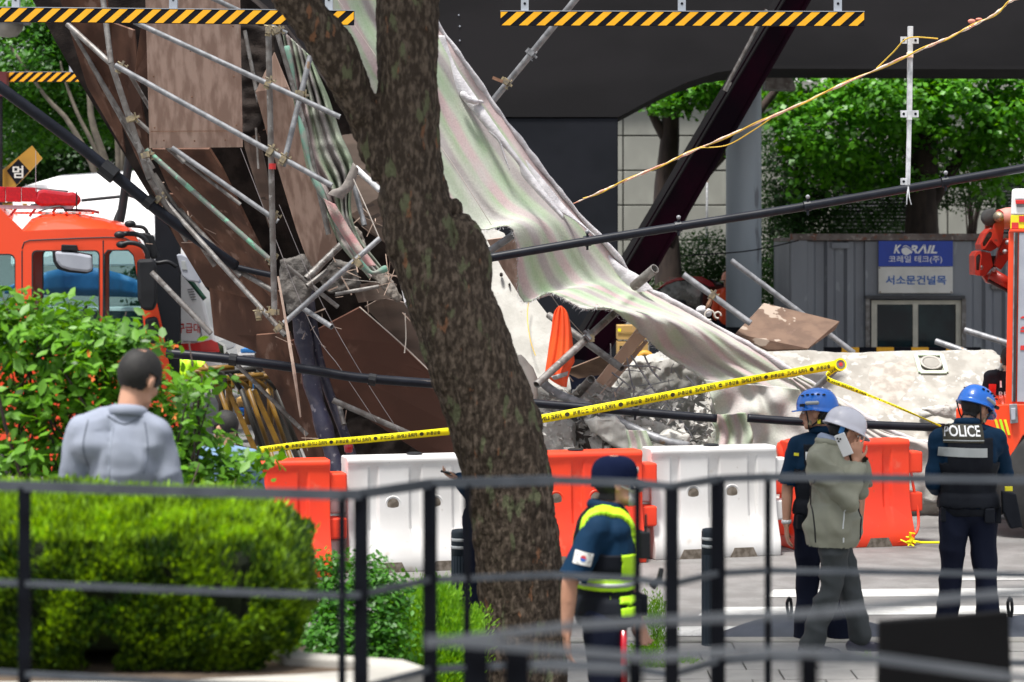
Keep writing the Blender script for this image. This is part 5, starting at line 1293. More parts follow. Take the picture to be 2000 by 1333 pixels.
# ------------------------------------------------------------------ the striped protective cloth
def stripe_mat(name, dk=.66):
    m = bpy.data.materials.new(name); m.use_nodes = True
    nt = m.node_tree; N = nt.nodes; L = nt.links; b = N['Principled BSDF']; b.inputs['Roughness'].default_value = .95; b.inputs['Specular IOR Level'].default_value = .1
    uv = N.new('ShaderNodeUVMap'); uv.uv_map = 'uv'
    tc = N.new('ShaderNodeTexCoord')
    sx = N.new('ShaderNodeSeparateXYZ'); L.new(uv.outputs[0], sx.inputs[0])
    n0 = N.new('ShaderNodeTexNoise'); n0.inputs['Scale'].default_value = 1.6; n0.inputs['Detail'].default_value = 3; L.new(tc.outputs['Object'], n0.inputs['Vector'])
    ma = N.new('ShaderNodeMath'); ma.operation = 'MULTIPLY_ADD'; ma.inputs[1].default_value = .16; L.new(n0.outputs[0], ma.inputs[0]); L.new(sx.outputs[1], ma.inputs[2])
    mf = N.new('ShaderNodeMath'); mf.operation = 'FRACT'; L.new(ma.outputs[0], mf.inputs[0])
    cr = N.new('ShaderNodeValToRGB'); L.new(mf.outputs[0], cr.inputs[0])
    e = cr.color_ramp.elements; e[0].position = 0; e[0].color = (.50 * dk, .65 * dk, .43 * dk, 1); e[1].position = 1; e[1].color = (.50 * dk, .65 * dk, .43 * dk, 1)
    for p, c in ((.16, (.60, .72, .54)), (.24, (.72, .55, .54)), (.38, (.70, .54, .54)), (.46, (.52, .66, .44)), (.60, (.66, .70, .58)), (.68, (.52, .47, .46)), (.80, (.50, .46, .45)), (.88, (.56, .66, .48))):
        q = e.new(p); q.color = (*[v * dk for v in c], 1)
    n1 = N.new('ShaderNodeTexNoise'); n1.inputs['Scale'].default_value = 2.2; n1.inputs['Detail'].default_value = 8; L.new(tc.outputs['Object'], n1.inputs['Vector'])
    mr = N.new('ShaderNodeMapRange'); mr.inputs[1].default_value = .42; mr.inputs[2].default_value = .72; mr.inputs[4].default_value = .75; L.new(n1.outputs[0], mr.inputs[0])
    # dustier towards the low end of the cloth (u)
    du = N.new('ShaderNodeMapRange'); du.inputs[1].default_value = .55; du.inputs[2].default_value = 1.0; du.inputs[4].default_value = .72; L.new(sx.outputs[0], du.inputs[0])
    ad = N.new('ShaderNodeMath'); ad.operation = 'ADD'; ad.use_clamp = True; L.new(mr.outputs[0], ad.inputs[0]); L.new(du.outputs[0], ad.inputs[1])
    mx = N.new('ShaderNodeMix'); mx.data_type = 'RGBA'; L.new(ad.outputs[0], mx.inputs[0]); L.new(cr.outputs[0], mx.inputs[6]); mx.inputs[7].default_value = (.72 * dk, .70 * dk, .665 * dk, 1)
    n2 = N.new('ShaderNodeTexNoise'); n2.inputs['Scale'].default_value = 55; n2.inputs['Detail'].default_value = 6; L.new(tc.outputs['Object'], n2.inputs['Vector'])
    m2 = N.new('ShaderNodeMapRange'); m2.inputs[1].default_value = .3; m2.inputs[2].default_value = .7; m2.inputs[3].default_value = .90; m2.inputs[4].default_value = 1.06; L.new(n2.outputs[0], m2.inputs[0])
    mu = N.new('ShaderNodeMix'); mu.data_type = 'RGBA'; mu.blend_type = 'MULTIPLY'; mu.inputs[0].default_value = 1; L.new(mx.outputs[2], mu.inputs[6]); L.new(m2.outputs[0], mu.inputs[7])
    L.new(mu.outputs[2], b.inputs['Base Color'])
    bp = N.new('ShaderNodeBump'); bp.inputs['Strength'].default_value = .4; bp.inputs['Distance'].default_value = .01; L.new(n2.outputs[0], bp.inputs['Height']); L.new(bp.outputs[0], b.inputs['Normal'])
    return m
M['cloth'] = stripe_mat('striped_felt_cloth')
M['cloth_dusty'] = stripe_mat('dusty_folded_cloth', .42)  # same stripes, darker: dusty dark green cloth
M['felt'] = mat('white_felt_edge', (0.60, 0.59, 0.61), (0.48, 0.47, 0.49), 0.95, scale=12, bump=.8, bscale=60, spec=.1, c3=(.45, .43, .45), s3=8, t3=.66)

M['cord_dusty'] = mat('dusty_rag', (.26, .235, .215), (.18, .16, .15), .9, scale=14)
cth = thing('striped_cloth', 'huge dusty pink and green striped cloth draped down the collapse', 'cloth', P(1400, 1000, 24.5))
Rp = [(800, -80, 23.95), (850, 38, 24.15), (905, 118, 24.25), (960, 200, 24.45), (1010, 266, 24.55), (1060, 332, 24.65), (1140, 430, 24.85), (1205, 500, 25.05), (1250, 556, 25.15), (1330, 598, 25.25), (1430, 655, 25.35), (1540, 722, 25.45), (1620, 770, 25.55), (1700, 820, 25.55), (1770, 855, 25.55), (1832, 872, 25.55)]
Lp = [(610, -80, 22.75), (650, 20, 22.95), (700, 110, 23.15), (745, 220, 23.35), (830, 345, 23.55), (925, 446, 23.75), (1000, 452, 23.85), (1018, 585, 24.05), (1075, 570, 24.05), (1135, 602, 24.05), (1198, 606, 24.05), (1290, 685, 24.95), (1372, 745, 25.05), (1388, 830, 25.05), (1350, 905, 24.95), (1500, 1010, 24.55)]
NU, NV = 330, 90
RC = lerp_curve([tuple(P(*p)) for p in Rp], NU); LC = lerp_curve([tuple(P(*p)) for p in Lp], NU)
u = np.linspace(0, 1, NU)[:, None]; v = np.linspace(0, 1, NV)[None, :]
A = RC[:, None, :] * (1 - v[..., None]) + LC[:, None, :] * v[..., None]
rag = (nz(np.stack([u[:, 0] * 90, u[:, 0] * 0, u[:, 0] * 0], 1), 1.3, 5) * .5 + nz(np.stack([u[:, 0] * 300, u[:, 0] * 0, u[:, 0] * 0], 1), 1.6, 6) * .5)
edge = (LC - RC) / np.linalg.norm(LC - RC, axis=1)[:, None]
A += edge[:, None, :] * (rag[:, None] * .03 * np.clip((v - .9) / .1, 0, 1))[..., None]
wid = np.linalg.norm(LC - RC, axis=1)[:, None]
s_ = v * wid
G = A.reshape(-1, 3)
sflat = (s_ + 0 * u).ravel(); uflat = (u + 0 * v).ravel(); vflat = (v + 0 * u).ravel()
fold = np.sin(sflat * 9 + 3 * np.sin(uflat * 9) + 2.5) * .018 + np.sin(sflat * 21 + 5 * np.sin(uflat * 7 + 1)) * .008 + nz(np.stack([sflat * 3, uflat * 7, uflat * 0], 1), 1, 3) * .035 + nz(np.stack([sflat * 12, uflat * 26, uflat * 0], 1), 1, 8) * .012
bulge = -np.sin(np.clip(vflat, 0, 1) * np.pi) * .05
# pipe ridge pressed under the cloth
ridge_a, ridge_b = np.array(P(1190, 612, 24.2)), np.array(P(1250, 556, 25.1))
dd = ridge_b - ridge_a; L2 = (dd ** 2).sum(); tt = np.clip(((G - ridge_a) @ dd) / L2, 0, 1); dist = np.linalg.norm((G - ridge_a - tt[:, None] * dd) * np.array([1, .15, 1]), axis=1)
ridge = -np.exp(-(dist / .05) ** 2) * .07
G = G + np.stack([np.zeros_like(fold), fold + bulge + ridge, np.zeros_like(fold)], 1)
G[:, 2] += nz(np.stack([sflat * 4, uflat * 30, uflat * 0], 1), 1, 18) * .01
uv = np.stack([uflat, sflat / .62 + .1], 1)
mb = MB().grid(G.reshape(NU, NV, 3))
obj('cloth_sheet', mb, M['cloth'], cth, smooth=True, uv=uv, solid=.012)
# white felt rim along the upper right edge, rolled
mb = MB(); rs = .027 + .006 * np.sin(np.arange(150) * .31) + .005 * np.sin(np.arange(150) * .83)
q = lerp_curve([tuple(P(p[0], p[1], p[2] - .03)) for p in Rp], 150); q[:, 2] += .004 * np.sin(np.arange(150) * .5)
mb.tube([tuple(a) for a in q], list(rs), 12); V = np.array(mb.v); V += (nz(V, 30, 3) * .007)[:, None] * np.array([[0, 1, 1]])
obj('rolled_edge', (V, mb.f), M['felt'], cth, smooth=True)
# white flap folded over the edge (px 870-1150)
def flap(name, Ltop, Rtop, Y, m, n=60, k=12, amp=.02, seed=1, parent=None, solid=.01, uvs=False, folds=0, famp=.03):
    a = lerp_curve([tuple(P(x, y, Y)) for x, y in Ltop], n); b = lerp_curve([tuple(P(x, y, Y)) for x, y in Rtop], n)
    vv = np.linspace(0, 1, k)[None, :, None]; A = a[:, None, :] * (1 - vv) + b[:, None, :] * vv
    G = A.reshape(-1, 3); G[:, 1] += nz(G, 11, seed) * amp - .02 * np.sin(np.tile(np.linspace(0, np.pi, k), n))
    if folds:
        ph = np.tile(np.linspace(0, folds * 2 * np.pi, k), n) + np.repeat(np.linspace(0, 3, n), k) + 2.2 * nz(G * np.array([1, 1, .5]), 5, seed + 9)
        G[:, 1] += famp * np.sin(ph) * (.55 + .6 * nz(G, 4, seed + 3))
    uv = np.stack([np.repeat(np.linspace(0, .5, n) if name != 'cloth_skirt' else np.linspace(.85, 1.1, n), k), np.tile(np.linspace(0, 1, k), n)], 1) if uvs else None
    return obj(name, MB().grid(G.reshape(n, k, 3)), m, parent, smooth=True, solid=solid, uv=uv)
flap('felt_flap', [(868, 70), (890, 130), (930, 190), (985, 270), (1030, 330), (1060, 370), (1100, 420)], [(855, 70), (862, 140), (900, 190), (950, 250), (1010, 318), (1025, 350), (1100, 430)], 24.1, M['felt'], seed=4, parent=cth)
flap('felt_flap', [(1015, 300), (1060, 350), (1105, 405), (1150, 450), (1185, 478)], [(1010, 318), (1040, 365), (1075, 405), (1120, 428), (1170, 470)], 24.5, M['felt'], seed=6, parent=cth)
flap('felt_flap', [(1180, 490), (1215, 520), (1250, 540), (1275, 565)], [(1165, 490), (1195, 525), (1225, 560), (1245, 572)], 25.0, M['felt'], seed=7, parent=cth)
obj('torn_shred', MB().tube([tuple(v) for v in lerp_curve([P(955, 255, 24.1), P(975, 275, 24.1), P(985, 305, 24.1), P(996, 333, 24.1)], 14)], [.03, .035, .04, .04, .035, .03, .03, .026, .024, .02, .018, .012, .008, .004], 7, sq=.5), M['felt'], cth, smooth=True)
obj('torn_shred', MB().tube([tuple(v) for v in lerp_curve([P(900, 180, 24.0), P(918, 196, 24.0), P(945, 200, 24.1)], 10)], [.01, .03, .04, .03, .04, .03, .035, .02, .02, .005], 7), M['felt'], cth, smooth=True)
# frayed fringe along the torn lower edge
r_ = np.random.default_rng(15); mb = MB()
for i in range(NU):
    if not (.30 < u[i, 0] < .95): continue
    for k in range(5):
        p = Vector(G.reshape(NU, NV, 3)[i, -1]) + Vector(r_.normal(size=3)) * .01
        d = Vector(edge[i]) * r_.uniform(.01, .05) + Vector(r_.normal(size=3)) * .015; d.z -= .01
        s = Vector((.0025, 0, .0015)); mb.add([p - s, p + s, p + d], [(0, 1, 2)])
obj('frayed_fringe', mb, M['felt'], cth, kind='stuff', recalc=False)
# dusty skirt of the cloth hanging to the barrier
flap('cloth_skirt', [(1376, 742), (1392, 790), (1400, 830), (1352, 890), (1340, 930)], [(1560, 760), (1600, 820), (1640, 860), (1640, 900), (1640, 940)], 24.75, M['cloth'], n=60, k=60, amp=.05, seed=14, parent=cth, uvs=True, folds=4, famp=.03)
flap('cloth_skirt', [(1540, 740), (1600, 800), (1680, 850), (1700, 900), (1700, 960)], [(1560, 735), (1640, 780), (1720, 840), (1830, 880), (1850, 985)], 24.85, M['cloth'], n=50, k=40, amp=.04, seed=15, parent=cth, uvs=True, folds=3)
o = flap('crumpled_cloth', [(1385, 812), (1400, 850), (1385, 900), (1380, 940)], [(1455, 806), (1470, 850), (1460, 900), (1450, 940)], 24.1, M['cloth'], n=50, k=40, amp=.07, seed=16, uvs=True, folds=3, famp=.06); tag(o, 'crumpled pink and green cloth end hanging over the black rail', 'cloth')
o = flap('crumpled_cloth', [(1222, 840), (1228, 870), (1222, 900)], [(1262, 842), (1275, 870), (1290, 900)], 24.2, M['cloth'], n=30, k=30, amp=.05, seed=17, uvs=True, folds=2, famp=.05); tag(o, 'small green cloth scrap hanging just above the barriers', 'cloth')
# stretched tube with cloth ridge lower right (under-cloth pipe)
tag(ptube('tape_holder_tube', (1560, 792, 24.2), (1645, 709, 23.6), M['galv'], None, .032), 'grey tube holding the end of the yellow tape', 'tube')

# left strip of cloth hanging in folds over the scaffold
lc = thing('folded_cloth', 'narrow green and pink cloth hanging in folds beside the forked branch', 'cloth', P(650, 560, 24))
flap('cloth_strip', [(552, 60), (575, 200), (600, 330), (628, 390), (660, 470), (700, 520), (722, 545)], [(605, 110), (640, 190), (664, 260), (690, 325), (684, 400), (700, 460), (745, 522)], 23.55, M['cloth_dusty'], n=110, k=60, amp=.03, seed=21, parent=lc, uvs=True, folds=5, famp=.07)
flap('knotted_end', [(690, 318), (668, 362), (648, 372), (640, 380)], [(700, 330), (690, 365), (676, 380), (668, 390)], 23.35, M['cord_dusty'], n=26, k=14, amp=.04, seed=22, parent=lc)
obj('rolled_hem', MB().tube([tuple(v) for v in lerp_curve([P(560, 90, 23.4), P(585, 220, 23.4), P(608, 330, 23.4), P(640, 400, 23.4), P(680, 470, 23.4), P(720, 530, 23.4), P(756, 524, 23.4)], 50)], list(.025 + .01 * np.sin(np.arange(50) * .7)), 8), mat('green_cloth_hem', (.13, .30, .23), (.24, .26, .23), .95, scale=8), lc, smooth=True)
flap('pink_strip', [(632, 388), (650, 430), (680, 475), (718, 520)], [(655, 400), (678, 440), (705, 480), (735, 520)], 23.3, mat('pink_cloth', (.42, .22, .22), (.36, .30, .27), .95, scale=7, bump=.5, bscale=60), n=40, k=16, amp=.03, seed=25, parent=lc, folds=1)
obj('hanging_tuft', MB().tube([P(792, 560, 24.7), P(800, 590, 24.6), P(812, 620, 24.6)], [.05, .06, .02], 8), M['felt'], lc)
# pipe-pressed soft shadow gap: end of thrust tube above the cloth is its own tube (see loose tubes)
# ------------------------------------------------------------------ clearance bars at the top
def hazard_bar(lab, x0, y0, x1, y1, h, Y, n, posts, ph=0.0):
    t = thing('clearance_bar', lab, 'clearance bar', P((x0 + x1) / 2, (y0 + y1) / 2 + h / 2, Y), 'height clearance bars')
    a, b = P(x0, y0, Y), P(x1, y1, Y); hh = h / (F / Y)
    d = (b - a); Ld = d.length; d.normalize(); up = Vector((0, 0, 1))
    mb = MB(); mb.bar(a, b, .035, hh, up=(0, 0, 1)); bd = obj('beam', mb, M['hazard_black'], t, bevel=.004)
    w = Ld / n; sl = hh * 1.05
    fy = -.0205
    pr = None
    for k in range(-1, n + 1):
        s0 = (k + ph) * w; s1 = s0 + w * .5
        q = [(s0, -1), (s1, -1), (s1 + sl, 1), (s0 + sl, 1)]
        # clip at the ends
        poly = []
        for (sx, sz) in q: poly.append([sx, sz])
        def clip(poly, lim, sign):
            out = []
            for i in range(len(poly)):
                p, q2 = poly[i], poly[(i + 1) % len(poly)]
                ip = sign * (p[0] - lim) >= 0; iq = sign * (q2[0] - lim) >= 0
                if ip: out.append(p)
                if ip != iq:
                    tt = (lim - p[0]) / (q2[0] - p[0]); out.append([lim, p[1] + (q2[1] - p[1]) * tt])
            return out
        poly = clip(poly, 0.004, 1)
        if len(poly) > 2: poly = clip(poly, Ld - .004, -1)
        if len(poly) < 3: continue
        pts = [a + d * sx + up * (sz * hh * .47) + Vector((0, fy, 0)) for sx, sz in poly]
        obj('yellow_stripe', MB().prism(pts, (0, .0025, 0)), M['hazard_yellow'], t)
    obj('top_edge', MB().bar(a + up * (hh / 2 + .004) + Vector((0, -.002, 0)), b + up * (hh / 2 + .004) + Vector((0, -.002, 0)), .04, .006), M['sign_grey'], t)
    for (px, w_) in posts:
        p = P(px, y0, Y); ww = w_ / (F / Y)
        mb = MB(); mb.box((p.x, Y + .03, p.z + hh * .5 + .35), (ww, .05, .8)); ps = obj('hanger', mb, M['sign_grey'], t)
        mb = MB(); mb.tube([(p.x, Y + .002, p.z + hh * .5 + .07), (p.x, Y + .012, p.z + hh * .5 + .07)], .012, 8); obj('bolt', mb, M['hazard_black'], ps)
    # strut up to the gantry beam out of frame
    return t
hazard_bar('left yellow and black striped bar crossing the pale plywood and the tree', -60, 29, 692, 36, 28, 21.0, 23, [(30, 15), (338, 16), (642, 15)], .1)
hazard_bar('right yellow and black striped bar in front of the dark overpass', 977, 37, 1688, 38, 28, 21.0, 21, [(1025, 15), (1332, 15), (1637, 15)], .08)
hazard_bar('small distant yellow and black bar above the pale stemmed tree', 13, 151, 160, 151, 19, 34.0, 8, [(140, 10)], .3)
mb = MB(); mb.bar(P(-100, -60, 21.03), P(2200, -60, 21.03), .12, .12); gt = obj('gantry_beam', mb, M['sign_grey'], label='grey gantry beam carrying the striped clearance bars', cat='gantry')
# hanger of small bar, dark post at left, fixture
t = thing('signal_arm', 'dark steel arm with a red black joint at the left edge', 'post', P(0, 420, 33.9))
obj('arm', MB().box(P(4, 165, 33.9), (.16, .2, .34)), mat('dark_red_joint', (.10, .01, .012)), t); obj('post', MB().tube([P(1, 180, 33.9), P(1, 420, 33.9)], .03, 8), M['plastic_black'], t)
t = thing('street_fixture', 'half round pale lamp fixture behind the left end of the bar', 'lamp', P(15, 78, 40))
obj('hood', MB().lathe([(.02, -.22), (.15, -.2), (.24, -.1), (.28, 0)], P(15, 48, 40), 20), M['kerb'], t, smooth=True); obj('arm', MB().bar(P(-40, 46, 40), P(60, 46, 40), .14, .06), M['galv'], t)

# crossing warning board
t = thing('crossing_sign', 'dim yellow diagonal board with a Korean syllable on a black diamond', 'sign', P(20, 430, 34))
YY = 34.0
dg = [(-60, 385), (-25, 420), (82, 322), (52, 285)]
dg = [(62, 285), (82, 310), (-5, 402), (-40, 370)]
obj('board', MB().prism([P(x, y, YY) for x, y in dg], (0, .04, 0)), mat('dim_yellow_board', (.42, .22, .02), (.36, .19, .02)), t)
obj('black_diamond', MB().prism([P(x, y, YY - .006) for x, y in ((36, 311), (57, 334), (33, 361), (13, 334))], (0, .004, 0)), M['hazard_black'], t)
lettering('lettering', '멈', P(35, 336, YY - .009), X, Z, 24 * YY / F, M['sign_white'], t, width=21 * YY / F, bold=.02)
obj('lower_board', MB().prism([P(x, y, YY) for x, y in ((-10, 398), (52, 398), (52, 415), (-10, 415))], (0, .04, 0)), mat('dim_yellow_board2', (.36, .19, .02)), t)

# ------------------------------------------------------------------ white canopy tent and blue tarp
tt = thing('canopy_tent', 'white event canopy on thin dark poles behind the fire truck', 'tent', P(170, 900, 36))
mb = MB()
q = [P(25, 372, 34.0), P(60, 360, 34.2), P(180, 352, 34.2), P(288, 345, 34), P(300, 372, 34), P(302, 455, 33.6), P(300, 520, 33.6), P(20, 520, 33.6)]
mb.prism(q, (0, 2.4, .2)); obj('canopy', mb, M['white_tarp'], tt, bevel=.03)
mb = MB(); mb.prism([P(330, 430, 35), P(375, 480, 35), P(400, 520, 35), P(420, 560, 35), P(330, 560, 35)], (0, 1.5, 0)); obj('side_flap', mb, M['white_tarp'], tt)
for x0, x1, y0, y1 in ((60, 238, 402, 384), (245, 300, 380, 398), (243, 222, 385, 435)):
    obj('pole', MB().tube([P(x0, y0, 33.0), P(x1, y1, 33.0)], .022, 8), M['plastic_black'], tt)
bt = obj('blue_tarp', MB().grid(np.array([[tuple(P(10 + i * 28, 562 - 45 * math.sin(i / 11 * math.pi) * (1 - j / 3) + j * 4 + i * .8, 33.2 + .2 * math.sin(i * 1.7))) for j in range(4)] for i in range(12)])), M['blue_tarp'], smooth=True, solid=.02)
tag(bt, 'blue tarp seen through the fire truck windows', 'tarp')
mb = MB(); mb.prism([P(20, 600, 33.4), P(360, 600, 33.4), P(360, 760, 33.4), P(20, 760, 33.4)], (0, .8, 0)); tag(obj('white_van', mb, M['white_paint'], bevel=.05), 'pale van side seen through the fire truck windows', 'van')
bpy.data.objects['white_van'].parent = None
v_ = bpy.data.objects['white_van']
obj('window', MB().prism([P(120, 608, 33.38), P(330, 608, 33.38), P(330, 640, 33.38), P(120, 640, 33.38)], (0, .01, 0)), M['window_glass'], v_)
obj('side_stripe', MB().prism([P(20, 675, 33.385), P(358, 675, 33.385), P(358, 690, 33.385), P(20, 690, 33.385)], (0, .01, 0)), M['plastic_grey'], v_)

# ------------------------------------------------------------------ ambulance
am = thing('ambulance', 'white ambulance rear with red stripe and Korean lettering behind the boards', 'ambulance', P(390, 950, 31))
YA = 31.0
prof = [(300, 530), (378, 530), (392, 560), (404, 610), (412, 640), (424, 668), (430, 690), (300, 690)]
mb = MB(); mb.prism([P(x, y, YA) for x, y in prof], (0, 1.9, 0)); obj('body', mb, M['white_paint'], am, bevel=.04)
mb = MB(); mb.prism([P(x, y, YA - .012) for x, y in ((300, 674), (380, 671), (412, 664), (425, 670), (429, 688), (300, 689))], (0, .012, 0)); obj('red_stripe', mb, M['amb_red'], am)
mb = MB(); mb.prism([P(x, y, YA + .01) for x, y in ((300, 690), (430, 690), (440, 760), (300, 780))], (0, 1.8, 0)); obj('lower_body', mb, M['white_paint'], am)
mb = MB(); mb.prism([P(x, y, YA - .01) for x, y in ((423, 668), (436, 676), (438, 694), (428, 694))], (0, .3, 0)); obj('tail_lamp', mb, M['glass_car'], am)
mb = MB(); mb.tube([P(358, 667, YA - .012), P(385, 668, YA - .012), P(394, 655, YA - .012), P(388, 620, YA - .012)], .008, 5); obj('hatch_line', mb, M['galv'], am)
for k in range(5):
    mb = MB(); mb.bar(P(366 + k * 2, 566 + k * 5, YA - .01), P(378 + k * 1.4, 565 + k * 5, YA - .01), .008, .012); obj('vent_slot', mb, M['galv'], am)
lettering('lettering', '구급대', P(369, 641, YA - .004), X, Z, 20 * YA / F, M['print_red'], am, width=44 * YA / F, bold=.012, lift=.003)
# blue crates and things beyond
for lab, x0, y0, x1, y1, mm in (('blue storage bin beyond the ambulance under the boards', 470, 682, 497, 690, 'blue_tarp'), ('white storage bin lid below the blue bin', 466, 690, 497, 699, 'white_paint'), ('blue water crate seen between yellow barricades', 470, 720, 497, 760, 'blue_tarp'),
                    ('yellow and white crate low between the barricades', 462, 778, 497, 795, 'carton'), ('dark blue crate above the white box', 460, 797, 495, 812, 'print_blue'), ('white box at the bottom between the barricades', 460, 815, 486, 838, 'sign_white')):
    mb = MB(); mb.prism([P(x0, y0, 34), P(x1, y0, 34), P(x1, y1, 34), P(x0, y1, 34)], (0, .5, 0)); o = obj('storage_box', mb, M[mm], bevel=.01, label=lab, cat='box')
    mb = MB(); mb.bar(P(x0, y0 + 2, 33.97), P(x1, y0 + 2, 33.97), .03, .025); obj('lid_rim', mb, M[mm], o)
tag(obj('neon_cloth', MB().grid(np.array([[tuple(P(352 + i * 6, 702 + j * 13 + 2 * math.sin(i * 2), 29 + .05 * math.sin(i * 1.3 + j))) for j in range(4)] for i in range(9)])), M['neon'], smooth=True, solid=.02), 'bright yellow cloth lying behind the bush leaves', 'cloth')

# yellow barricades leaning in a row
bc0 = thing('folding_barricade', 'nearest yellow tubular barricade frame leaning behind the bush', 'barricade', P(430, 1000, 27))
def barricade(root, x, Y, shade, wid=60, top=712):
    for (xa, ya, xb, yb, r) in ((x, top, x + 30, 760, .03), (x + 30, 760, x + 72, 880, .028), (x + 72, 880, x + 110, 985, .028), (x - 20, top + 12, x + wid, top + 5, .035)):
        obj('frame_tube', MB().tube([P(xa, ya, Y), P(xb, yb, Y)], r, 10), M[shade], root, smooth=True)
    obj('bent_handle', MB().tube([tuple(v) for v in lerp_curve([P(x - 22, 770, Y - .1), P(x - 22, 735, Y - .1), P(x - 12, 726, Y - .1), P(x - 2, 735, Y - .1), P(x, 760, Y - .1)], 16)], .022, 8), M[shade], root, smooth=True)
    obj('upright', MB().tube([P(x - 8, top + 10, Y + .05), P(x - 6, 830, Y + .05)], .04, 10), M[shade], root, smooth=True)
barricade(bc0, 398, 27, 'barricade_yellow')
M['barricade_dark'] = mat('black_barricade_steel', (.02, .018, .014))
for k, (x, Y, sh_, lab) in enumerate(((440, 27.5, 'barricade_dark', 'black barricade frame right behind the nearest yellow one'), (455, 28, 'barricade_yellow', 'yellow barricade frame under the black rail clamp'), (490, 28.4, 'barricade_yellow', 'yellow barricade frame leaning beside the brown board'),
                                ((510), 28.7, 'barricade_dark', 'black barricade frame leaning below the brown board'), (535, 29, 'barricade_yellow', 'farthest yellow barricade frame in front of the navy steel'))):
    t = thing('folding_barricade', lab, 'barricade', P(x + 40, 1000, Y)); barricade(t, x, Y, sh_, top=728 if k else 716)
for k in range(7):
    x = 415 + k * 27
    tag(obj('slanted_slat', MB().bar(P(x, 750 + k * 4, 27.8 + k * .2), P(x + 105, 985 + k * 4, 27.6 + k * .2), .04, .05), M['barricade_yellow'] if k % 2 else M['barricade_dark']), '%s slanted slat from the left at the foot of the barricades, %s' % (('first', 'second', 'third', 'fourth', 'fifth', 'sixth', 'seventh')[k], 'yellow' if k % 2 else 'black'), 'slat', 'slats leaning behind the shrub')
tag(obj('shaded_wall', MB().prism([P(497, 690, 33.5), P(700, 690, 33.5), P(700, 960, 33.5), P(497, 960, 33.5)], (0, .5, 0)), M['concrete_dark'], bevel=.01), 'dark grey shaded wall behind the yellow barricades', 'wall')  # near-black colour carries the shade behind the barricades
tag(obj('small_beacon', MB().lathe([(.02, 0), (.04, .01), (.045, .06), (.03, .10), (.01, .12)], P(681, 885, 23.2), 12), M['lens_red'], smooth=True), 'tiny red and white beacon above the first white barrier', 'beacon')

# ------------------------------------------------------------------ the far things at the right of the pier
# red parked car
rc = thing('parked_car', 'red and black parked car half hidden behind the cloth edge', 'car', P(1360, 740, 42.5))
YR = 42.0
prof = [(1262, 625), (1268, 590), (1283, 568), (1300, 553), (1320, 545), (1345, 542), (1375, 543), (1400, 548), (1425, 556), (1445, 566), (1455, 600), (1455, 660), (1262, 660)]
obj('body', MB().prism([P(x, y, YR) for x, y in prof], (0, 1.7, 0)), M['car_black'], rc, bevel=.05)
obj('roof', MB().prism([P(x, y, YR - .01) for x, y in ((1283, 566), (1300, 552), (1322, 543), (1345, 540), (1372, 541), (1392, 552), (1397, 560), (1385, 560), (1360, 549), (1340, 546), (1318, 550))], (0, 1.5, 0)), M['car_red'], rc, bevel=.01)
obj('windscreen', MB().prism([P(x, y, YR - .015) for x, y in ((1284, 571), (1300, 558), (1322, 550), (1345, 549), (1362, 556), (1372, 568), (1360, 594), (1340, 592), (1310, 580))], (0, .02, 0)), M['glass_car'], rc)
obj('rear_window', MB().prism([P(x, y, YR - .015) for x, y in ((1385, 546), (1402, 549), (1412, 556), (1400, 556))], (0, .02, 0)), M['glass_car'], rc)
obj('wing_mirror', MB().ell(P(1330, 592, YR - .12), (.10, .06, .06)), M['car_black'], rc, smooth=True)
obj('bumper', MB().prism([P(x, y, YR - .05) for x, y in ((1290, 580), (1340, 596), (1358, 600), (1355, 625), (1290, 625))], (0, .05, 0)), M['car_black'], rc, bevel=.02)
for x in (1285, 1425): obj('wheel', MB().lathe([(.30, -.1), (.33, -.06), (.33, .06), (.30, .1)], P(x, 790, YR + .1), 20, Matrix.Rotation(rad(90), 3, 'X')), M['rubber'], rc)
# cartons
for i, (lab, x0, y0, x1, y1) in enumerate((('upper tan carton behind the rubble beside the black pier', 1206, 636, 1270, 664), ('middle tan carton with dark print below the upper one', 1206, 668, 1266, 710), ('brown carton to the right behind the cloth edge', 1290, 660, 1340, 705), ('low tan carton under the printed one', 1206, 712, 1262, 760))):
    o = obj('carton', MB().prism([P(x0, y0, 32.5), P(x1, y0, 32.5), P(x1, y1, 32.5), P(x0, y1, 32.5)], (0, .4, 0)), M['carton'], bevel=.006, label=lab, cat='carton', group='cartons behind the rubble')
    obj('tape_strip', MB().bar(P(x0, (y0 + y1) / 2, 32.49), P(x1, (y0 + y1) / 2, 32.49), .006, .02), mat('carton_tape', (.38, .24, .07)), o)
    if i == 0: obj('yellow_label', MB().prism([P(1207, 642, 32.49), P(1213, 642, 32.49), P(1213, 648, 32.49), P(1207, 648, 32.49)], (0, .004, 0)), M['tape'], o)
    if i == 1:
        for a_, b_ in ((1210, 1217), (1240, 1244), (1246, 1252)): obj('print_mark', MB().prism([P(a_, 676, 32.49), P(b_, 676, 32.49), P(b_, 690, 32.49), P(a_, 690, 32.49)], (0, .004, 0)), M['black_print'], o)
tag(obj('dark_post', MB().tube([P(1278, 650, 32), P(1278, 740, 32)], .07, 14), M['girder2'], smooth=True), 'short dark post between the tan cartons', 'post')
tag(obj('curved_pipe', MB().tube([tuple(v) for v in lerp_curve([P(1240, 712, 30), P(1255, 692, 30), P(1270, 696, 30), P(1280, 715, 30)], 14)], .045, 10), M['hose'], smooth=True), 'brown curved pipe arching behind the rubble', 'pipe')
tag(obj('coiled_cloth', MB().ell(P(1371, 606, 27.5), (.07, .07, .05)).ell(P(1382, 611, 27.5), (.05, .06, .05)), M['felt'], smooth=True), 'white knotted cloth lump on the edge of the fallen cloth', 'cloth')
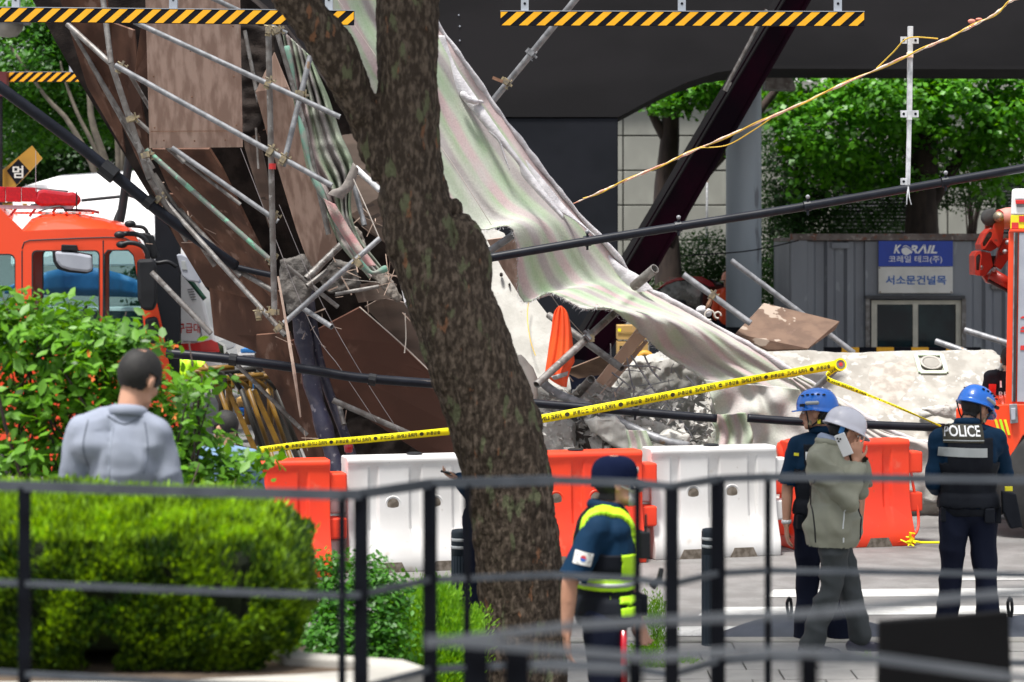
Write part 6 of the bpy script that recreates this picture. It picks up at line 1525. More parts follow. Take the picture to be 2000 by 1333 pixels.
for lab, x, r_, in (('larger pale hose loop on the cloth edge', 1386, .055), ('smaller pale hose loop beside the orange jacket', 1402, .035)):
    mb = MB(); c = P(x, 616, 27.3); mb.tube([c + Vector((math.cos(a) * r_, 0, math.sin(a) * r_)) for a in np.linspace(-.3, math.pi * 1.6, 18)], .010, 8); tag(obj('hose_loop', mb, M['cord'], smooth=True), lab, 'hose')

# ------------------------------------------------------------------ plastic barriers
def barrier(lab, x, Y, yaw, m, group='water filled plastic barriers', caps=True, proto=None):
    loc = Vector((x, Y, 0))
    if proto is not None:
        t = copy_tree(proto); t.location = loc; t.rotation_euler = (0, 0, yaw); t['label'] = lab; t['group'] = group
        return t
    t = thing('water_barrier', lab, 'barrier', loc, group)
    Lh = .60; H = .98
    # cross section half widths by height
    zs = [0, .05, .13, .22, .36, .50, .62, .76, .90, .925, .95, H - .01, H]
    wz = [.235, .245, .245, .205, .155, .135, .13, .125, .12, .135, .135, .125, .105]
    xs = sorted(set([-Lh, -Lh + .02, -.42, -.40, -.34, -.32, -.24, -.06, -.04, .04, .06, .24, .32, .34, .40, .42, Lh - .02, Lh]))
    def body(x0, x1, ztop, zbot=0, grooves=True, slots=True):
        mb = MB(); X_ = [v for v in xs if x0 <= v <= x1]
        if x0 not in X_: X_ = [x0] + X_
        if x1 not in X_: X_ = X_ + [x1]
        Zz = [z for z in zs if zbot <= z <= ztop]
        if zbot not in Zz: Zz = [zbot] + Zz
        if ztop not in Zz: Zz = Zz + [ztop]
        def wid(z): return float(np.interp(z, zs, wz))
        nx, nzz = len(X_), len(Zz)
        for sgn in (-1, 1):
            A = np.zeros((nx, nzz, 3))
            for i, xx in enumerate(X_):
                for j, z in enumerate(Zz):
                    w = wid(z)
                    if grooves and .30 < z < .88 and (abs(abs(xx) - .37) < .035 or abs(xx) < .045): w -= .028
                    A[i, j] = (loc.x + xx, loc.y + sgn * w, z)
            mb.grid(A)
        V = mb.v; off = nx * nzz
        for i in range(nx - 1):
            for j in (0, nzz - 1):
                a, b = i * nzz + j, (i + 1) * nzz + j; mb.f.append((a, b, b + off, a + off))
        for j in range(nzz - 1):
            for i in (0, nx - 1):
                a, b = i * nzz + j, i * nzz + j + 1; mb.f.append((a, b, b + off, a + off))
        return mb
    b = obj('body', body(-Lh, Lh, H, 0.0), M[m], t, bevel=.012, smooth=True)
    # end connectors at two heights
    for sx, (z0, z1) in ((1, (.66, .86)), (1, (.30, .48)), (-1, (.50, .64)), (-1, (.12, .28))):
        mb = MB(); mb.box((loc.x + sx * (Lh + .07), loc.y, (z0 + z1) / 2), (.16, .20, z1 - z0)); obj('connector', mb, M[m], t, bevel=.02, smooth=True)
    for xx in (-.20, .17):
        mb = MB()
        mb.lathe([(.075, 0), (.075, .012), (.062, .016), (.055, .006)], (loc.x + xx, loc.y - .118, .57), 22, Matrix.Rotation(rad(90), 3, 'X'))
        h = obj('hole_rim', mb, M[m], t, smooth=True)
        mb = MB(); mb.lathe([(.052, 0), (.001, .001)], (loc.x + xx, loc.y - .133, .57), 20, Matrix.Rotation(rad(90), 3, 'X')); obj('hole_dark_fill', mb, M['hole_dark'], h)  # dark disc in front stands for the shade inside the hole
    for xx in (-.24, .24):
        mb = MB(); mb.prism([(loc.x + xx - .13, loc.y - .250, .0), (loc.x + xx + .13, loc.y - .250, .0), (loc.x + xx + .09, loc.y - .250, .085), (loc.x + xx - .09, loc.y - .250, .085)], (0, .04, 0)); obj('fork_slot', mb, M['hole_dark'], t)  # slot drawn as a dark plate, shade put into its colour
    mb = MB(); mb.lathe([(.07, 0), (.07, .012), (.05, .02)], (loc.x + .02, loc.y, H), 16); obj('filler_cap', mb, M['plastic_black'], t)
    t.rotation_euler = (0, 0, yaw)
    return t
Yb = 22.4
Xb = lambda px, Y: (px - 1000) / F * Y
bo = barrier('leftmost orange plastic barrier partly behind the shrub leaves', Xb(503, 20.4), 20.4, rad(14), 'barrier_orange')
bw = barrier('white plastic barrier left of the tree trunk', Xb(805, 20.9), 20.9, rad(16), 'barrier_white')
barrier('orange plastic barrier between tree trunk and officer in cap', Xb(1120, 21.3), 21.3, rad(16), '', proto=bo)
barrier('white plastic barrier behind the right bollard', Xb(1385, 21.8), 21.8, rad(16), '', proto=bw)
barrier('orange plastic barrier behind the worker in the white helmet', Xb(1650, 22.5), 22.5, rad(16), '', proto=bo)
# small orange bucket cap and cable loop, hose, yellow ribbon
tag(obj('barrier_end', MB().lathe([(.10, -.12), (.14, -.10), (.16, 0), (.15, .1), (.10, .13)], P(1545, 890, 22.5), 18, Matrix.Rotation(rad(80), 3, 'Y')), M['barrier_orange'], smooth=True), 'rounded orange barrier end showing beside the officer\'s sleeve', 'barrier end')
tag(obj('red_strap', MB().tube([tuple(v) for v in lerp_curve([P(1772, 870, 22.6), P(1782, 940, 22.6), P(1793, 1000, 22.6), P(1790, 1040, 22.5), P(1760, 1058, 22.4), P(1710, 1062, 22.4)], 24)], .014, 6), M['barrier_orange'], smooth=True), 'thin red strap looping down beside the right orange barrier', 'strap')
tag(obj('fire_hose', MB().tube([tuple(v) for v in lerp_curve([P(1760, 1000, 25.6), P(1850, 1001, 25.6), P(1960, 1004, 25.5), P(2060, 1010, 25.5)], 16)], .038, 10), M['hose'], smooth=True), 'ochre fire hose lying on the road by the ladder truck', 'hose')
mb = MB(); r_ = np.random.default_rng(2)
for k in range(7):
    a = P(1776 + r_.normal() * 3, 1052 + r_.normal() * 6, 22.3); mb.tube([a, a + Vector(r_.normal(size=3)) * .025, a + Vector(r_.normal(size=3)) * .04], .008, 5)
mb.tube([P(1776, 1056, 22.4), P(1800, 1060, 22.4), P(1835, 1060, 22.4)], .012, 6)
tag(obj('yellow_ribbon', mb, M['tape']), 'knotted yellow ribbon on the road at the foot of the orange barrier', 'ribbon')

# ------------------------------------------------------------------ bollards
def bollard(px, Y, lab, proto=None):
    loc = Vector((Xb(px, Y), Y, .1))
    if proto is not None:
        t = copy_tree(proto); t.location = loc; t['label'] = lab; return t
    t = thing('bollard', lab, 'bollard', loc, 'dark grey bollards with white bands')
    n = 40; r0 = .068; H = .80
    prof = []
    for k in range(n):
        a = 2 * math.pi * k / n; r = r0 * (1.0 if k % 2 else .94); prof.append((math.cos(a) * r, math.sin(a) * r))
    mb = MB(); vs = [(loc.x + x, loc.y + y, loc.z + z) for z in (0, H - .17) for x, y in prof]
    mb.add(vs, [(k, (k + 1) % n, n + (k + 1) % n, n + k) for k in range(n)]); obj('fluted_shaft', mb, M['bollard'], t)
    mb = MB(); mb.lathe([(r0, H - .17), (r0, H - .02), (r0 - .006, H - .004), (r0 - .02, H)], loc, 28); obj('cap', mb, M['bollard'], t, smooth=True)
    for z in (H - .125, H - .075): mb = MB(); mb.lathe([(r0 + .002, z), (r0 + .002, z + .02)], loc, 28); obj('white_band', mb, M['reflect'], t, smooth=True)
    mb = MB(); mb.lathe([(r0 + .03, 0), (r0 + .03, .012), (r0, .02)], loc, 24); obj('base_ring', mb, M['bollard'], t)
    return t
b1 = bollard(901, 16.1, 'dark bollard with two white bands left of the tree trunk')
bollard(1390, 16.15, 'dark bollard with two white bands right of the officer in the cap', b1)

# grey cover lying on the pavement
gc = thing('grey_cover', 'low curved grey rubber cover lying on the pavement by the kerb', 'cover', P(1640, 1290, 16.9))
top = [(1310, 1262), (1400, 1238), (1480, 1212), (1560, 1200), (1640, 1205), (1720, 1222), (1790, 1240), (1860, 1232), (1930, 1212), (2060, 1195)]
bot = [(1310, 1275), (1400, 1284), (1480, 1284), (1560, 1282), (1640, 1282), (1720, 1284), (1790, 1284), (1860, 1288), (1930, 1290), (2060, 1292)]
a_ = lerp_curve([tuple(P(x, y, 16.85)) for x, y in top], 50); b_ = lerp_curve([tuple(P(x, y, 16.5)) for x, y in bot], 50)
rows = [b_ + np.array([0, 0, -.03]), b_, b_ * .93 + a_ * .07 + np.array([0, 0, .05]), b_ * .5 + a_ * .5 + np.array([0, 0, .03]), a_, a_ + np.array([0, .1, -.2])]
obj('shell', MB().grid(np.array(rows)), M['grey_cover'], gc, smooth=True, solid=.01)
mb = MB(); mb.bar(P(1310, 1288, 16.48), P(2000, 1294, 16.48), .05, .02); obj('shadow_strip', mb, M['rubber'], gc)  # black strip stands for the shadow beneath the cover
for x in (1541, 1972): obj('handle', MB().tube([tuple(v) for v in lerp_curve([P(x, 1205, 16.8), P(x - 4, 1180, 16.8), P(x + 2, 1168, 16.8), P(x + 5, 1190, 16.8), P(x + 2, 1206, 16.8)], 12)], .012, 6), M['plastic_black'], gc)
obj('torn_corner', MB().tube([P(1335, 1252, 16.6), P(1345, 1258, 16.6), P(1350, 1268, 16.6)], [.03, .05, .02], 8), M['galv'], gc)

# ------------------------------------------------------------------ fire tape
def tape(lab, pts, wpx, m='tape', text=True, flip=True, tw=None, seed=0):
    n = 120; path = lerp_curve(Pp(pts), n); ws = np.interp(np.linspace(0, 1, n), np.linspace(0, 1, len(wpx)), wpx)
    t = thing('barrier_tape', lab, 'tape', tuple(path[n // 2] - np.array([0, 0, .03])))
    tw = tw or (lambda s: 0)
    sarr = np.concatenate([[0], np.cumsum(np.linalg.norm(np.diff(path, axis=0), axis=1))])
    def frame(s):
        i = min(max(int(np.searchsorted(sarr, s)) - 1, 0), n - 2); f_ = (s - sarr[i]) / (sarr[i + 1] - sarr[i])
        p = path[i] * (1 - f_) + path[i + 1] * f_; d = path[i + 1] - path[i]; d /= np.linalg.norm(d)
        up = np.array([0, 0, 1.0]); up -= d * up.dot(d); up /= np.linalg.norm(up); nn = np.cross(d, up)
        a = tw(s / sarr[-1]) + .12 * math.sin(s * 5 + seed); up2 = up * math.cos(a) + nn * math.sin(a)
        w = np.interp(s, sarr, ws); return Vector(p), Vector(d), Vector(up2), w
    A = []
    for s in sarr: p, d, up, w = frame(s); A.append([tuple(p - up * w / 2), tuple(p + Vector((0, .003 * math.sin(s * 9), 0))), tuple(p + up * w / 2)])
    obj('band', MB().grid(np.array(A)), M[m], t, smooth=True, solid=.0008)
    if text:
        s = .05; k = 0; mb = MB()
        cache = {}
        while s < sarr[-1] - .1:
            w0 = frame(s)[3]
            word = ('FIRE LINE', '●', '출입통제')[(k) % 3]; hh = w0 * (.5 if k % 3 != 1 else .52)
            if word not in cache:
                V, f = text_mesh('FIRE LINE' if word[0] == 'F' else ('출입통제' if word[0] != '●' else 'O'), 1.0, bold=.02)
                V[:, 0] -= V[:, 0].min(); V[:, 1] -= (V[:, 1].min() + V[:, 1].max()) / 2; cache[word] = (V, f)
            V, f = cache[word]; kx = hh / (V[:, 1].max() - V[:, 1].min()); 
            if word == '●':
                # round emblem: filled disc with a small wing shape
                p, d, up, w = frame(s + hh * .6)
                nrm = d.cross(up); c = p + nrm * .003
                if nrm.y > 0: c = p - nrm * .003
                vs = [c + d * math.cos(a) * hh * .55 + up * (math.sin(a) * hh * .5) for a in np.linspace(0, 2 * math.pi, 14, endpoint=False)]
                mb.add(vs, [tuple(range(14))]); 
                L_ = hh * 1.2
            else:
                L_ = V[:, 0].max() * kx; W = []
                for vx, vy, _ in V:
                    p, d, up, w = frame(s + (L_ - vx * kx)); nrm = d.cross(up); nrm = nrm if nrm.y < 0 else -nrm
                    W.append(p + up * vy * kx + nrm * .003)
                mb.add(W, f)
            s += L_ + hh * .75; k += 1
        obj('printed_lettering', mb, M['black_print'], t, recalc=False, kind='stuff')
    return t
wp = lambda px, Y: px / F * Y
tape('yellow fire line tape stretched left of the tree above the barriers', [(505, 880, 22.0), (600, 868, 22.0), (720, 858, 22.2), (885, 842, 22.4)], [wp(13, 22), wp(14, 22), wp(15, 22)])
tape('yellow fire line tape stretched from the tree to the tube end at right', [(1040, 822, 22.6), (1150, 802, 22.7), (1300, 774, 22.9), (1450, 745, 23.2), (1560, 726, 23.4), (1640, 712, 23.6)], [wp(17, 22.6), wp(17, 22.8), wp(15, 23.3), wp(18, 23.6)], seed=2)
tape('narrow twisted yellow tape slanting from the tube end down to the right officer', [(1640, 715, 23.6), (1615, 738, 23.5), (1660, 758, 23.4), (1740, 790, 23.4), (1838, 833, 23.4)], [wp(12, 23), wp(10, 23), wp(9, 23), wp(5, 23), wp(4, 23)], seed=4, tw=lambda s: .9 * math.sin(s * 9) if s > .45 else .2)
t = thing('tape_roll', 'roll of yellow tape wound on the end of the grey tube', 'tape roll', P(1642, 722, 23.55))
d = (P(1645, 709, 23.5) - P(1620, 722, 23.9)).normalized(); c = P(1640, 713, 23.6)
mb = MB(); mb.tube([c - d * .06, c + d * .03], .062, 18); obj('wound_tape', mb, M['tape'], t); mb = MB(); mb.tube([c - d * .03, c - d * .01], .0635, 18); obj('dark_print', mb, M['black_print'], t)
mb = MB(); mb.tube([c + d * .03, c + d * .034], .045, 16); obj('roll_core', mb, M['hole_dark'], t); mb = MB(); mb.tube([c + d * .034, c + d * .037], .02, 12); obj('red_tip', mb, M['print_red'], t)

# ------------------------------------------------------------------ upper right: twisted tape and hanging post
tw_ = thing('twisted_tape_line', 'long pink and cream twisted tape line rising to the top right corner', 'tape line', P(1500, 260, 22))
path = lerp_curve(Pp([(1120, 398, 23.6), (1180, 372, 23.4), (1280, 328, 23), (1380, 284, 22.6), (1500, 232, 22.2), (1640, 168, 21.8), (1776, 108, 21.6), (1860, 70, 21.4), (1940, 30, 21.3), (1985, -2, 21.2), (2060, -8, 21)]), 240)
i_ = np.arange(240)
rs = .016 + .006 * np.sin(i_ * .33) + .004 * np.sin(i_ * .9 + 1)
rs[:24] *= np.linspace(.3, 1, 24)
mb = MB(); mb.tube([tuple(v) for v in path], list(rs), 8, sq=.6); obj('twisted_band', mb, M['cord_pink'], tw_, smooth=True)
p2 = path.copy(); p2[:, 2] += .012 * np.sin(i_ * .22); p2[:, 1] -= .012 * np.cos(i_ * .22) + .008
mb = MB(); mb.tube([tuple(v) for v in p2[10:]], .007, 6); obj('wrapped_cord', mb, M['cord_yellow'], tw_, smooth=True)
mb = MB(); mb.ell(P(1898, 42, 21.3), (.035, .02, .02)); mb.ell(P(1912, 38, 21.3), (.03, .02, .012)); obj('knot', mb, mat('pink_knot', (.85, .28, .2)), tw_, smooth=True)
for pts in ([(1368, 289, 22.6), (1420, 284, 22.6), (1470, 256, 22.4), (1505, 232, 22.2)], [(1712, 134, 21.7), (1745, 102, 21.6), (1765, 80, 21.55), (1785, 73, 21.55), (1832, 76, 21.5)]):
    obj('cord', MB().tube([tuple(v) for v in lerp_curve(Pp(pts), 20)], .006, 6), M['cord_yellow'], label='slack yellow cord loop %s' % ('below the twisted tape by the round column' if pts[0][0] < 1500 else 'tied over the perforated post'), cat='cord')
hp = thing('hanging_post', 'white perforated post hanging from the twisted tape with small brackets', 'post', P(1775, 400, 21.7))
obj('upper_section', MB().bar(P(1778, 52, 21.66), P(1776, 235, 21.66), .045, .045, up=(0, 1, 0)), M['white_post'], hp, bevel=.003)
obj('lower_section', MB().bar(P(1776, 235, 21.67), P(1773, 362, 21.67), .038, .04, up=(0, 1, 0)), M['white_post'], hp, bevel=.003)
for y in (79, 223, 355):
    for sx in ((-1, 1) if y < 300 else (-1,)):
        c = P(1776.5 + sx * 11.5, y, 21.63); mb = MB(); mb.box(c, (.058, .006, .062)); br_ = obj('bracket', mb, M['white_post'], hp, bevel=.002)
        obj('bolt_hole', MB().tube([c + Vector((0, -.0035, 0)), c + Vector((0, -.006, 0))], .012, 10), M['hazard_black'], br_)
obj('tape_wrap', MB().box(P(1777, 108, 21.65), (.055, .055, .05)), M['cord_pink'], hp, bevel=.005)
for dx in (-5, 4): obj('loose_wire', MB().tube([tuple(v) for v in lerp_curve([P(1774, 360, 21.68), P(1774 + dx * .5, 385, 21.6), P(1776 + dx, 400, 21.6)], 8)], .005, 5), M['white_post'], hp)
# ------------------------------------------------------------------ orange fire truck cab at the left
YF = 29.5
def xz(x, y, Y=YF): p = P(x, y, Y); return (p.x, p.z)
def rr_px(x0, y0, x1, y1, r, Y=YF, skew=0):
    a = xz(x0, y1, Y); b = xz(x1, y0, Y); pts = rrect(a[0], a[1], b[0], b[1], r * Y / F)
    return [(x + skew * (b[1] - z), z) for x, z in pts]
ft = thing('fire_truck', 'orange red fire truck cab with red light bar behind the shrub', 'fire truck', P(150, 1000, YF + 1.2))
outer = [(-160, 1010), (-160, 395), (4, 405), (52, 452), (110, 449), (205, 447), (250, 452), (268, 466), (284, 500), (300, 560), (318, 640), (334, 730), (350, 820), (352, 1010)]
holes_px = [rr_px(-150, 496, 36, 700, 12), rr_px(67, 489, 197, 690, 9)]
qw = [(212, 488), (252, 488), (262, 498), (272, 560), (282, 640), (287, 690), (214, 690), (204, 680), (204, 498)]
holes_px.append([xz(*q) for q in qw])
for dy in (0, 2.38):
    V, f = shape2d([xz(*q) for q in outer], holes_px, .05); V[:, 1] += YF + dy
    obj('side_panel', (V, f), M['truck_red'], ft)
for i, h in enumerate(holes_px):
    for dy in (0.0, 2.38):
        V, f = shape2d(h, [[(x * .999 + np.mean([p[0] for p in h]) * .001 + 0, z) for x, z in h] and [( (x - np.mean([p[0] for p in h])) * (.965 if i else .985) + np.mean([p[0] for p in h]), (z - np.mean([p[1] for p in h])) * .975 + np.mean([p[1] for p in h])) for x, z in h]], .06); V[:, 1] += YF + dy
        w = obj('window', (V, f), M['rubber'], ft)
        V, f = shape2d([((x - np.mean([p[0] for p in h])) * .98 + np.mean([p[0] for p in h]), (z - np.mean([p[1] for p in h])) * .98 + np.mean([p[1] for p in h])) for x, z in h], [], .006); V[:, 1] += YF + dy + .01
        obj('pane', (V, f), M['glass'], w, recalc=False)
# roof skin and front skin
rf = [(-160, 395), (4, 405), (52, 452), (110, 449), (205, 447), (250, 452), (268, 466), (284, 500)]
crown = [(52, 430), (110, 414), (200, 425), (250, 440)]
A = []
for v in np.linspace(0, 1, 9):
    row = []
    for x, y in [(46, 446), (60, 425), (80, 417), (110, 414), (150, 416), (200, 424), (245, 436), (262, 450), (270, 468)]:
        base_y = 452 if x < 240 else max(y, 452)
        k = math.sin(min(v, 1 - v) * math.pi * .9 + .0) if v not in (0, 1) else 0
        k = min(1, 3.2 * min(v, 1 - v))
        k = k ** .5
        yy = base_y + (y - base_y) * k
        row.append(tuple(P(x, yy, YF) + Vector((0, v * 2.4, 0))))
    A.append(row)
obj('roof', MB().grid(np.array(A)), M['truck_red'], ft, smooth=True)
mb = MB(); mb.prism([P(-160, 395, YF), P(4, 405, YF), P(52, 452, YF), P(60, 470, YF), P(-160, 470, YF)], (0, 2.4, 0)); obj('raised_crew_roof', mb, M['truck_red'], ft, bevel=.03)
fr = [(268, 466), (284, 500), (300, 560), (318, 640), (334, 730), (350, 820), (352, 1010)]
mb = MB(); vs = [tuple(P(x, y, YF)) for x, y in fr] + [tuple(P(x, y, YF) + Vector((0, 2.4, 0))) for x, y in fr]; n = len(fr)
mb.add(vs[4:n] + vs[n + 4:], [(i, i + 1, 3 + i + 1, 3 + i) for i in range(2)]); obj('front_panel', mb, M['truck_red'], ft)
mb = MB(); mb.add(vs[:5] + vs[n:n + 5], [(i, i + 1, 5 + i + 1, 5 + i) for i in range(4)]); obj('windscreen', mb, M['glass'], ft)
for pts in ([(48, 490), (48, 640), (50, 900)], [(48, 486), (52, 474), (62, 470), (150, 466), (210, 464), (245, 465), (262, 475)], [(203, 470), (203, 900)]):
    obj('panel_gap', MB().tube([P(x, y, YF - .025) for x, y in pts], .008, 6), M['truck_dark'], ft)
for x in (70, 95, 120, 145, 170, 195): obj('roof_rib', MB().bar(P(x, 417, YF + .5), P(x, 417, YF + 1.9), .03, .03), M['truck_red'], ft)
obj('dashboard', MB().prism([P(190, 690, YF + .1), P(300, 660, YF + .1), P(320, 760, YF + .1), P(190, 760, YF + .1)], (0, 2.1, 0)), M['truck_dark'], ft)
obj('seat', MB().prism([P(60, 640, YF + .3), P(110, 640, YF + .3), P(120, 740, YF + .3), P(60, 740, YF + .3)], (0, .5, 0)), M['truck_dark'], ft, bevel=.04)
obj('steering_wheel', MB().tube([P(170, 620, YF + .5) + Vector((math.cos(a) * .08, math.sin(a) * .22, math.sin(a) * .02 + math.cos(a) * .14)) for a in np.linspace(0, 2 * math.pi, 24)], .015, 8), M['truck_dark'], ft)
obj('crew_partition', MB().prism([P(-150, 520, YF + 1.6), P(30, 520, YF + 1.6), P(30, 720, YF + 1.6), P(-150, 720, YF + 1.6)], (0, .1, 0)), M['truck_dark'], ft)
# light bar
lb = tag(thing('light_bar', '', ''), None); bpy.data.objects.remove(lb)
yb = YF + .7
def lbp(pts, t, m, name='lens', b=.006, Y=yb): return obj(name, MB().prism([P(x + 18, y - 3, Y) for x, y in pts], (0, t, 0)), m, ft, bevel=b)
base = obj('light_bar', MB().prism([P(x + 18, y - 3, yb + .02) for x, y in ((-60, 404), (140, 406), (150, 401), (140, 412), (-60, 412))], (0, .3, 0)), M['plastic_grey'], ft)
for x0, x1, m in ((-60, -22, 'lens_red'), (-21, 14, 'lens_red'), (15, 44, 'lens_red'), (45, 74, 'lens_red')):
    lbp([(x0, 367 + (x0 + 60) * .03), (x1, 367 + (x1 + 60) * .03), (x1, 399), (x0, 398)], .34, M['lens_red'])
lbp([(75, 376), (88, 374), (132, 380), (143, 378), (154, 386), (160, 396), (150, 407), (80, 408), (66, 398)], .34, M['lens_red'], b=.04)
lbp([(60, 369), (135, 376), (130, 380), (62, 372)], .3, M['galv'], 'lens_cap', .004, yb + .06)
for x in (55, 92, 130): obj('bar_foot', MB().bar(P(x, 408, yb + .1), P(x - 12, 424, yb + .1), .03, .03), M['amb_red'], ft)
obj('cable', MB().tube([tuple(v) for v in lerp_curve([P(95, 415, yb), P(115, 408, yb), P(140, 405, yb), P(152, 424, yb)], 14)], .012, 6), M['plastic_black'], ft)
obj('roof_rail', MB().tube([P(150, 411, yb + .3), P(200, 412, yb + .3), P(218, 416, yb + .3)], .018, 8), mat('dark_red_rail', (.16, .01, .02)), ft)
obj('antenna', MB().tube([P(168, 410, yb), P(168, 376, yb)], .01, 6), M['plastic_black'], ft); obj('antenna', MB().tube([P(90, 375, yb), P(90, 296, yb)], .004, 5), M['plastic_grey'], ft)
# mirrors
def tubep(pts, r, Y, name='mirror_arm', m='plastic_black'):
    return obj(name, MB().tube([tuple(v) for v in lerp_curve([P(x, y, Y) for x, y in pts], 26)], r, 10), M[m], ft, smooth=True)
obj('mirror', MB().prism([P(x, y, YF - .25) for x, y in ((105, 491), (140, 493), (176, 500), (178, 528), (168, 532), (135, 528), (116, 522), (108, 510))], (0, .12, 0)), M['plastic_grey'], ft, bevel=.03)
obj('mirror_rim', MB().prism([P(x, y, YF - .12) for x, y in ((103, 489), (140, 490), (180, 497), (181, 530), (168, 535), (133, 532), (113, 525), (105, 511))], (0, .05, 0)), M['plastic_black'], ft, bevel=.01)
obj('mirror_mount', MB().prism([P(x, y, YF - .25) for x, y in ((118, 478), (147, 479), (150, 490), (117, 490))], (0, .2, 0)), M['plastic_black'], ft, bevel=.01)
tubep([(231, 459), (245, 457), (265, 458), (280, 466), (286, 480), (286, 505)], .032, YF - .1)
tubep([(232, 480), (245, 475), (262, 476), (276, 483), (284, 497), (286, 512)], .030, YF - .2)
tubep([(252, 439), (262, 442), (280, 444), (288, 450), (288, 458), (262, 458)], .024, YF + .1)
tubep([(286, 458), (296, 480), (306, 505)], .06, YF + .05)
for x, y in ((232, 459), (236, 478), (252, 438)): obj('arm_joint', MB().ell(P(x, y, YF - .15), (.07, .05, .045)), M['plastic_black'], ft, smooth=True)
tubep([(298, 510), (315, 514), (335, 512), (352, 522)], .026, YF + .3)
obj('frame_bracket', MB().prism([P(x, y, YF - .05) for x, y in ((284, 457), (300, 460), (308, 500), (298, 506), (290, 500))], (0, .1, 0)), M['plastic_black'], ft, bevel=.015)
obj('mirror', MB().prism([P(x, y, YF - .35) for x, y in ((260, 507), (294, 505), (299, 520), (300, 590), (294, 607), (272, 607), (262, 585))], (0, .16, 0)), M['plastic_black'], ft, bevel=.04)
obj('lower_mirror', MB().prism([P(x, y, YF - .3) for x, y in ((276, 622), (300, 618), (306, 640), (302, 672), (284, 672))], (0, .16, 0)), M['plastic_black'], ft, bevel=.04)
mi = obj('mirror', MB().prism([P(x, y, YF + .2) for x, y in ((349, 498), (357, 496), (386, 508), (396, 548), (394, 553), (372, 549), (360, 540))], (0, .10, 0)), M['plastic_grey'], ft, bevel=.02)
obj('mirror_glass', MB().prism([P(x, y, YF + .32) for x, y in ((386, 510), (396, 528), (399, 552), (394, 554))], (0, .05, 0)), M['blue_tarp'], mi)
obj('mount_plate', MB().prism([P(x, y, YF + .19) for x, y in ((358, 510), (366, 510), (370, 528), (360, 527))], (0, .02, 0)), M['band_grey'], mi, bevel=.004)
for x in (20, 300): obj('wheel', MB().lathe([(.40, -.15), (.50, -.12), (.50, .12), (.40, .15)], P(x, 950, YF + .1) , 24, Matrix.Rotation(rad(90), 3, 'X')), M['rubber'], ft, smooth=True)

# ------------------------------------------------------------------ ladder truck at the right edge
YR2 = 23.0
lt = thing('ladder_truck', 'fire truck body at the right edge with red crane hook and checker band', 'fire truck', P(2050, 1040, YR2 + 1))
def rp(pts, t, m, name, Y=YR2, b=.004, par=None): return obj(name, MB().prism([P(x, y, Y) for x, y in pts], (0, t, 0)), m, par or lt, bevel=b)
rp([(1970, 452), (2300, 452), (2300, 790), (1964, 790)], 2.2, M['truck_red'], 'body')
rp([(1981, 455), (1984, 455), (1980, 785), (1977, 785)], .03, M['galv'], 'edge_trim', YR2 - .03)
rp([(1985, 455), (1989, 455), (1985, 785), (1981, 785)], .03, M['rubber'], 'edge_seal', YR2 - .035)
rp([(1991, 455), (2290, 455), (2290, 785), (1987, 785)], .03, M['plastic_grey'], 'shutter', YR2 - .02)
rp([(1976, 372), (1980, 369), (2300, 366), (2300, 420), (1974, 420)], 2.0, M['white_paint'], 'upper_locker', b=.02)
rp([(1984, 391), (2010, 391), (2010, 399), (1985, 399)], .03, M['amb_red'], 'locker_handle', YR2 - .03)
rp([(1983, 388), (2010, 388), (2010, 405), (1986, 405)], .02, M['galv'], 'handle_recess', YR2 - .012)
rp([(1973, 448), (2300, 448), (2300, 453), (1972, 453)], 2.2, M['truck_red'], 'orange_ledge', YR2 - .03)
rp([(1974, 421), (2300, 421), (2300, 447), (1973, 447)], 2.0, M['neon'], 'checker_band')
M['checker_yellow'] = mat('checker_yellow', (.80, .72, .02)); bpy.data.objects['checker_band'].data.materials[0] = M['checker_yellow']
for k in range(3):
    for j in range(2):
        if (k + j) % 2: rp([(1976 + k * 14, 422 + j * 13), (1989 + k * 14, 422 + j * 13), (1989 + k * 14, 434 + j * 13), (1976 + k * 14, 434 + j * 13)], .006, M['print_red'], 'red_check', YR2 - .008, 0)
for y0, y1 in ((618, 622), (638, 643), (645, 649), (675, 684)): rp([(1994 + (y0 % 5), y0), (2030, y0), (2030, y1), (1993, y1)], .004, M['print_red'], 'red_mark', YR2 - .026, 0)
rp([(1871, 800), (1964, 790), (2300, 785), (2300, 850), (2000, 850), (1984, 880), (1972, 905), (1880, 905), (1871, 850)], 1.6, M['truck_red'], 'lower_body', YR2 - .05, .01)
rp([(1975, 790), (1990, 789), (1992, 826), (1977, 828)], .03, M['galv'], 'latch_plate', YR2 - .09, .006)
rp([(1979, 798), (1988, 797), (1988, 820), (1980, 821)], .03, M['plastic_grey'], 'latch', YR2 - .11, .004)
for k in range(3): rp([(1945 + k * 9, 820), (1950 + k * 9, 820), (1958 + k * 9, 850), (1953 + k * 9, 850)], .006, M['checker_yellow'] if k % 2 == 0 else M['neon'], 'chevron', YR2 - .06, 0)
obj('wheel', MB().lathe([(.30, -.16), (.48, -.14), (.52, -.08), (.52, .1), (.4, .16)], P(2040, 935, YR2 + .1), 28, Matrix.Rotation(rad(90), 3, 'X')), M['rubber'], lt, smooth=True)
rp([(1976, 905), (2300, 850), (2300, 1010), (1985, 1010)], .5, M['truck_dark'], 'wheel_arch', YR2 + .3)
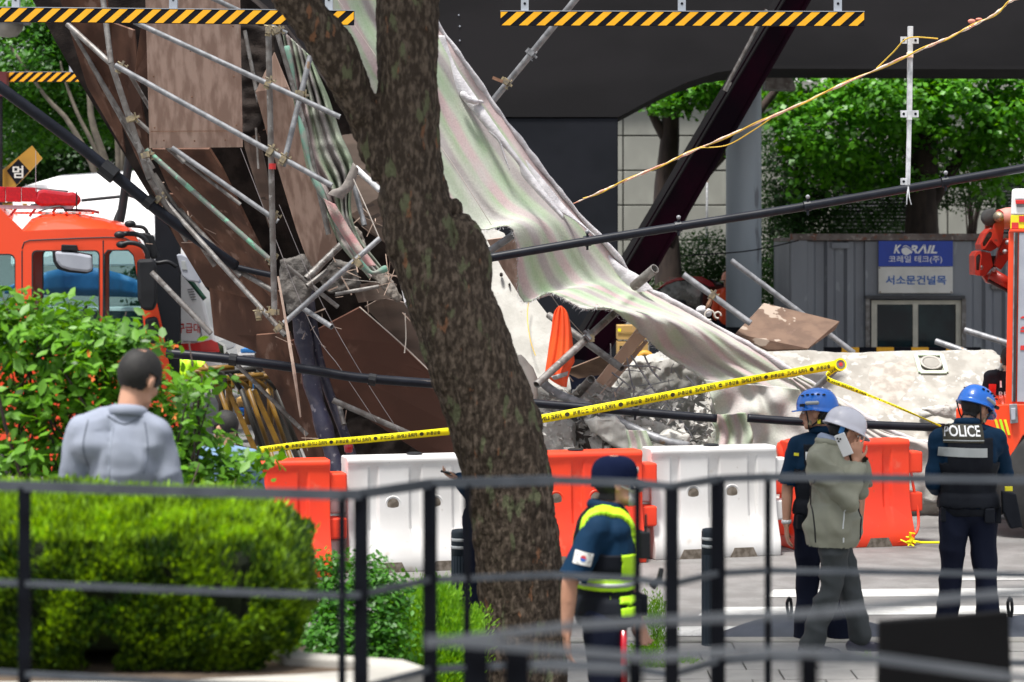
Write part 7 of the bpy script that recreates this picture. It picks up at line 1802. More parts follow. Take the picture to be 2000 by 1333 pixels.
# red crane claw
M['crane_red'] = mat('crane_red', (.36, .022, .010), (.26, .016, .008), .4, scale=6, c3=(.12, .03, .02), s3=9, t3=.62)
ch = thing('crane_hook', 'red folded steel crane claw beside the blue sign', 'crane', P(1935, 575, 24.2)); YC2 = 24.2
def cp(pts, t, name, Y=YC2, m='crane_red', b=.008): return obj(name, MB().prism([P(x, y, Y) for x, y in pts], (0, t, 0)), M[m], ch, bevel=b)
cp([(1925, 412), (1932, 409), (1938, 414), (1938, 445), (1925, 448)], .05, 'pulley_cheek', YC2 + .1)
cp([(1943, 415), (1952, 409), (1960, 415), (1962, 440), (1958, 475), (1950, 485), (1935, 470), (1940, 440)], .08, 'upper_arm')
obj('pulley', MB().lathe([(.07, -.05), (.09, -.03), (.09, .03), (.07, .05)], P(1934, 425, YC2 + .05), 20, Matrix.Rotation(rad(90), 3, 'X')), M['rubber'], ch, smooth=True)
obj('pivot_pin', MB().lathe([(.05, -.06), (.055, 0), (.03, .1)], P(1950, 424, YC2 - .01), 16, Matrix.Rotation(rad(90), 3, 'X')), M['coupler'], ch, smooth=True)
obj('end_drum', MB().lathe([(.10, -.1), (.11, 0), (.10, .1)], P(1968, 427, YC2 + .2), 18, Matrix.Rotation(rad(80), 3, 'Y')), mat('pale_red_drum', (.55, .22, .18)), ch, smooth=True)
def hollow_plate(pts, inset, t, name, Y):
    cx = sum(p[0] for p in pts) / len(pts); cy = sum(p[1] for p in pts) / len(pts)
    o_ = [xz(x, y, Y) for x, y in pts]; i_ = [xz(cx + (x - cx) * inset, cy + (y - cy) * inset, Y) for x, y in pts]
    V, f = shape2d(o_, [i_], t); V[:, 1] += Y; return obj(name, (V, f), M['crane_red'], ch)
hollow_plate([(1929, 447), (1936, 450), (1934, 462), (1918, 486), (1911, 488), (1910, 478), (1920, 456)], .72, .3, 'box_section', YC2 - .1)
cp([(1936, 450), (1958, 458), (1955, 480), (1935, 492), (1918, 488), (1932, 466)], .06, 'box_side', YC2 + .06)
hollow_plate([(1903, 492), (1910, 490), (1912, 498), (1908, 538), (1899, 537), (1898, 500)], .66, .3, 'box_section', YC2 - .12)
cp([(1910, 490), (1935, 494), (1940, 520), (1925, 540), (1908, 539), (1911, 500)], .08, 'claw_side', YC2 + .03)
cp([(1962, 465), (1975, 468), (1975, 500), (1955, 528), (1942, 518), (1950, 490)], .08, 'inner_arm', YC2 + .08)
cp([(1920, 540), (1945, 530), (1975, 545), (1975, 575), (1955, 560), (1928, 553)], .1, 'lower_arm', YC2 + .1)
obj('ram', MB().tube([P(1935, 535, YC2), P(1980, 560, YC2)], .06, 12), M['crane_red'], ch, smooth=True); obj('hydraulic_line', MB().tube([P(1930, 548, YC2), P(1980, 575, YC2)], .02, 8), M['plastic_black'], ch)
for x, y in ((1916, 523), (1968, 474), (1963, 492), (1942, 527)): obj('pin', MB().ell(P(x, y, YC2 - .06), (.025, .03, .025)), M['galv'], ch, smooth=True)
cp([(1925, 500), (1948, 500), (1945, 525), (1928, 525)], .05, 'dark_core', YC2 + .14, 'truck_dark')

def turn(root, pivot, deg):
    R = Matrix.Rotation(rad(deg), 3, 'Z'); pv = Vector((pivot.x, pivot.y, root.location.z))
    root.location = pv + R @ (root.location - pv); root.rotation_euler = (0, 0, rad(deg))
turn(ft, P(352, 600, YF), 7.9)
turn(lt, P(1966, 600, YR2), -12.2)
# ------------------------------------------------------------------ people
def basis(yaw, pitch=0, roll=0):
    """columns: right, forward(=+y before turning), up; yaw 0 faces away from the camera, +90 faces right"""
    return Matrix.Rotation(-rad(yaw), 3, 'Z') @ Matrix.Rotation(rad(pitch), 3, 'X') @ Matrix.Rotation(rad(roll), 3, 'Y')

def hand(mb, wrist, d, nrm, side, s=1.0, curl=25, thumb=True, spread=4, curls=None):
    """palm and five fingers; d finger direction, nrm palm normal (out of the palm), side +1 thumb to the left of d seen from the palm side"""
    d = Vector(d).normalized(); nrm = Vector(nrm); nrm = (nrm - d * nrm.dot(d)).normalized(); x = d.cross(nrm).normalized() * side
    w = Vector(wrist); kn = w + d * .085 * s
    for k in range(4):
        o = (k - 1.5) * .0195 * s
        mb.cap(w + x * o * .55, kn + x * o, .0145 * s, .0115 * s, 8)
    lens = (.072, .080, .074, .058)
    for k in range(4):
        o = (k - 1.5) * .0205 * s; L_ = lens[k] * s
        a = (curls[k] if curls else curl) ; b0 = kn + x * o
        dd = d + x * (k - 1.5) * math.tan(rad(spread)); dd.normalize(); p = b0
        for q, fr in enumerate((.45, .30, .25)):
            aa = rad(a * (q + .6)); dr = dd * math.cos(aa) + nrm * math.sin(aa)
            e = p + dr * L_ * fr * 1.15; mb.cap(p, e, (.0096 - .0009 * q) * s, (.0088 - .0009 * q) * s, 8); p = e
    if thumb:
        b0 = w + d * .025 * s - x * .026 * s; d1 = (d * .75 - x * .75 + nrm * .45).normalized(); m1 = b0 + d1 * .042 * s
        mb.cap(b0, m1, .0125 * s, .011 * s, 8); d2 = (d * .95 - x * .25 + nrm * .45).normalized(); m2 = m1 + d2 * .032 * s; mb.cap(m1, m2, .0105 * s, .0095 * s, 8)
        mb.cap(m2, m2 + (d * .95 + nrm * .5).normalized() * .022 * s, .0095 * s, .008 * s, 8)

def head(mb, c, B, s=1.0):
    r, f, u = B.col[0], B.col[1], B.col[2]; c = Vector(c)
    L = lambda x, y, z: c + (r * x + f * y + u * z) * s
    mb.ell(L(0, -.012, .030), (.074 * s, .096 * s, .092 * s), B, 20, 14)
    mb.ell(L(0, .018, -.035), (.060 * s, .072 * s, .078 * s), B, 18, 12)
    mb.cap(L(-.02, .066, -.088), L(.02, .066, -.088), .020 * s)
    mb.cap(L(-.045, .03, -.065), L(-.03, .06, -.085), .024 * s, .02 * s); mb.cap(L(.045, .03, -.065), L(.03, .06, -.085), .024 * s, .02 * s)
    mb.cap(L(0, .088, .010), L(0, .108, -.028), .0095 * s, .014 * s); mb.cap(L(-.012, .094, -.033), L(.012, .094, -.033), .009 * s)
    mb.cap(L(-.035, .078, .020), L(.035, .078, .020), .013 * s)
    mb.cap(L(-.017, .086, -.060), L(.017, .086, -.060), .0085 * s); mb.cap(L(-.013, .084, -.070), L(.013, .084, -.070), .009 * s)
    for sd in (-1, 1):
        mb.ell(L(sd * .042, .060, -.022), (.022 * s, .02 * s, .022 * s), B, 10, 8)
        mb.ell(L(sd * .078, -.008, -.008), (.010 * s, .020 * s, .034 * s), B @ Matrix.Rotation(rad(sd * 14), 3, 'Z'), 10, 8)
        mb.ell(L(sd * .083, -.018, -.002), (.007 * s, .014 * s, .026 * s), B, 10, 8)

class Person:
    def __init__(s, label, loc, J, yaw, hyaw, hpitch=0, hroll=0, scale=1.0, vox=.009, hands=None, build=1.0, name='person'):
        s.loc = Vector(loc); s.k = scale
        s.J = {k: s.loc + Vector(v) * scale for k, v in J.items()}
        s.B = basis(yaw); s.H = basis(hyaw, hpitch, hroll); s.build = build
        s.root = thing(name, label, 'person', loc)
        mb = MB(); s.torso(mb, 0)
        head(mb, s.J['head'], s.H, scale * 1.07)
        mb.cap(s.J['neck'] - s.B.col[2] * .02, s.J['head'] - s.H.col[2] * .05 * scale - s.H.col[1] * .015 * scale, .057 * scale, .053 * scale)
        for sd in 'LR': s.arm(mb, sd, 0, 1.0); s.leg(mb, sd, 0, 1.0)
        for h in (hands or []): hand(mb, *h)
        V, Fc = remesh(mb, vox, 2)
        s.body = (V, Fc)
        s.body_obj = obj('body', (V, Fc), M['skin'], s.root, smooth=True)
    def torso(s, mb, o, top=True):
        J, k, B, b = s.J, s.k, s.B, s.build
        pel, nk = J['pel'], J['neck']; ax = nk - pel; up = ax.normalized()
        R = B
        mb.ell(pel + up * .02, ((.165 * b + o) * k, (.118 * b + o) * k, (.13 + o) * k), R)
        mb.ell(pel + ax * .32, ((.148 * b + o) * k, (.108 * b + o) * k, (.17 + o) * k), R)
        mb.ell(pel + ax * .62, ((.168 * b + o) * k, (.122 * b + o) * k, (.20 + o) * k), R)
        mb.ell(pel + ax * .80, ((.165 * b + o) * k, (.105 * b + o) * k, (.11 + o) * k), R)
        if top:
            mb.cap(J['sL'] + (nk - J['sL']) * .15 - up * .01, nk - up * .03, (.056 + o) * k, (.066 + o) * k); mb.cap(J['sR'] + (nk - J['sR']) * .15 - up * .01, nk - up * .03, (.056 + o) * k, (.066 + o) * k)
            mb.cap(J['sL'] + (nk - J['sL']) * .2 - up * .07, J['sR'] + (nk - J['sR']) * .2 - up * .07, (.07 + o) * k)
    def arm(s, mb, sd, o, t=1.0, taper=0):
        J, k = s.J, s.k; S, E, W_ = J['s' + sd], J['e' + sd], J['w' + sd]
        if t <= .5: mb.cap(S, S.lerp(E, t * 2), (.050 + o) * k, (.050 + (.041 - .050) * t * 2 + o + taper) * k)
        else:
            mb.cap(S, E, (.050 + o) * k, (.040 + o) * k); q = (t - .5) * 2
            mb.cap(E, E.lerp(W_, .35 * min(q / .35, 1)), (.040 + o) * k, (.039 + o) * k)
            mb.cap(E.lerp(W_, .3), E.lerp(W_, q), (.039 + o) * k, (.039 + (.026 - .039) * q + o + taper) * k)
    def leg(s, mb, sd, o, t=1.0, taper=0, foot=True):
        J, k = s.J, s.k; Hh, K, A = J['h' + sd], J['k' + sd], J['a' + sd]
        mb.cap(Hh, K, (.088 + o) * k, (.056 + o) * k)
        mb.cap(K, K.lerp(A, .35), (.056 + o) * k, (.055 + o) * k); mb.cap(K.lerp(A, .3), K.lerp(A, t), (.055 + o) * k, (.036 + o + taper) * k)
        if foot and t >= 1:
            f = J.get('f' + sd); f = (f - A).normalized() if f else s.B.col[1]
            mb.cap(A + Vector((0, 0, -.05)) * k, A + f * .17 * k + Vector((0, 0, -.06)) * k, .035 * k, .028 * k)
    def cloth(s, name, m, parts, off, vox=.011, cuts=(), wr=.004, wf=14, seed=0, taper=0, smooth=4, extra=None, label=None, fold=None):
        mb = MB()
        for p in parts:
            if p == 'torso': s.torso(mb, off)
            elif p[0] == 'arm':
                for sd in p[2] if len(p) > 2 else 'LR': s.arm(mb, sd, off, p[1], taper)
            elif p[0] == 'leg':
                for sd in 'LR': s.leg(mb, sd, off, p[1], taper, foot=False)
            elif p == 'pelvis':
                s.torso(mb, off, top=False)
        if extra: extra(mb)
        V, Fc = remesh(mb, vox, smooth)
        N_ = vnormals(V, Fc)
        d = (1 - np.abs(nz(V * np.array([1, 1, 1.6]), wf, seed)) * 1.6) * wr + nz(V, wf * 2.3, seed + 1) * wr * .5
        if fold: d = d + fold(V)
        V = V + N_ * d[:, None]
        c = V[Fc].mean(axis=1); keep = np.ones(len(Fc), bool)
        for p, n, rad_ in cuts:
            n = np.array(Vector(n).normalized()); p = np.array(p)
            keep &= ~(((c - p) @ n > 0) & (np.linalg.norm(c - p, axis=1) < rad_))
        Fk = Fc[keep]
        ids, inv = np.unique(Fk, return_inverse=True); inv = inv.reshape(Fk.shape)
        o = obj(name, (V[ids], inv.astype(np.int32)), m, s.root, smooth=True, recalc=False, label=label)
        return o, V, Fc
    def piece(s, name, VF, cond, off, m, thick=.006, parent=None, label=None):
        V, F_ = patch(VF[0], VF[1], cond, off, thick)
        return obj(name, (V, F_), m, parent or s.root, smooth=True, recalc=False, label=label)
    def hair(s, low=-.02, off=.010, m='hair', back=-.05, bald=None, front=.03, top=.14):
        c, B, k = np.array(s.J['head']), np.array(s.H), s.k * 1.07
        def cond(cc, fn):
            q = (cc - c) @ B / k     # right, forward, up
            r_ = (q[:, 2] > low + .9 * np.clip(q[:, 1] - front, 0, 1) * 1.0) & (q[:, 1] < front + .06)
            nape = (q[:, 1] < -.02) & (q[:, 2] > back)
            ear = (np.abs(q[:, 0]) > .070) & (np.abs(q[:, 1] + .01) < .026) & (q[:, 2] < .026)
            o = (r_ | nape) & ~ear & (q[:, 2] > -.12) & (q[:, 2] < top) & (np.linalg.norm(q, axis=1) < .15)
            if bald is not None: o &= ~(np.linalg.norm(q - np.array(bald[:3]), axis=1) < bald[3])
            return o
        return s.piece('hair', s.body, cond, off, M[m], .01)
    def face(s, eyes=True):
        J, H, k = s.J, s.H, s.k * 1.07; r, f, u = H.col[0], H.col[1], H.col[2]; c = J['head']
        for sd in (-1, 1):
            e = obj('eye', MB().ell(c + (r * sd * .030 + f * .079 + u * .003) * k, (.013 * k, .009 * k, .008 * k), H, 12, 8), M['print_white'], s.root, smooth=True)
            obj('iris', MB().ell(c + (r * sd * .030 + f * .087 + u * .003) * k, (.006 * k, .003 * k, .006 * k), H, 10, 6), M['hair'], e, smooth=True)
            obj('eyebrow', MB().cap(c + (r * sd * .014 + f * .093 + u * .024) * k, c + (r * sd * .046 + f * .080 + u * .026) * k, .0045 * k, .003 * k, 6), M['hair'], s.root)
        obj('lips', MB().cap(c + (-r * .02 + f * .088 - u * .064) * k, c + (r * .02 + f * .088 - u * .064) * k, .0065 * k, None, 8), mat('lips', (.36, .13, .10)), s.root)
    def shoes(s, m='rubber'):
        for sd in 'LR':
            A = s.J['a' + sd]; f = s.J.get('f' + sd); f = (f - A).normalized() if f else s.B.col[1]; f = Vector((f.x, f.y, 0)).normalized()
            mb = MB(); gz = s.loc.z
            mb.cap(Vector((A.x, A.y, gz + .05)) - f * .05, Vector((A.x, A.y, gz + .045)) + f * .05, .045, .045); mb.cap(Vector((A.x, A.y, gz + .045)) + f * .02, Vector((A.x, A.y, gz + .035)) + f * .16, .045, .034)
            mb.box(Vector((A.x, A.y, gz + .012)) + f * .05, (.085, .26, .024), Matrix((f.cross(Vector((0, 0, 1))), f, Vector((0, 0, 1)))).transposed())
            V, Fc = remesh(mb, .011, 3); obj('shoe', (V, Fc), M[m], s.root, smooth=True)

def helmet(p, kind, m, up_off=.045, label=None):
    """shell over the head: half ellipsoid with brim, in the head frame"""
    H, c, k = p.H, p.J['head'], p.k * 1.05; r, f, u = H.col[0], H.col[1], H.col[2]
    L = lambda x, y, z: c + (r * x + f * y + u * z) * k
    nu, nv = 40, 14; rows = []
    hx, hy, hz = (.112, .138, .118) if kind == 'white' else (.112, .138, .112)
    for i in range(nv + 1):
        th = math.pi / 2 * (i / nv); row = []
        for j in range(nu):
            a = 2 * math.pi * j / nu
            z = math.cos(th) ** .9 * hz; q = math.sin(th) ** .85
            x, y = math.cos(a) * hx * q, math.sin(a) * hy * q
            drop = 0
            if i == nv: drop = -.012
            if kind == 'blue':   # longer at the back and over the ears
                drop += -(.030 * max(0, -math.sin(a)) + .012) * (i / nv) ** 3
            row.append(L(x, y - .006, z + up_off + drop))
        rows.append(row)
    # brim rows
    for ww in (1.0, .0):
        row = []
        for j in range(nu):
            a = 2 * math.pi * j / nu; front = max(0, math.sin(a)) ** 2
            bw = (.010 + .036 * front if kind == 'white' else .006 + .028 * front) * (1 if ww else 1)
            x, y = math.cos(a) * (hx + bw), math.sin(a) * (hy + bw)
            drop = -.018 if kind == 'white' else -.018 - .030 * max(0, -math.sin(a))
            row.append(L(x, y - .006, up_off + drop - (0 if ww else .006) - .012 * front))
        rows.append(row)
    vs = [v for row in rows for v in row]; fs = []
    for i in range(len(rows) - 1):
        for j in range(nu): fs.append((i * nu + j, i * nu + (j + 1) % nu, (i + 1) * nu + (j + 1) % nu, (i + 1) * nu + j))
    o = obj('helmet', MB().add(vs, fs), m, p.root, smooth=True, solid=.004, label=label)
    if kind == 'white':
        obj('ridge', MB().cap(L(0, -.09, up_off + .090), L(0, .08, up_off + .100), .012, .010), m, o, smooth=True)
    else:
        for sd in (-1, 1):
            for q in range(5):
                a = -.075 + q * .036
                obj('vent', MB().ell(L(sd * (.096 - abs(a) * .22), a, up_off + .062 + .015 * math.cos(a * 12)), (.010, .013, .006), H, 10, 6), M['plastic_black'], o)
            obj('side_badge', MB().cap(L(sd * .108, -.035, up_off + .022), L(sd * .108, .035, up_off + .022), .013, .013), M['band_grey'], o, smooth=True)
            obj('lamp_clip', MB().box(L(sd * .113, .065, up_off + .01), (.02, .03, .02), H), M['plastic_black'], o)
        # harness straps
        for sd in (-1, 1):
            obj('chin_strap', MB().tube([tuple(v) for v in lerp_curve([L(sd * .105, .045, up_off - .02), L(sd * .088, .04, -.045), L(sd * .066, .045, -.09), L(0, .06, -.115)], 12)], .006, 6), M['plastic_black'], o)
            obj('rear_strap', MB().tube([tuple(v) for v in lerp_curve([L(sd * .100, -.075, up_off - .04), L(sd * .088, -.02, -.055), L(sd * .072, .02, -.080)], 10)], .006, 6), M['plastic_black'], o)
            obj('buckle', MB().box(L(sd * .082, .03, -.060), (.012, .022, .03), H), M['coupler'], o)
    return o

X, Z = (1, 0, 0), (0, 0, 1)
# ---- man in the grey suit, seen from behind
YS = 10.5
J = dict(pel=(0, 0, .93), neck=(.045, .02, 1.44), head=(.085, .075, 1.585), sL=(-.15, .0, 1.37), sR=(.165, .02, 1.36), eL=(-.205, .05, 1.09), eR=(.228, .04, 1.10), wL=(-.14, .28, 1.08), wR=(.16, .28, 1.08),
         hL=(-.09, 0, .90), hR=(.09, 0, .90), kL=(-.10, .02, .50), kR=(.10, .02, .50), aL=(-.11, 0, .09), aR=(.11, 0, .09))
base = P(228, 1000, YS); base.z = .62
pa = Person('man in a grey blue suit seen from behind, head bowed, in front of the shrub', base, J, 8, 30, -24, 8, hands=[(Vector(base) + Vector((-.14, .28, 1.08)), (.7, .7, 0), (0, 0, -1), 1), (Vector(base) + Vector((.16, .28, 1.08)), (-.7, .7, 0), (0, 0, -1), -1)], scale=1.0, build=.78)
J_ = pa.J
o, V, Fc = pa.cloth('suit_jacket', M['suit'], ['torso', ('arm', .97)], .022, smooth=2, cuts=[(J_['neck'] + Vector((.0, .0, .035)), (.15, .1, 1), .2), (J_['pel'] - Vector((0, 0, .10)), (0, 0, -1), .6)], wr=.007, wf=13, seed=2,
    fold=lambda V: -.010 * np.exp(-((V[:, 0] - base.x + .02) / .006) ** 2) * (V[:, 1] < base.y))
# collar and back seam
mb = MB(); a = [J_['neck'] + pa.B.col[0] * math.cos(t) * .078 + pa.B.col[1] * math.sin(t) * .076 + Vector((0, 0, .006 + .020 * -math.sin(t))) for t in np.linspace(-math.pi * 1.10, .12, 24)]
mb.tube([v - Vector((0, .008, 0)) for v in a], .013, 8, sq=1.9); obj('collar', mb, M['suit'], o, smooth=True)
bvh = BVHTree.FromPolygons([Vector(v) for v in V], [tuple(f) for f in Fc])
def skin_line(bvh, pts, r, lift=.002):
    out = []
    for p in lerp_curve(pts, 30):
        h = bvh.ray_cast(Vector((p[0], p[1] - 1, p[2])), Vector((0, 1, 0))); out.append((h[0] if h[0] else Vector(p)) - Vector((0, lift, 0)))
    return MB().tube(out, r, 6)
obj('back_seam', skin_line(bvh, [J_['neck'] + Vector((-.05, 0, -.05)), J_['neck'] + Vector((-.068, 0, -.3)), J_['pel'] + Vector((-.03, 0, -.05))], .003), mat('suit_seam', (.36, .40, .48)), o)
for sx in (-1, 1):
    sp = J_['sL'] if sx < 0 else J_['sR']; obj('sleeve_seam', skin_line(bvh, [sp + Vector((-sx * .035, 0, .05)), sp + Vector((-sx * .02, 0, -.06)), sp + Vector((-sx * .035, 0, -.17))], .0025), mat('seam_shade', (.12, .14, .18)), o)
obj('collar_seam', skin_line(bvh, [J_['neck'] + Vector((-.075, 0, .0)), J_['neck'] + Vector((0, 0, -.035)), J_['neck'] + Vector((.075, 0, .0))], .003), mat('seam_shade2', (.12, .14, .18)), o)
pa.hair(low=-.005, back=-.048, bald=(.0, -.055, .115, .030), front=.045); pa.face()
pa.cloth('trousers', M['trouser_grey'], ['pelvis', ('leg', .98)], .018, cuts=[(J_['pel'] + Vector((0, 0, .06)), (0, 0, 1), .6)], vox=.014); pa.shoes()
pc_ = obj('phone', MB().box(J_['wL'] + Vector((.13, .12, .0)), (.07, .14, .009)), M['plastic_black'], pa.root, bevel=.003)

# ---- officer in cap with neon vest, seen from the side
YO = 11.6
base = P(1182, 1000, YO); base.z = .1
J = dict(pel=(.0, 0, .93), neck=(.0, .0, 1.415), head=(.055, .02, 1.555), sL=(.05, .17, 1.36), sR=(-.045, -.15, 1.355), eL=(.12, .22, 1.10), eR=(-.175, -.19, 1.10), wL=(.16, .10, .90), wR=(-.19, -.18, .86),
         hL=(.01, .09, .90), hR=(-.01, -.09, .90), kL=(.03, .09, .50), kR=(.0, -.09, .50), aL=(.0, .09, .09), aR=(-.02, -.09, .09))
b_ = Vector(base)
po = Person('police officer in navy cap and neon vest standing before the tree trunk', base, J, 72, 80, 0, 0, vox=.008, hands=[(b_ + Vector(J['wR']), (.05, .15, -1), (.9, .3, 0), 1, 1.0, 22), (b_ + Vector(J['wL']), (.2, -.2, -1), (.5, -.8, 0), -1, 1.0, 30)], build=1.0)
J_ = po.J
shirt, V, Fc = po.cloth('navy_shirt', M['navy'], ['torso', ('arm', .47)], .016, vox=.009, cuts=[(J_['neck'] + Vector((.0, 0, .03)), (.25, 0, 1), .13), (J_['sR'].lerp(J_['eR'], .90), J_['eR'] - J_['sR'], .12), (J_['sL'].lerp(J_['eL'], .90), J_['eL'] - J_['sL'], .12), (J_['pel'] - Vector((0, 0, .03)), (0, 0, -1), .5)], wr=.005, wf=12, seed=5, taper=.012)
mb = MB(); mb.tube([J_['neck'] + po.B.col[0] * math.cos(t) * .073 + po.B.col[1] * math.sin(t) * .073 + Vector((0, 0, .030 - .012 * math.sin(t))) for t in np.linspace(math.pi * .62, math.pi * 2.38, 24)], .016, 8, sq=1.5); obj('collar', mb, M['navy'], shirt, smooth=True)
# vest: black mesh body, neon panels
Bq = np.array(po.B); c0 = np.array(J_['pel']); nk = np.array(J_['neck']); sR_, eR_ = np.array(J_['sR']), np.array(J_['eR']); sL_, eL_ = np.array(J_['sL']), np.array(J_['eL'])
def loc_(c): return (c - c0) @ Bq           # right, forward, up relative to the pelvis
def armd(c):
    out = np.full(len(c), 9.)
    for a, b in ((sR_, eR_), (sL_, eL_)):
        ab = b - a; t = np.clip((c - a) @ ab / (ab @ ab), 0.12, 1); out = np.minimum(out, np.linalg.norm(c - a - t[:, None] * ab, axis=1))
    return out
SV = (V, Fc)
tor = MB(); po.torso(tor, .024); TV, TF = remesh(tor, .009, 4)
TS = (TV, TF)
def strap(q): return (q[:, 2] > .30) & (np.abs(np.abs(q[:, 0]) - .095 - .05 * np.clip(q[:, 2] - .30, 0, .3)) < .030)
vest = po.piece('vest', TS, lambda c, n: (lambda q: (q[:, 2] > -.02) & (q[:, 2] < .30))(loc_(c)) , .004, M['vest_black'], .02)
po.piece('neon_waist_panel', TS, lambda c, n: (lambda q: (q[:, 2] > .125) & (q[:, 2] < .185))(loc_(c)), .010, M['neon'], .01, vest)
po.piece('grey_band', TS, lambda c, n: (lambda q: (q[:, 2] > .145) & (q[:, 2] < .163))(loc_(c)), .0125, M['band_grey'], .005, vest)
po.piece('neon_front_panel', TS, lambda c, n: (lambda q: (q[:, 2] > .18) & (q[:, 2] < .30) & (q[:, 1] > .015))(loc_(c)), .009, M['neon'], .01, vest)
po.piece('neon_shoulder_strap', TS, lambda c, n: (lambda q: strap(q))(loc_(c)), .010, M['neon'], .02, vest)
po.piece('dark_strap_pad', TS, lambda c, n: (lambda q: (q[:, 2] > .30) & (np.abs(np.abs(q[:, 0]) - .048 - .05 * np.clip(q[:, 2] - .30, 0, .3)) < .016))(loc_(c)), .010, M['vest_black'], .02, vest)
for zc in (.03, .078): po.piece('neon_pouch', TS, lambda c, n: (lambda q: (np.abs(q[:, 2] - zc) < .018) & (np.abs(q[:, 1] - .05) < .04) & (q[:, 0] > 0))(loc_(c)), .022, M['neon'], .02, vest)
# pouches, radio on the chest (front = towards +forward)
r, f, u = po.B.col[0], po.B.col[1], po.B.col[2]
Lp_ = lambda x, y, z: J_['pel'] + r * x + f * y + u * z
for nm, x, y, z, sz, m in (('radio', .09, .165, .33, (.05, .05, .13), 'plastic_black'), ('radio_antenna', .10, .17, .43, (.012, .012, .10), 'plastic_black'), ('chest_pouch', -.06, .155, .31, (.09, .05, .12), 'vest_black'), ('body_camera', .03, .165, .36, (.05, .035, .07), 'plastic_black'),
                           ('belt_pouch', .03, .16, .04, (.10, .06, .10), 'vest_black'), ('belt_pouch', .12, .09, .03, (.05, .09, .10), 'vest_black'), ('side_strap', .145, -.02, .16, (.02, .03, .24), 'vest_black')):
    obj(nm, MB().box(Lp_(x, y, z), sz, po.B), M[m], vest, bevel=.008)
obj('hanging_clip', MB().tube([Lp_(.05, .22, .12), Lp_(.05, .26, .16), Lp_(.05, .27, .21)], [.02, .016, .012], 8), M['plastic_black'], vest)
obj('loose_neon_strap', MB().tube([tuple(v) for v in lerp_curve([Lp_(.15, -.03, .10), Lp_(.165, -.02, .0), Lp_(.16, .01, -.07)], 8)], .012, 6, sq=.4), M['neon'], vest)
# belt, trousers, baton
po.cloth('trousers', M['navy_dark'], ['pelvis', ('leg', .98)], .016, cuts=[(J_['pel'] + Vector((0, 0, .05)), (0, 0, 1), .5)], vox=.013, seed=7)
pt = MB(); po.torso(pt, .026, top=False); BV, BF = remesh(pt, .010, 3)
po.piece('belt', (BV, BF), lambda c, n: (lambda q: (q[:, 2] > -.05) & (q[:, 2] < -.005))(loc_(c)), .004, M['vest_black'], .01)
obj('red_baton', MB().tube([Lp_(.17, .03, -.06), Lp_(.175, .03, -.35)], .016, 12), M['lens_red'], po.root, smooth=True); po.shoes()
# flag patch on the sleeve
arm_c = J_['sR'].lerp(J_['eR'], .52); bvs = BVHTree.FromPolygons([Vector(v) for v in V], [tuple(q) for q in Fc])
def wrap_quad(bv, c, w, h, rot=0, lift=.003, dirn=Vector((0, 1, 0)), n=7, ul=None):
    A = np.zeros((n, n, 3)); ax = Vector((math.cos(rot), 0, math.sin(rot))); az = Vector((-math.sin(rot), 0, math.cos(rot)))
    for i in range(n):
        for j in range(n):
            p = Vector(c) + ax * w * (i / (n - 1) - .5) + az * h * (j / (n - 1) - .5); q = p - dirn * .6
            hh = bv.ray_cast(q, dirn); A[i, j] = (hh[0] if hh[0] else p) - dirn * lift
    return MB().grid(A)
fp = obj('flag_patch', wrap_quad(bvs, arm_c, .088, .062, rad(-14)), M['sign_white'], shirt, solid=.002)
def wrap_disc(bv, c, r0, lift, half=None, dirn=Vector((0, 1, 0)), rot=0):
    pts = []
    aa = np.linspace(0, 2 * math.pi, 20, endpoint=False) if half is None else np.linspace(half, half + math.pi, 12)
    for a in aa:
        p = Vector(c) + Vector((math.cos(a + rot), 0, math.sin(a + rot))) * r0; h = bv.ray_cast(p - dirn * .6, dirn); pts.append((h[0] if h[0] else p) - dirn * lift)
    return MB().add(pts, [tuple(range(len(pts)))])
obj('flag_disc', wrap_disc(bvs, arm_c, .0145, .0052, half=rad(0), rot=rad(-20)), M['print_red'], fp, recalc=False); obj('flag_disc', wrap_disc(bvs, arm_c, .0145, .0052, half=rad(180), rot=rad(-20)), M['print_blue'], fp, recalc=False)
for dx, dz in ((-.028, .018), (.028, .018), (-.028, -.018), (.028, -.018)):
    for q in (-1, 0, 1):
        p = arm_c + Vector((dx + q * .003, 0, dz + q * .003 * (1 if dx * dz < 0 else -1))); mb = wrap_quad(bvs, p, .010, .002, rad(-35 if dx * dz > 0 else 35) , .005, n=3); obj('flag_bar', mb, M['black_print'], fp, recalc=False)
# cap
H = po.H; c = J_['head']; r, f, u = H.col[0], H.col[1], H.col[2]; Lh_ = lambda x, y, z: c + r * x + f * y + u * z
mb = MB(); rows = []
for i in range(9):
    th = math.pi / 2 * i / 8; rows.append([Lh_(math.cos(a) * .090 * math.sin(th) ** .7, math.sin(a) * .112 * math.sin(th) ** .7 - .010, .028 + .098 * math.cos(th) ** .75 - .006 * (i == 8)) for a in np.linspace(0, 2 * math.pi, 32, endpoint=False)])
rows.append([Lh_(math.cos(a) * .090, math.sin(a) * .112 - .010, .002 - .022 * max(0, -math.sin(a))) for a in np.linspace(0, 2 * math.pi, 32, endpoint=False)])
vs = [v for row in rows for v in row]; fs = [(i * 32 + j, i * 32 + (j + 1) % 32, (i + 1) * 32 + (j + 1) % 32, (i + 1) * 32 + j) for i in range(9) for j in range(32)]
M['cap_navy'] = mat('navy_cap', (.004, .007, .024), (.006, .010, .030), .9, scale=8, spec=.05)
cp_ = obj('cap', MB().add(vs, fs), M['cap_navy'], po.root, smooth=True, solid=.004)
A = np.zeros((12, 6, 3))
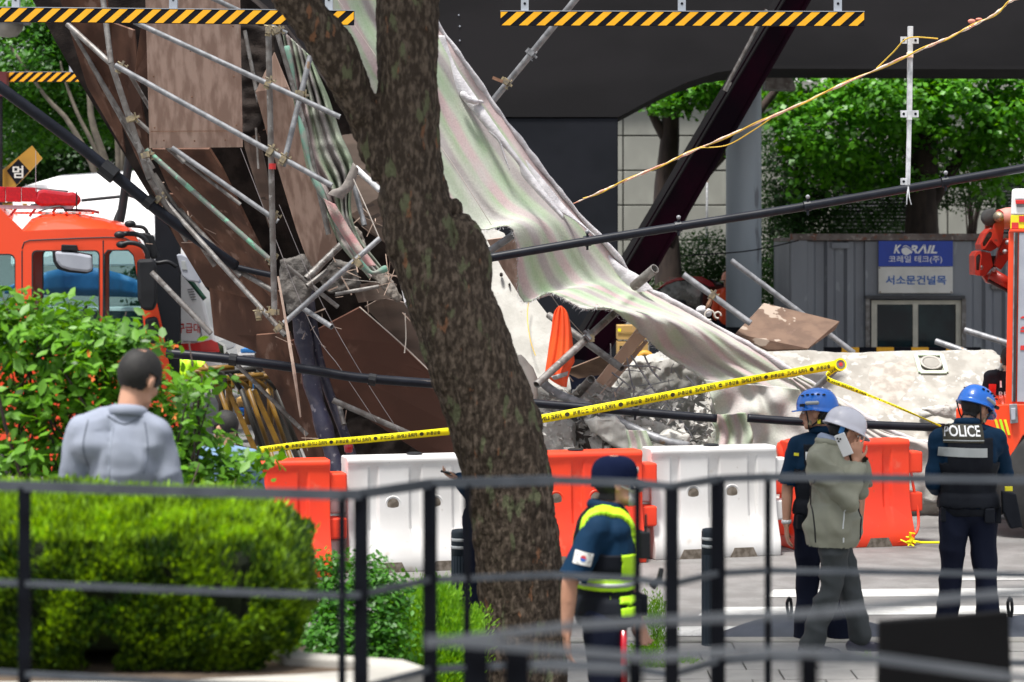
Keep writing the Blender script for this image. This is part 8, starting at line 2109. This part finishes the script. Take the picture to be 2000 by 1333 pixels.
for i, a in enumerate(np.linspace(rad(30), rad(150), 12)):
    for j in range(6):
        q = j / 5; A[i, j] = Lh_(math.cos(a) * .086, math.sin(a) * .112 - .012 + q * .080 * max(.02, math.sin((a - rad(30)) / rad(120) * math.pi)) ** .5, .012 - .030 * q ** 1.3 - .016 * math.cos(a) ** 2)
obj('visor', MB().grid(A), M['cap_navy'], cp_, smooth=True, solid=.004)
obj('top_button', MB().ell(Lh_(0, -.01, .126), (.009, .009, .006)), M['cap_navy'], cp_); obj('cap_mark', MB().box(Lh_(.06, -.085, .012), (.035, .004, .004), H @ Matrix.Rotation(rad(-35), 3, 'Z')), M['band_grey'], cp_)
obj('cap_badge', MB().ell(Lh_(0, .103, .055), (.018, .006, .018), H), M['band_grey'], cp_)
po.hair(low=.00, back=-.075, front=-.01, top=.012); po.face()
po.piece('face_mask', po.body, lambda cc, n: (lambda q: (q[:, 1] > .045) & (q[:, 2] < -.016) & (q[:, 2] > -.105))((cc - np.array(c)) @ np.array(H)), .008, mat('pale_mask', (.34, .33, .32)), .004)
obj('ear_loop', MB().tube([tuple(v) for v in lerp_curve([Lh_(.066, .05, -.03), Lh_(.086, .005, -.012), Lh_(.082, -.02, .012)], 8)], .003, 5), M['sign_white'], po.root)

# ---- blue helmet officer in the middle, face to the left
def officer(label, px, Y, J, yaw, hyaw, hpitch, seed, hroll=0, z=0.0, hands=None, sleeve=.47, build=1.04):
    base = P(px, 1000, Y); base.z = z
    p = Person(label, base, J, yaw, hyaw, hpitch, hroll, hands=[(Vector(base) + Vector(h[0]),) + tuple(h[1:]) for h in hands] if hands else None, build=build)
    J_ = p.J
    cuts = [(J_['neck'] + Vector((0, 0, .035)), (0, 0, 1), .12), (J_['pel'] - Vector((0, 0, .03)), (0, 0, -1), .5)]
    if sleeve < .6:
        for sd in 'LR': cuts.append((J_['s' + sd].lerp(J_['e' + sd], .92), J_['e' + sd] - J_['s' + sd], .13))
    sh_, V, Fc = p.cloth('navy_shirt', M['navy'], ['torso', ('arm', sleeve)], .018, cuts=cuts, wr=.006, wf=11, seed=seed, taper=.012)
    mb = MB(); mb.tube([J_['neck'] + p.B.col[0] * math.cos(t) * .075 + p.B.col[1] * math.sin(t) * .073 + Vector((0, 0, .034 - .01 * math.sin(t))) for t in np.linspace(math.pi * .58, math.pi * 2.42, 24)], .017, 8, sq=1.5); obj('collar', mb, M['navy'], sh_, smooth=True)
    tor = MB(); p.torso(tor, .034); TV, TF = remesh(tor, .010, 4)
    c0 = np.array(J_['pel']); Bq = np.array(p.B)
    def cond(c, n):
        q = (c - c0) @ Bq
        return (q[:, 2] > .0) & (q[:, 2] < .475) & ((q[:, 2] < .30) | (np.abs(q[:, 0]) < .150)) & ~((q[:, 2] > .44) & (np.abs(q[:, 0]) < .06))
    v_ = p.piece('vest', (TV, TF), cond, .006, M['vest_black'], .03)
    p.cloth('trousers', M['navy_dark'], ['pelvis', ('leg', .99)], .020, cuts=[(J_['pel'] + Vector((0, 0, .05)), (0, 0, 1), .5)], vox=.013, seed=seed + 3, taper=.03, wr=.008, wf=9)
    pt = MB(); p.torso(pt, .028, top=False); BV, BF = remesh(pt, .011, 3)
    bl = p.piece('belt', (BV, BF), lambda c, n: (lambda q: (q[:, 2] > -.055) & (q[:, 2] < .0))((c - c0) @ Bq), .004, M['vest_black'], .01)
    r, f, u = p.B.col[0], p.B.col[1], p.B.col[2]
    for x, y, sz in ((.19, -.02, (.05, .08, .12)), (.13, -.12, (.07, .05, .10)), (-.17, -.06, (.05, .07, .10))): obj('belt_pouch', MB().box(J_['pel'] + r * x + f * y - u * .05, sz, p.B), M['vest_black'], bl, bevel=.008)
    p.shoes(); p.hair(low=.0, back=-.07, front=.0); p.face()
    helmet(p, 'blue', M['helmet_blue'])
    return p, v_, (TV, TF)
J = dict(pel=(.0, .0, .97), neck=(.0, .0, 1.50), head=(-.035, .0, 1.655), sL=(-.165, .02, 1.425), sR=(.195, .0, 1.425), eL=(-.235, .02, 1.14), eR=(.255, .0, 1.14), wL=(-.250, -.05, .90), wR=(.245, -.04, .88),
         hL=(-.09, 0, .94), hR=(.09, 0, .94), kL=(-.10, 0, .52), kR=(.10, 0, .52), aL=(-.11, 0, .09), aR=(.12, 0, .09))
p1, v1, T1 = officer('police officer in blue helmet behind the worker, head turned left', 1606, 16.45, J, -8, -68, -4, 11, z=.0, hands=[((-.250, -.05, .90), (.03, -.05, -1), (.9, .1, 0), 1, 1.0, 22), ((.245, -.04, .88), (-.03, -.05, -1), (-.9, .1, 0), -1, 1.0, 30)])
bv1 = BVHTree.FromPolygons([Vector(a) for a in T1[0]], [tuple(a) for a in T1[1]])
c = p1.J['neck'] + Vector((.0, 0, -.13)); lettering('lettering', 'POLICE', c + Vector((.0, -.3, 0)), X, Z, .055, M['print_white'], v1, width=.26, bold=.02, lift=.012, bvh=bv1)
obj('wrist_watch', MB().lathe([(.033, -.012), (.036, 0), (.033, .012)], p1.J['eL'].lerp(p1.J['wL'], .93), 16), M['white_paint'], p1.root, smooth=True)
obj('yellow_strap_tag', MB().box(p1.J['head'] + Vector((-.0, -.10, -.055)), (.02, .01, .03)), M['checker_yellow'], p1.root)
obj('shoulder_mark', wrap_quad(bv1, p1.J['sL'] + Vector((-.02, 0, -.05)), .03, .02), M['checker_yellow'], p1.root)
# ---- right officer seen from behind
J = dict(pel=(.0, .0, 1.00), neck=(-.01, .0, 1.545), head=(.055, .06, 1.660), sL=(-.205, .0, 1.465), sR=(.195, .03, 1.465), eL=(-.24, .02, 1.16), eR=(.28, .14, 1.20), wL=(-.15, .25, 1.08), wR=(.20, .36, 1.20),
         hL=(-.095, 0, .96), hR=(.095, 0, .96), kL=(-.125, 0, .53), kR=(.12, 0, .51), aL=(-.165, 0, .09), aR=(.14, 0, .09))
p2_, v2, T2 = officer('police officer in blue helmet at right seen from behind with POLICE vest', 1892, 16.6, J, 6, 52, -30, 21, hands=[((-.15, .25, 1.08), (.6, .8, 0), (0, 0, -1), 1), ((.20, .36, 1.20), (-.5, .8, .1), (-.8, 0, 0), -1)], sleeve=.80, build=1.10)
bv2 = BVHTree.FromPolygons([Vector(a) for a in T2[0]], [tuple(a) for a in T2[1]])
s_ = F / 16.6
c = P(1881, 843, 16.45); lettering('lettering', 'POLICE', c, X, Z, .074, M['print_white'], v2, width=.242, bold=.018, lift=.013, bvh=bv2)
lp = wrap_quad(bv2, P(1881, 847, 16.5), .272, .125, 0, .009, n=12); obj('lettering_panel', lp, M['black_print'], v2)
lp = wrap_quad(bv2, P(1881, 860, 16.5), .27, .008, 0, .013, n=12); obj('grey_line', lp, M['band_grey'], v2)
lp = wrap_quad(bv2, P(1879, 883, 16.5), .325, .062, rad(-1), .012, n=14); obj('reflective_band', lp, M['band_grey'], v2)
obj('yellow_tag', MB().box(P(1970, 955, 16.5), (.05, .02, .03)), M['checker_yellow'], v2)
obj('holster', MB().prism([P(x, y, 16.45) for x, y in ((1958, 960), (1985, 965), (1998, 1030), (1975, 1034), (1960, 1000))], (0, .07, 0)), M['vest_black'], p2_.root, bevel=.01)

# ---- worker in white helmet with phone
base = P(1628, 1000, 15.85); base.z = .1
J = dict(pel=(.0, .0, .90), neck=(-.005, .01, 1.36), head=(.070, -.005, 1.47), sL=(.06, .15, 1.285), sR=(-.105, -.13, 1.28), eL=(.185, .12, 1.085), eR=(.07, -.22, 1.045), wL=(.165, .05, 1.30), wR=(.130, -.135, 1.29),
         hL=(.01, .09, .87), hR=(-.01, -.09, .87), kL=(.095, .08, .48), kR=(-.02, -.08, .48), aL=(.185, .09, .12), aR=(-.15, -.07, .10), fL=(.35, .06, .08), fR=(.0, -.1, .04))
b_ = Vector(base)
pw = Person('worker in white helmet and grey parka walking with a phone at his ear', base, J, 74, 68, -22, 0, hands=[(b_ + Vector((.130, -.135, 1.285)), (.02, .0, 1), (.25, .9, .1), 1, 1.0, 30, True, 8, (12, 22, 30, 40)), (b_ + Vector((.165, .03, 1.28)), (.02, -.15, 1), (-.9, .1, 0), -1, 1.0, 38)], vox=.007)
J_ = pw.J
jk, V, Fc = pw.cloth('parka', M['parka'], ['torso', ('arm', .93)], .036, cuts=[(J_['neck'] + Vector((.03, 0, .045)), (.5, 0, 1), .14), (J_['pel'] - Vector((0, 0, .17)), (0, 0, -1), .6), (J_['wR'] - Vector((0, 0, .015)), J_['wR'] - J_['eR'], .09), (J_['wL'] - Vector((0, 0, .015)), J_['wL'] - J_['eL'], .09)],
    wr=.016, wf=12, seed=31, extra=lambda mb: (mb.ell(J_['pel'] - Vector((0, 0, .06)), (.185, .225, .25), None)))
mb = MB(); mb.ell(J_['neck'] + Vector((-.075, .0, -.01)), (.06, .10, .05)); mb.tube([J_['neck'] + pw.B.col[0] * math.cos(t) * .10 + pw.B.col[1] * math.sin(t) * .095 + Vector((0, 0, .035 - .02 * math.sin(t))) for t in np.linspace(math.pi * .6, math.pi * 2.4, 24)], .022, 8)
V2, F2 = remesh(mb, .011, 4); V2 += vnormals(V2, F2) * (nz(V2, 20, 4) * .006)[:, None]; obj('hood', (V2, F2), M['parka'], jk, smooth=True)
mb = MB(); mb.tube([J_['neck'] + pw.B.col[0] * math.cos(t) * .078 + pw.B.col[1] * math.sin(t) * .08 + Vector((0, 0, .05 - .03 * math.sin(t))) for t in np.linspace(math.pi * .62, math.pi * 2.38, 24)], .020, 8, sq=1.5); obj('shirt_collar', mb, mat('pale_blue_shirt', (.28, .33, .46)), pw.root, smooth=True)
bvw = BVHTree.FromPolygons([Vector(v) for v in V], [tuple(f) for f in Fc])
def rel(x, z): return b_ + Vector((x, 0, z))
for nm, pts, m, rr in (('zip', [rel(.165, 1.20), rel(.165, 1.0), rel(.155, .78)], 'navy_dark', .006), ('pocket_zip', [rel(.045, .98), rel(.035, .90), rel(.03, .86)], 'reflect', .004), ('side_piping', [rel(-.145, 1.2), rel(-.15, 1.0), rel(-.135, .76)], 'plastic_black', .005), ('pocket_tab', [rel(.035, .80), rel(.035, .77)], 'reflect', .005)):
    obj(nm, skin_line(bvw, pts, rr), M[m], jk)
pw.cloth('trousers', M['trouser_grey'], ['pelvis', ('leg', .98)], .016, cuts=[(J_['pel'] + Vector((0, 0, .02)), (0, 0, 1), .5)], vox=.012, seed=33, taper=.022, wr=.015, wf=11); pw.shoes('navy_steel'); pw.hair(low=.0, back=-.06, front=.0); pw.face()
hm = helmet(pw, 'white', M['helmet_white'], .035)
Lw = lambda x, y, z: J_['head'] + pw.H.col[0] * x + pw.H.col[1] * y + pw.H.col[2] * z
obj('rear_band', MB().tube([Lw(math.cos(a) * .088, math.sin(a) * .11 - .006, .0) for a in np.linspace(rad(190), rad(350), 14)], .012, 6), M['plastic_black'], hm); obj('blue_clip', MB().box(Lw(.085, -.07, -.01), (.02, .03, .05), pw.H), M['blue_tarp'], hm, bevel=.004)
obj('front_clip', MB().box(Lw(.02, .135, .085), (.012, .012, .022), pw.H), M['plastic_black'], hm); obj('small_print', MB().box(Lw(.112, -.01, .028), (.002, .03, .004), pw.H), M['band_grey'], hm)
Rp_ = Matrix.Rotation(rad(-24), 3, 'Y') @ Matrix.Rotation(rad(-20), 3, 'Z')
pc = P(1648, 869, 15.66); pw_ph = obj('phone', MB().box(pc, (.074, .010, .150), Rp_), M['white_paint'], pw.root, bevel=.004)
for dx, dz in ((-.020, .052), (-.020, .034), (-.004, .043)): obj('camera_lens', MB().tube([pc + Rp_ @ Vector((dx, -.005, dz)), pc + Rp_ @ Vector((dx, -.009, dz))], .0065, 12), M['plastic_black'], pw_ph)

# ---- partly hidden people
def simple_person(label, base, yaw, shirt, trousers, arms=None, sleeve=.97, hpitch=0, hyaw=None, hands=None, crouch=False, hair=True):
    J = dict(pel=(.0, .0, .93), neck=(.0, .0, 1.43), head=(.0, .02, 1.57), sL=(-.18, .0, 1.36), sR=(.18, .0, 1.36), eL=(-.23, .05, 1.08), eR=(.23, .05, 1.08), wL=(-.2, .2, .95), wR=(.2, .2, .95),
             hL=(-.09, 0, .90), hR=(.09, 0, .90), kL=(-.10, .0, .50), kR=(.10, .0, .50), aL=(-.11, 0, .09), aR=(.11, 0, .09))
    if arms: J.update(arms)
    p = Person(label, base, J, yaw, hyaw if hyaw is not None else yaw, hpitch, vox=.011, hands=[(Vector(base) + Vector(h[0]),) + tuple(h[1:]) for h in hands] if hands else None)
    cuts = [(p.J['neck'] + Vector((0, 0, .03)), (0, 0, 1), .13)]
    sh_, V, Fc = p.cloth('jacket', shirt, ['torso', ('arm', sleeve)], .025, cuts=cuts, vox=.014, wr=.006, seed=3)
    p.cloth('trousers', trousers, ['pelvis', ('leg', .98)], .018, cuts=[(p.J['pel'] + Vector((0, 0, .05)), (0, 0, 1), .5)], vox=.015); p.shoes()
    if hair: p.hair(); p.face()
    return p, (V, Fc)
M['blue_shirt'] = mat('light_blue_shirt', (.16, .26, .40), (.13, .22, .35), .8)
b1_ = P(960, 1000, 15.9); b1_.z = .1
simple_person('person hidden behind the tree trunk holding out a dark phone', b1_, -60, M['navy'], M['navy_dark'], dict(wL=(-.205, -.02, 1.155), eL=(-.12, -.02, 1.06), sL=(-.06, -.15, 1.36), sR=(.06, .15, 1.36), eR=(.1, .15, 1.08), wR=(.0, .1, .95)), hands=[((-.195, -.02, 1.155), (-1, 0, .25), (.2, 0, 1), 1, 1.0, 35)])
ph = obj('phone', MB().box(b1_ + Vector((-.285, -.03, 1.20)), (.10, .07, .010), Matrix.Rotation(rad(12), 3, 'Y')), M['plastic_black'], bevel=.003, label='dark phone held out left of the tree trunk', cat='phone')
b2_ = P(440, 1000, 17.6); b2_.z = -.0
simple_person('person in light blue shirt mostly hidden behind the leafy shrub', Vector((b2_.x, b2_.y, -.12)), -50, M['blue_shirt'], M['navy_dark'], hpitch=-30)
b3_ = P(1424, 1000, 40.9); b3_.z = 0.6
p3, _ = simple_person('rescue worker in orange jacket and helmet behind the round column', b3_, -30, M['orange_bag'], M['navy_dark'])
helmet(p3, 'white', mat('pale_orange_helmet', (.85, .35, .22)))
b4_ = P(1972, 1000, 24.6); b4_.z = .05
p4, T4 = simple_person('firefighter in black and red jacket marked 119 beside the ladder truck', b4_, 10, M['vest_black'], M['navy_dark'], dict(sL=(-.19, 0, 1.40), eL=(-.25, .05, 1.1)))
for par in (p4.root,):
    s4 = 24.6 / F
    bv4 = BVHTree.FromPolygons([Vector(a) for a in T4[0]], [tuple(a) for a in T4[1]])
    cx = b4_ + Vector((-.04, -.3, 1.33)); lettering('lettering', '119', cx, X, Z, .07, M['print_white'], par, width=.16, bold=.02, lift=.004, bvh=bv4)
    lettering('lettering', 'RESCUE', cx + Vector((.04, 0, -.10)), X, Z, .05, M['print_white'], par, width=.26, lift=.004, bvh=bv4)
    obj('red_panel', wrap_quad(bv4, b4_ + Vector((-.19, 0, 1.2)), .07, .26, 0, .004), M['amb_red'], par); obj('grey_band', wrap_quad(bv4, b4_ + Vector((-.0, 0, 1.14)), .26, .05, 0, .004), M['band_grey'], par)

# ------------------------------------------------------------------ foreground railing
HT = 2.11
fa = thing('railing', 'blurred black metal railing zigzagging across the whole foreground', 'railing', (0, 7.2, 1.0))
def Yz(py, z): return (HC - z) * F / (py - CY)
def zpt(px, py, z): return P(px, py, Yz(py, z))
topl = [(-150, 944), (48, 950), (300, 958), (665, 967), (700, 966), (840, 945), (1080, 938), (1240, 944), (1312, 951), (1402, 936), (1500, 932), (1700, 934), (2150, 940)]
tp = [zpt(x, y, HT) for x, y in topl]
for i in range(len(tp) - 1): obj('top_rail', MB().bar(tp[i], tp[i + 1] + (tp[i + 1] - tp[i]).normalized() * .004, .012, .022 if i > 5 else .028), M['rail_top'], fa)
for dz, nm, h in ((-.277, 'middle_rail', .018), (-.535, 'lower_rail', .018)):
    for i in range(len(tp) - 1):
        a, b = tp[i] + Vector((0, 0, dz)), tp[i + 1] + Vector((0, 0, dz)); obj(nm, MB().bar(a, b + (b - a).normalized() * .003, .010, h), M['rail_top'], fa)
for x, w in ((48, 24), (668, 15), (705, 29), (840, 28), (912, 14), (1245, 13), (1312, 27), (1402, 29), (1500, 13)):
    yy = np.interp(x, [p[0] for p in topl], [p[1] for p in topl]); p = zpt(x, yy, HT); ww = w / (F / p.y)
    obj('post', MB().box((p.x, p.y, (HT + .72) / 2), (ww, .012, HT - .72 - .01)), M['black_paint'], fa)
hr = thing('stair_railing', 'closer blurred stair handrail with short black posts at the bottom', 'railing', (0.2, 4.4, 1.0))
zA = 1.83
ua = [(830, 1258), (1125, 1222), (1300, 1212), (1600, 1198), (1820, 1172), (2150, 1145)]; ub = [(830, 1250), (1262, 1285), (1450, 1272), (1648, 1277), (1968, 1322), (2150, 1340)]
for pts, nm in ((ua, 'hand_rail'), (ub, 'hand_rail')):
    q = [P(x, y, 4.5 if pts is ua else 4.3) for x, y in pts]
    for i in range(len(q) - 1): obj(nm, MB().bar(q[i], q[i + 1] + (q[i + 1] - q[i]).normalized() * .003, .010, .015), M['stair_rail'], hr)
for x, y, w, Y in ((932, 1254, 48, 4.32), (1010, 1264, 52, 4.32), (1240, 1286, 30, 4.32), (1580, 1277, 36, 4.32)):
    p = P(x, y, Y); obj('post', MB().box((p.x, p.y, (p.z + .6) / 2), (w / (F / Y), .012, p.z - .6)), M['black_paint'], hr)
obj('short_rail', MB().bar(P(1020, 1300, 4.6), P(1260, 1310, 4.6), .010, .014), M['stair_rail'], hr)
bd = thing('board_back', 'solid matt black rectangular board standing in the right foreground', 'board', P(1846, 1700, 6.4))
obj('panel', MB().prism([P(1718, 1216, 6.4), P(1972, 1196, 6.4), P(1978, 1380, 6.4), P(1716, 1380, 6.4)], (0, .04, 0)), M['black_board'], bd, bevel=.004)
obj('stand', MB().box((P(1846, 0, 6.42).x, 6.44, (P(0, 1380, 6.4).z + 1.0) / 2), (.05, .04, abs(P(0, 1380, 6.4).z - 1.0) + .02)), M['black_board'], bd)
obj('stand_foot', MB().box((P(1846, 0, 6.42).x, 6.44, 1.01), (.4, .3, .02)), M['black_board'], bd)
bpy.data.scenes.remove(tmp_scene)
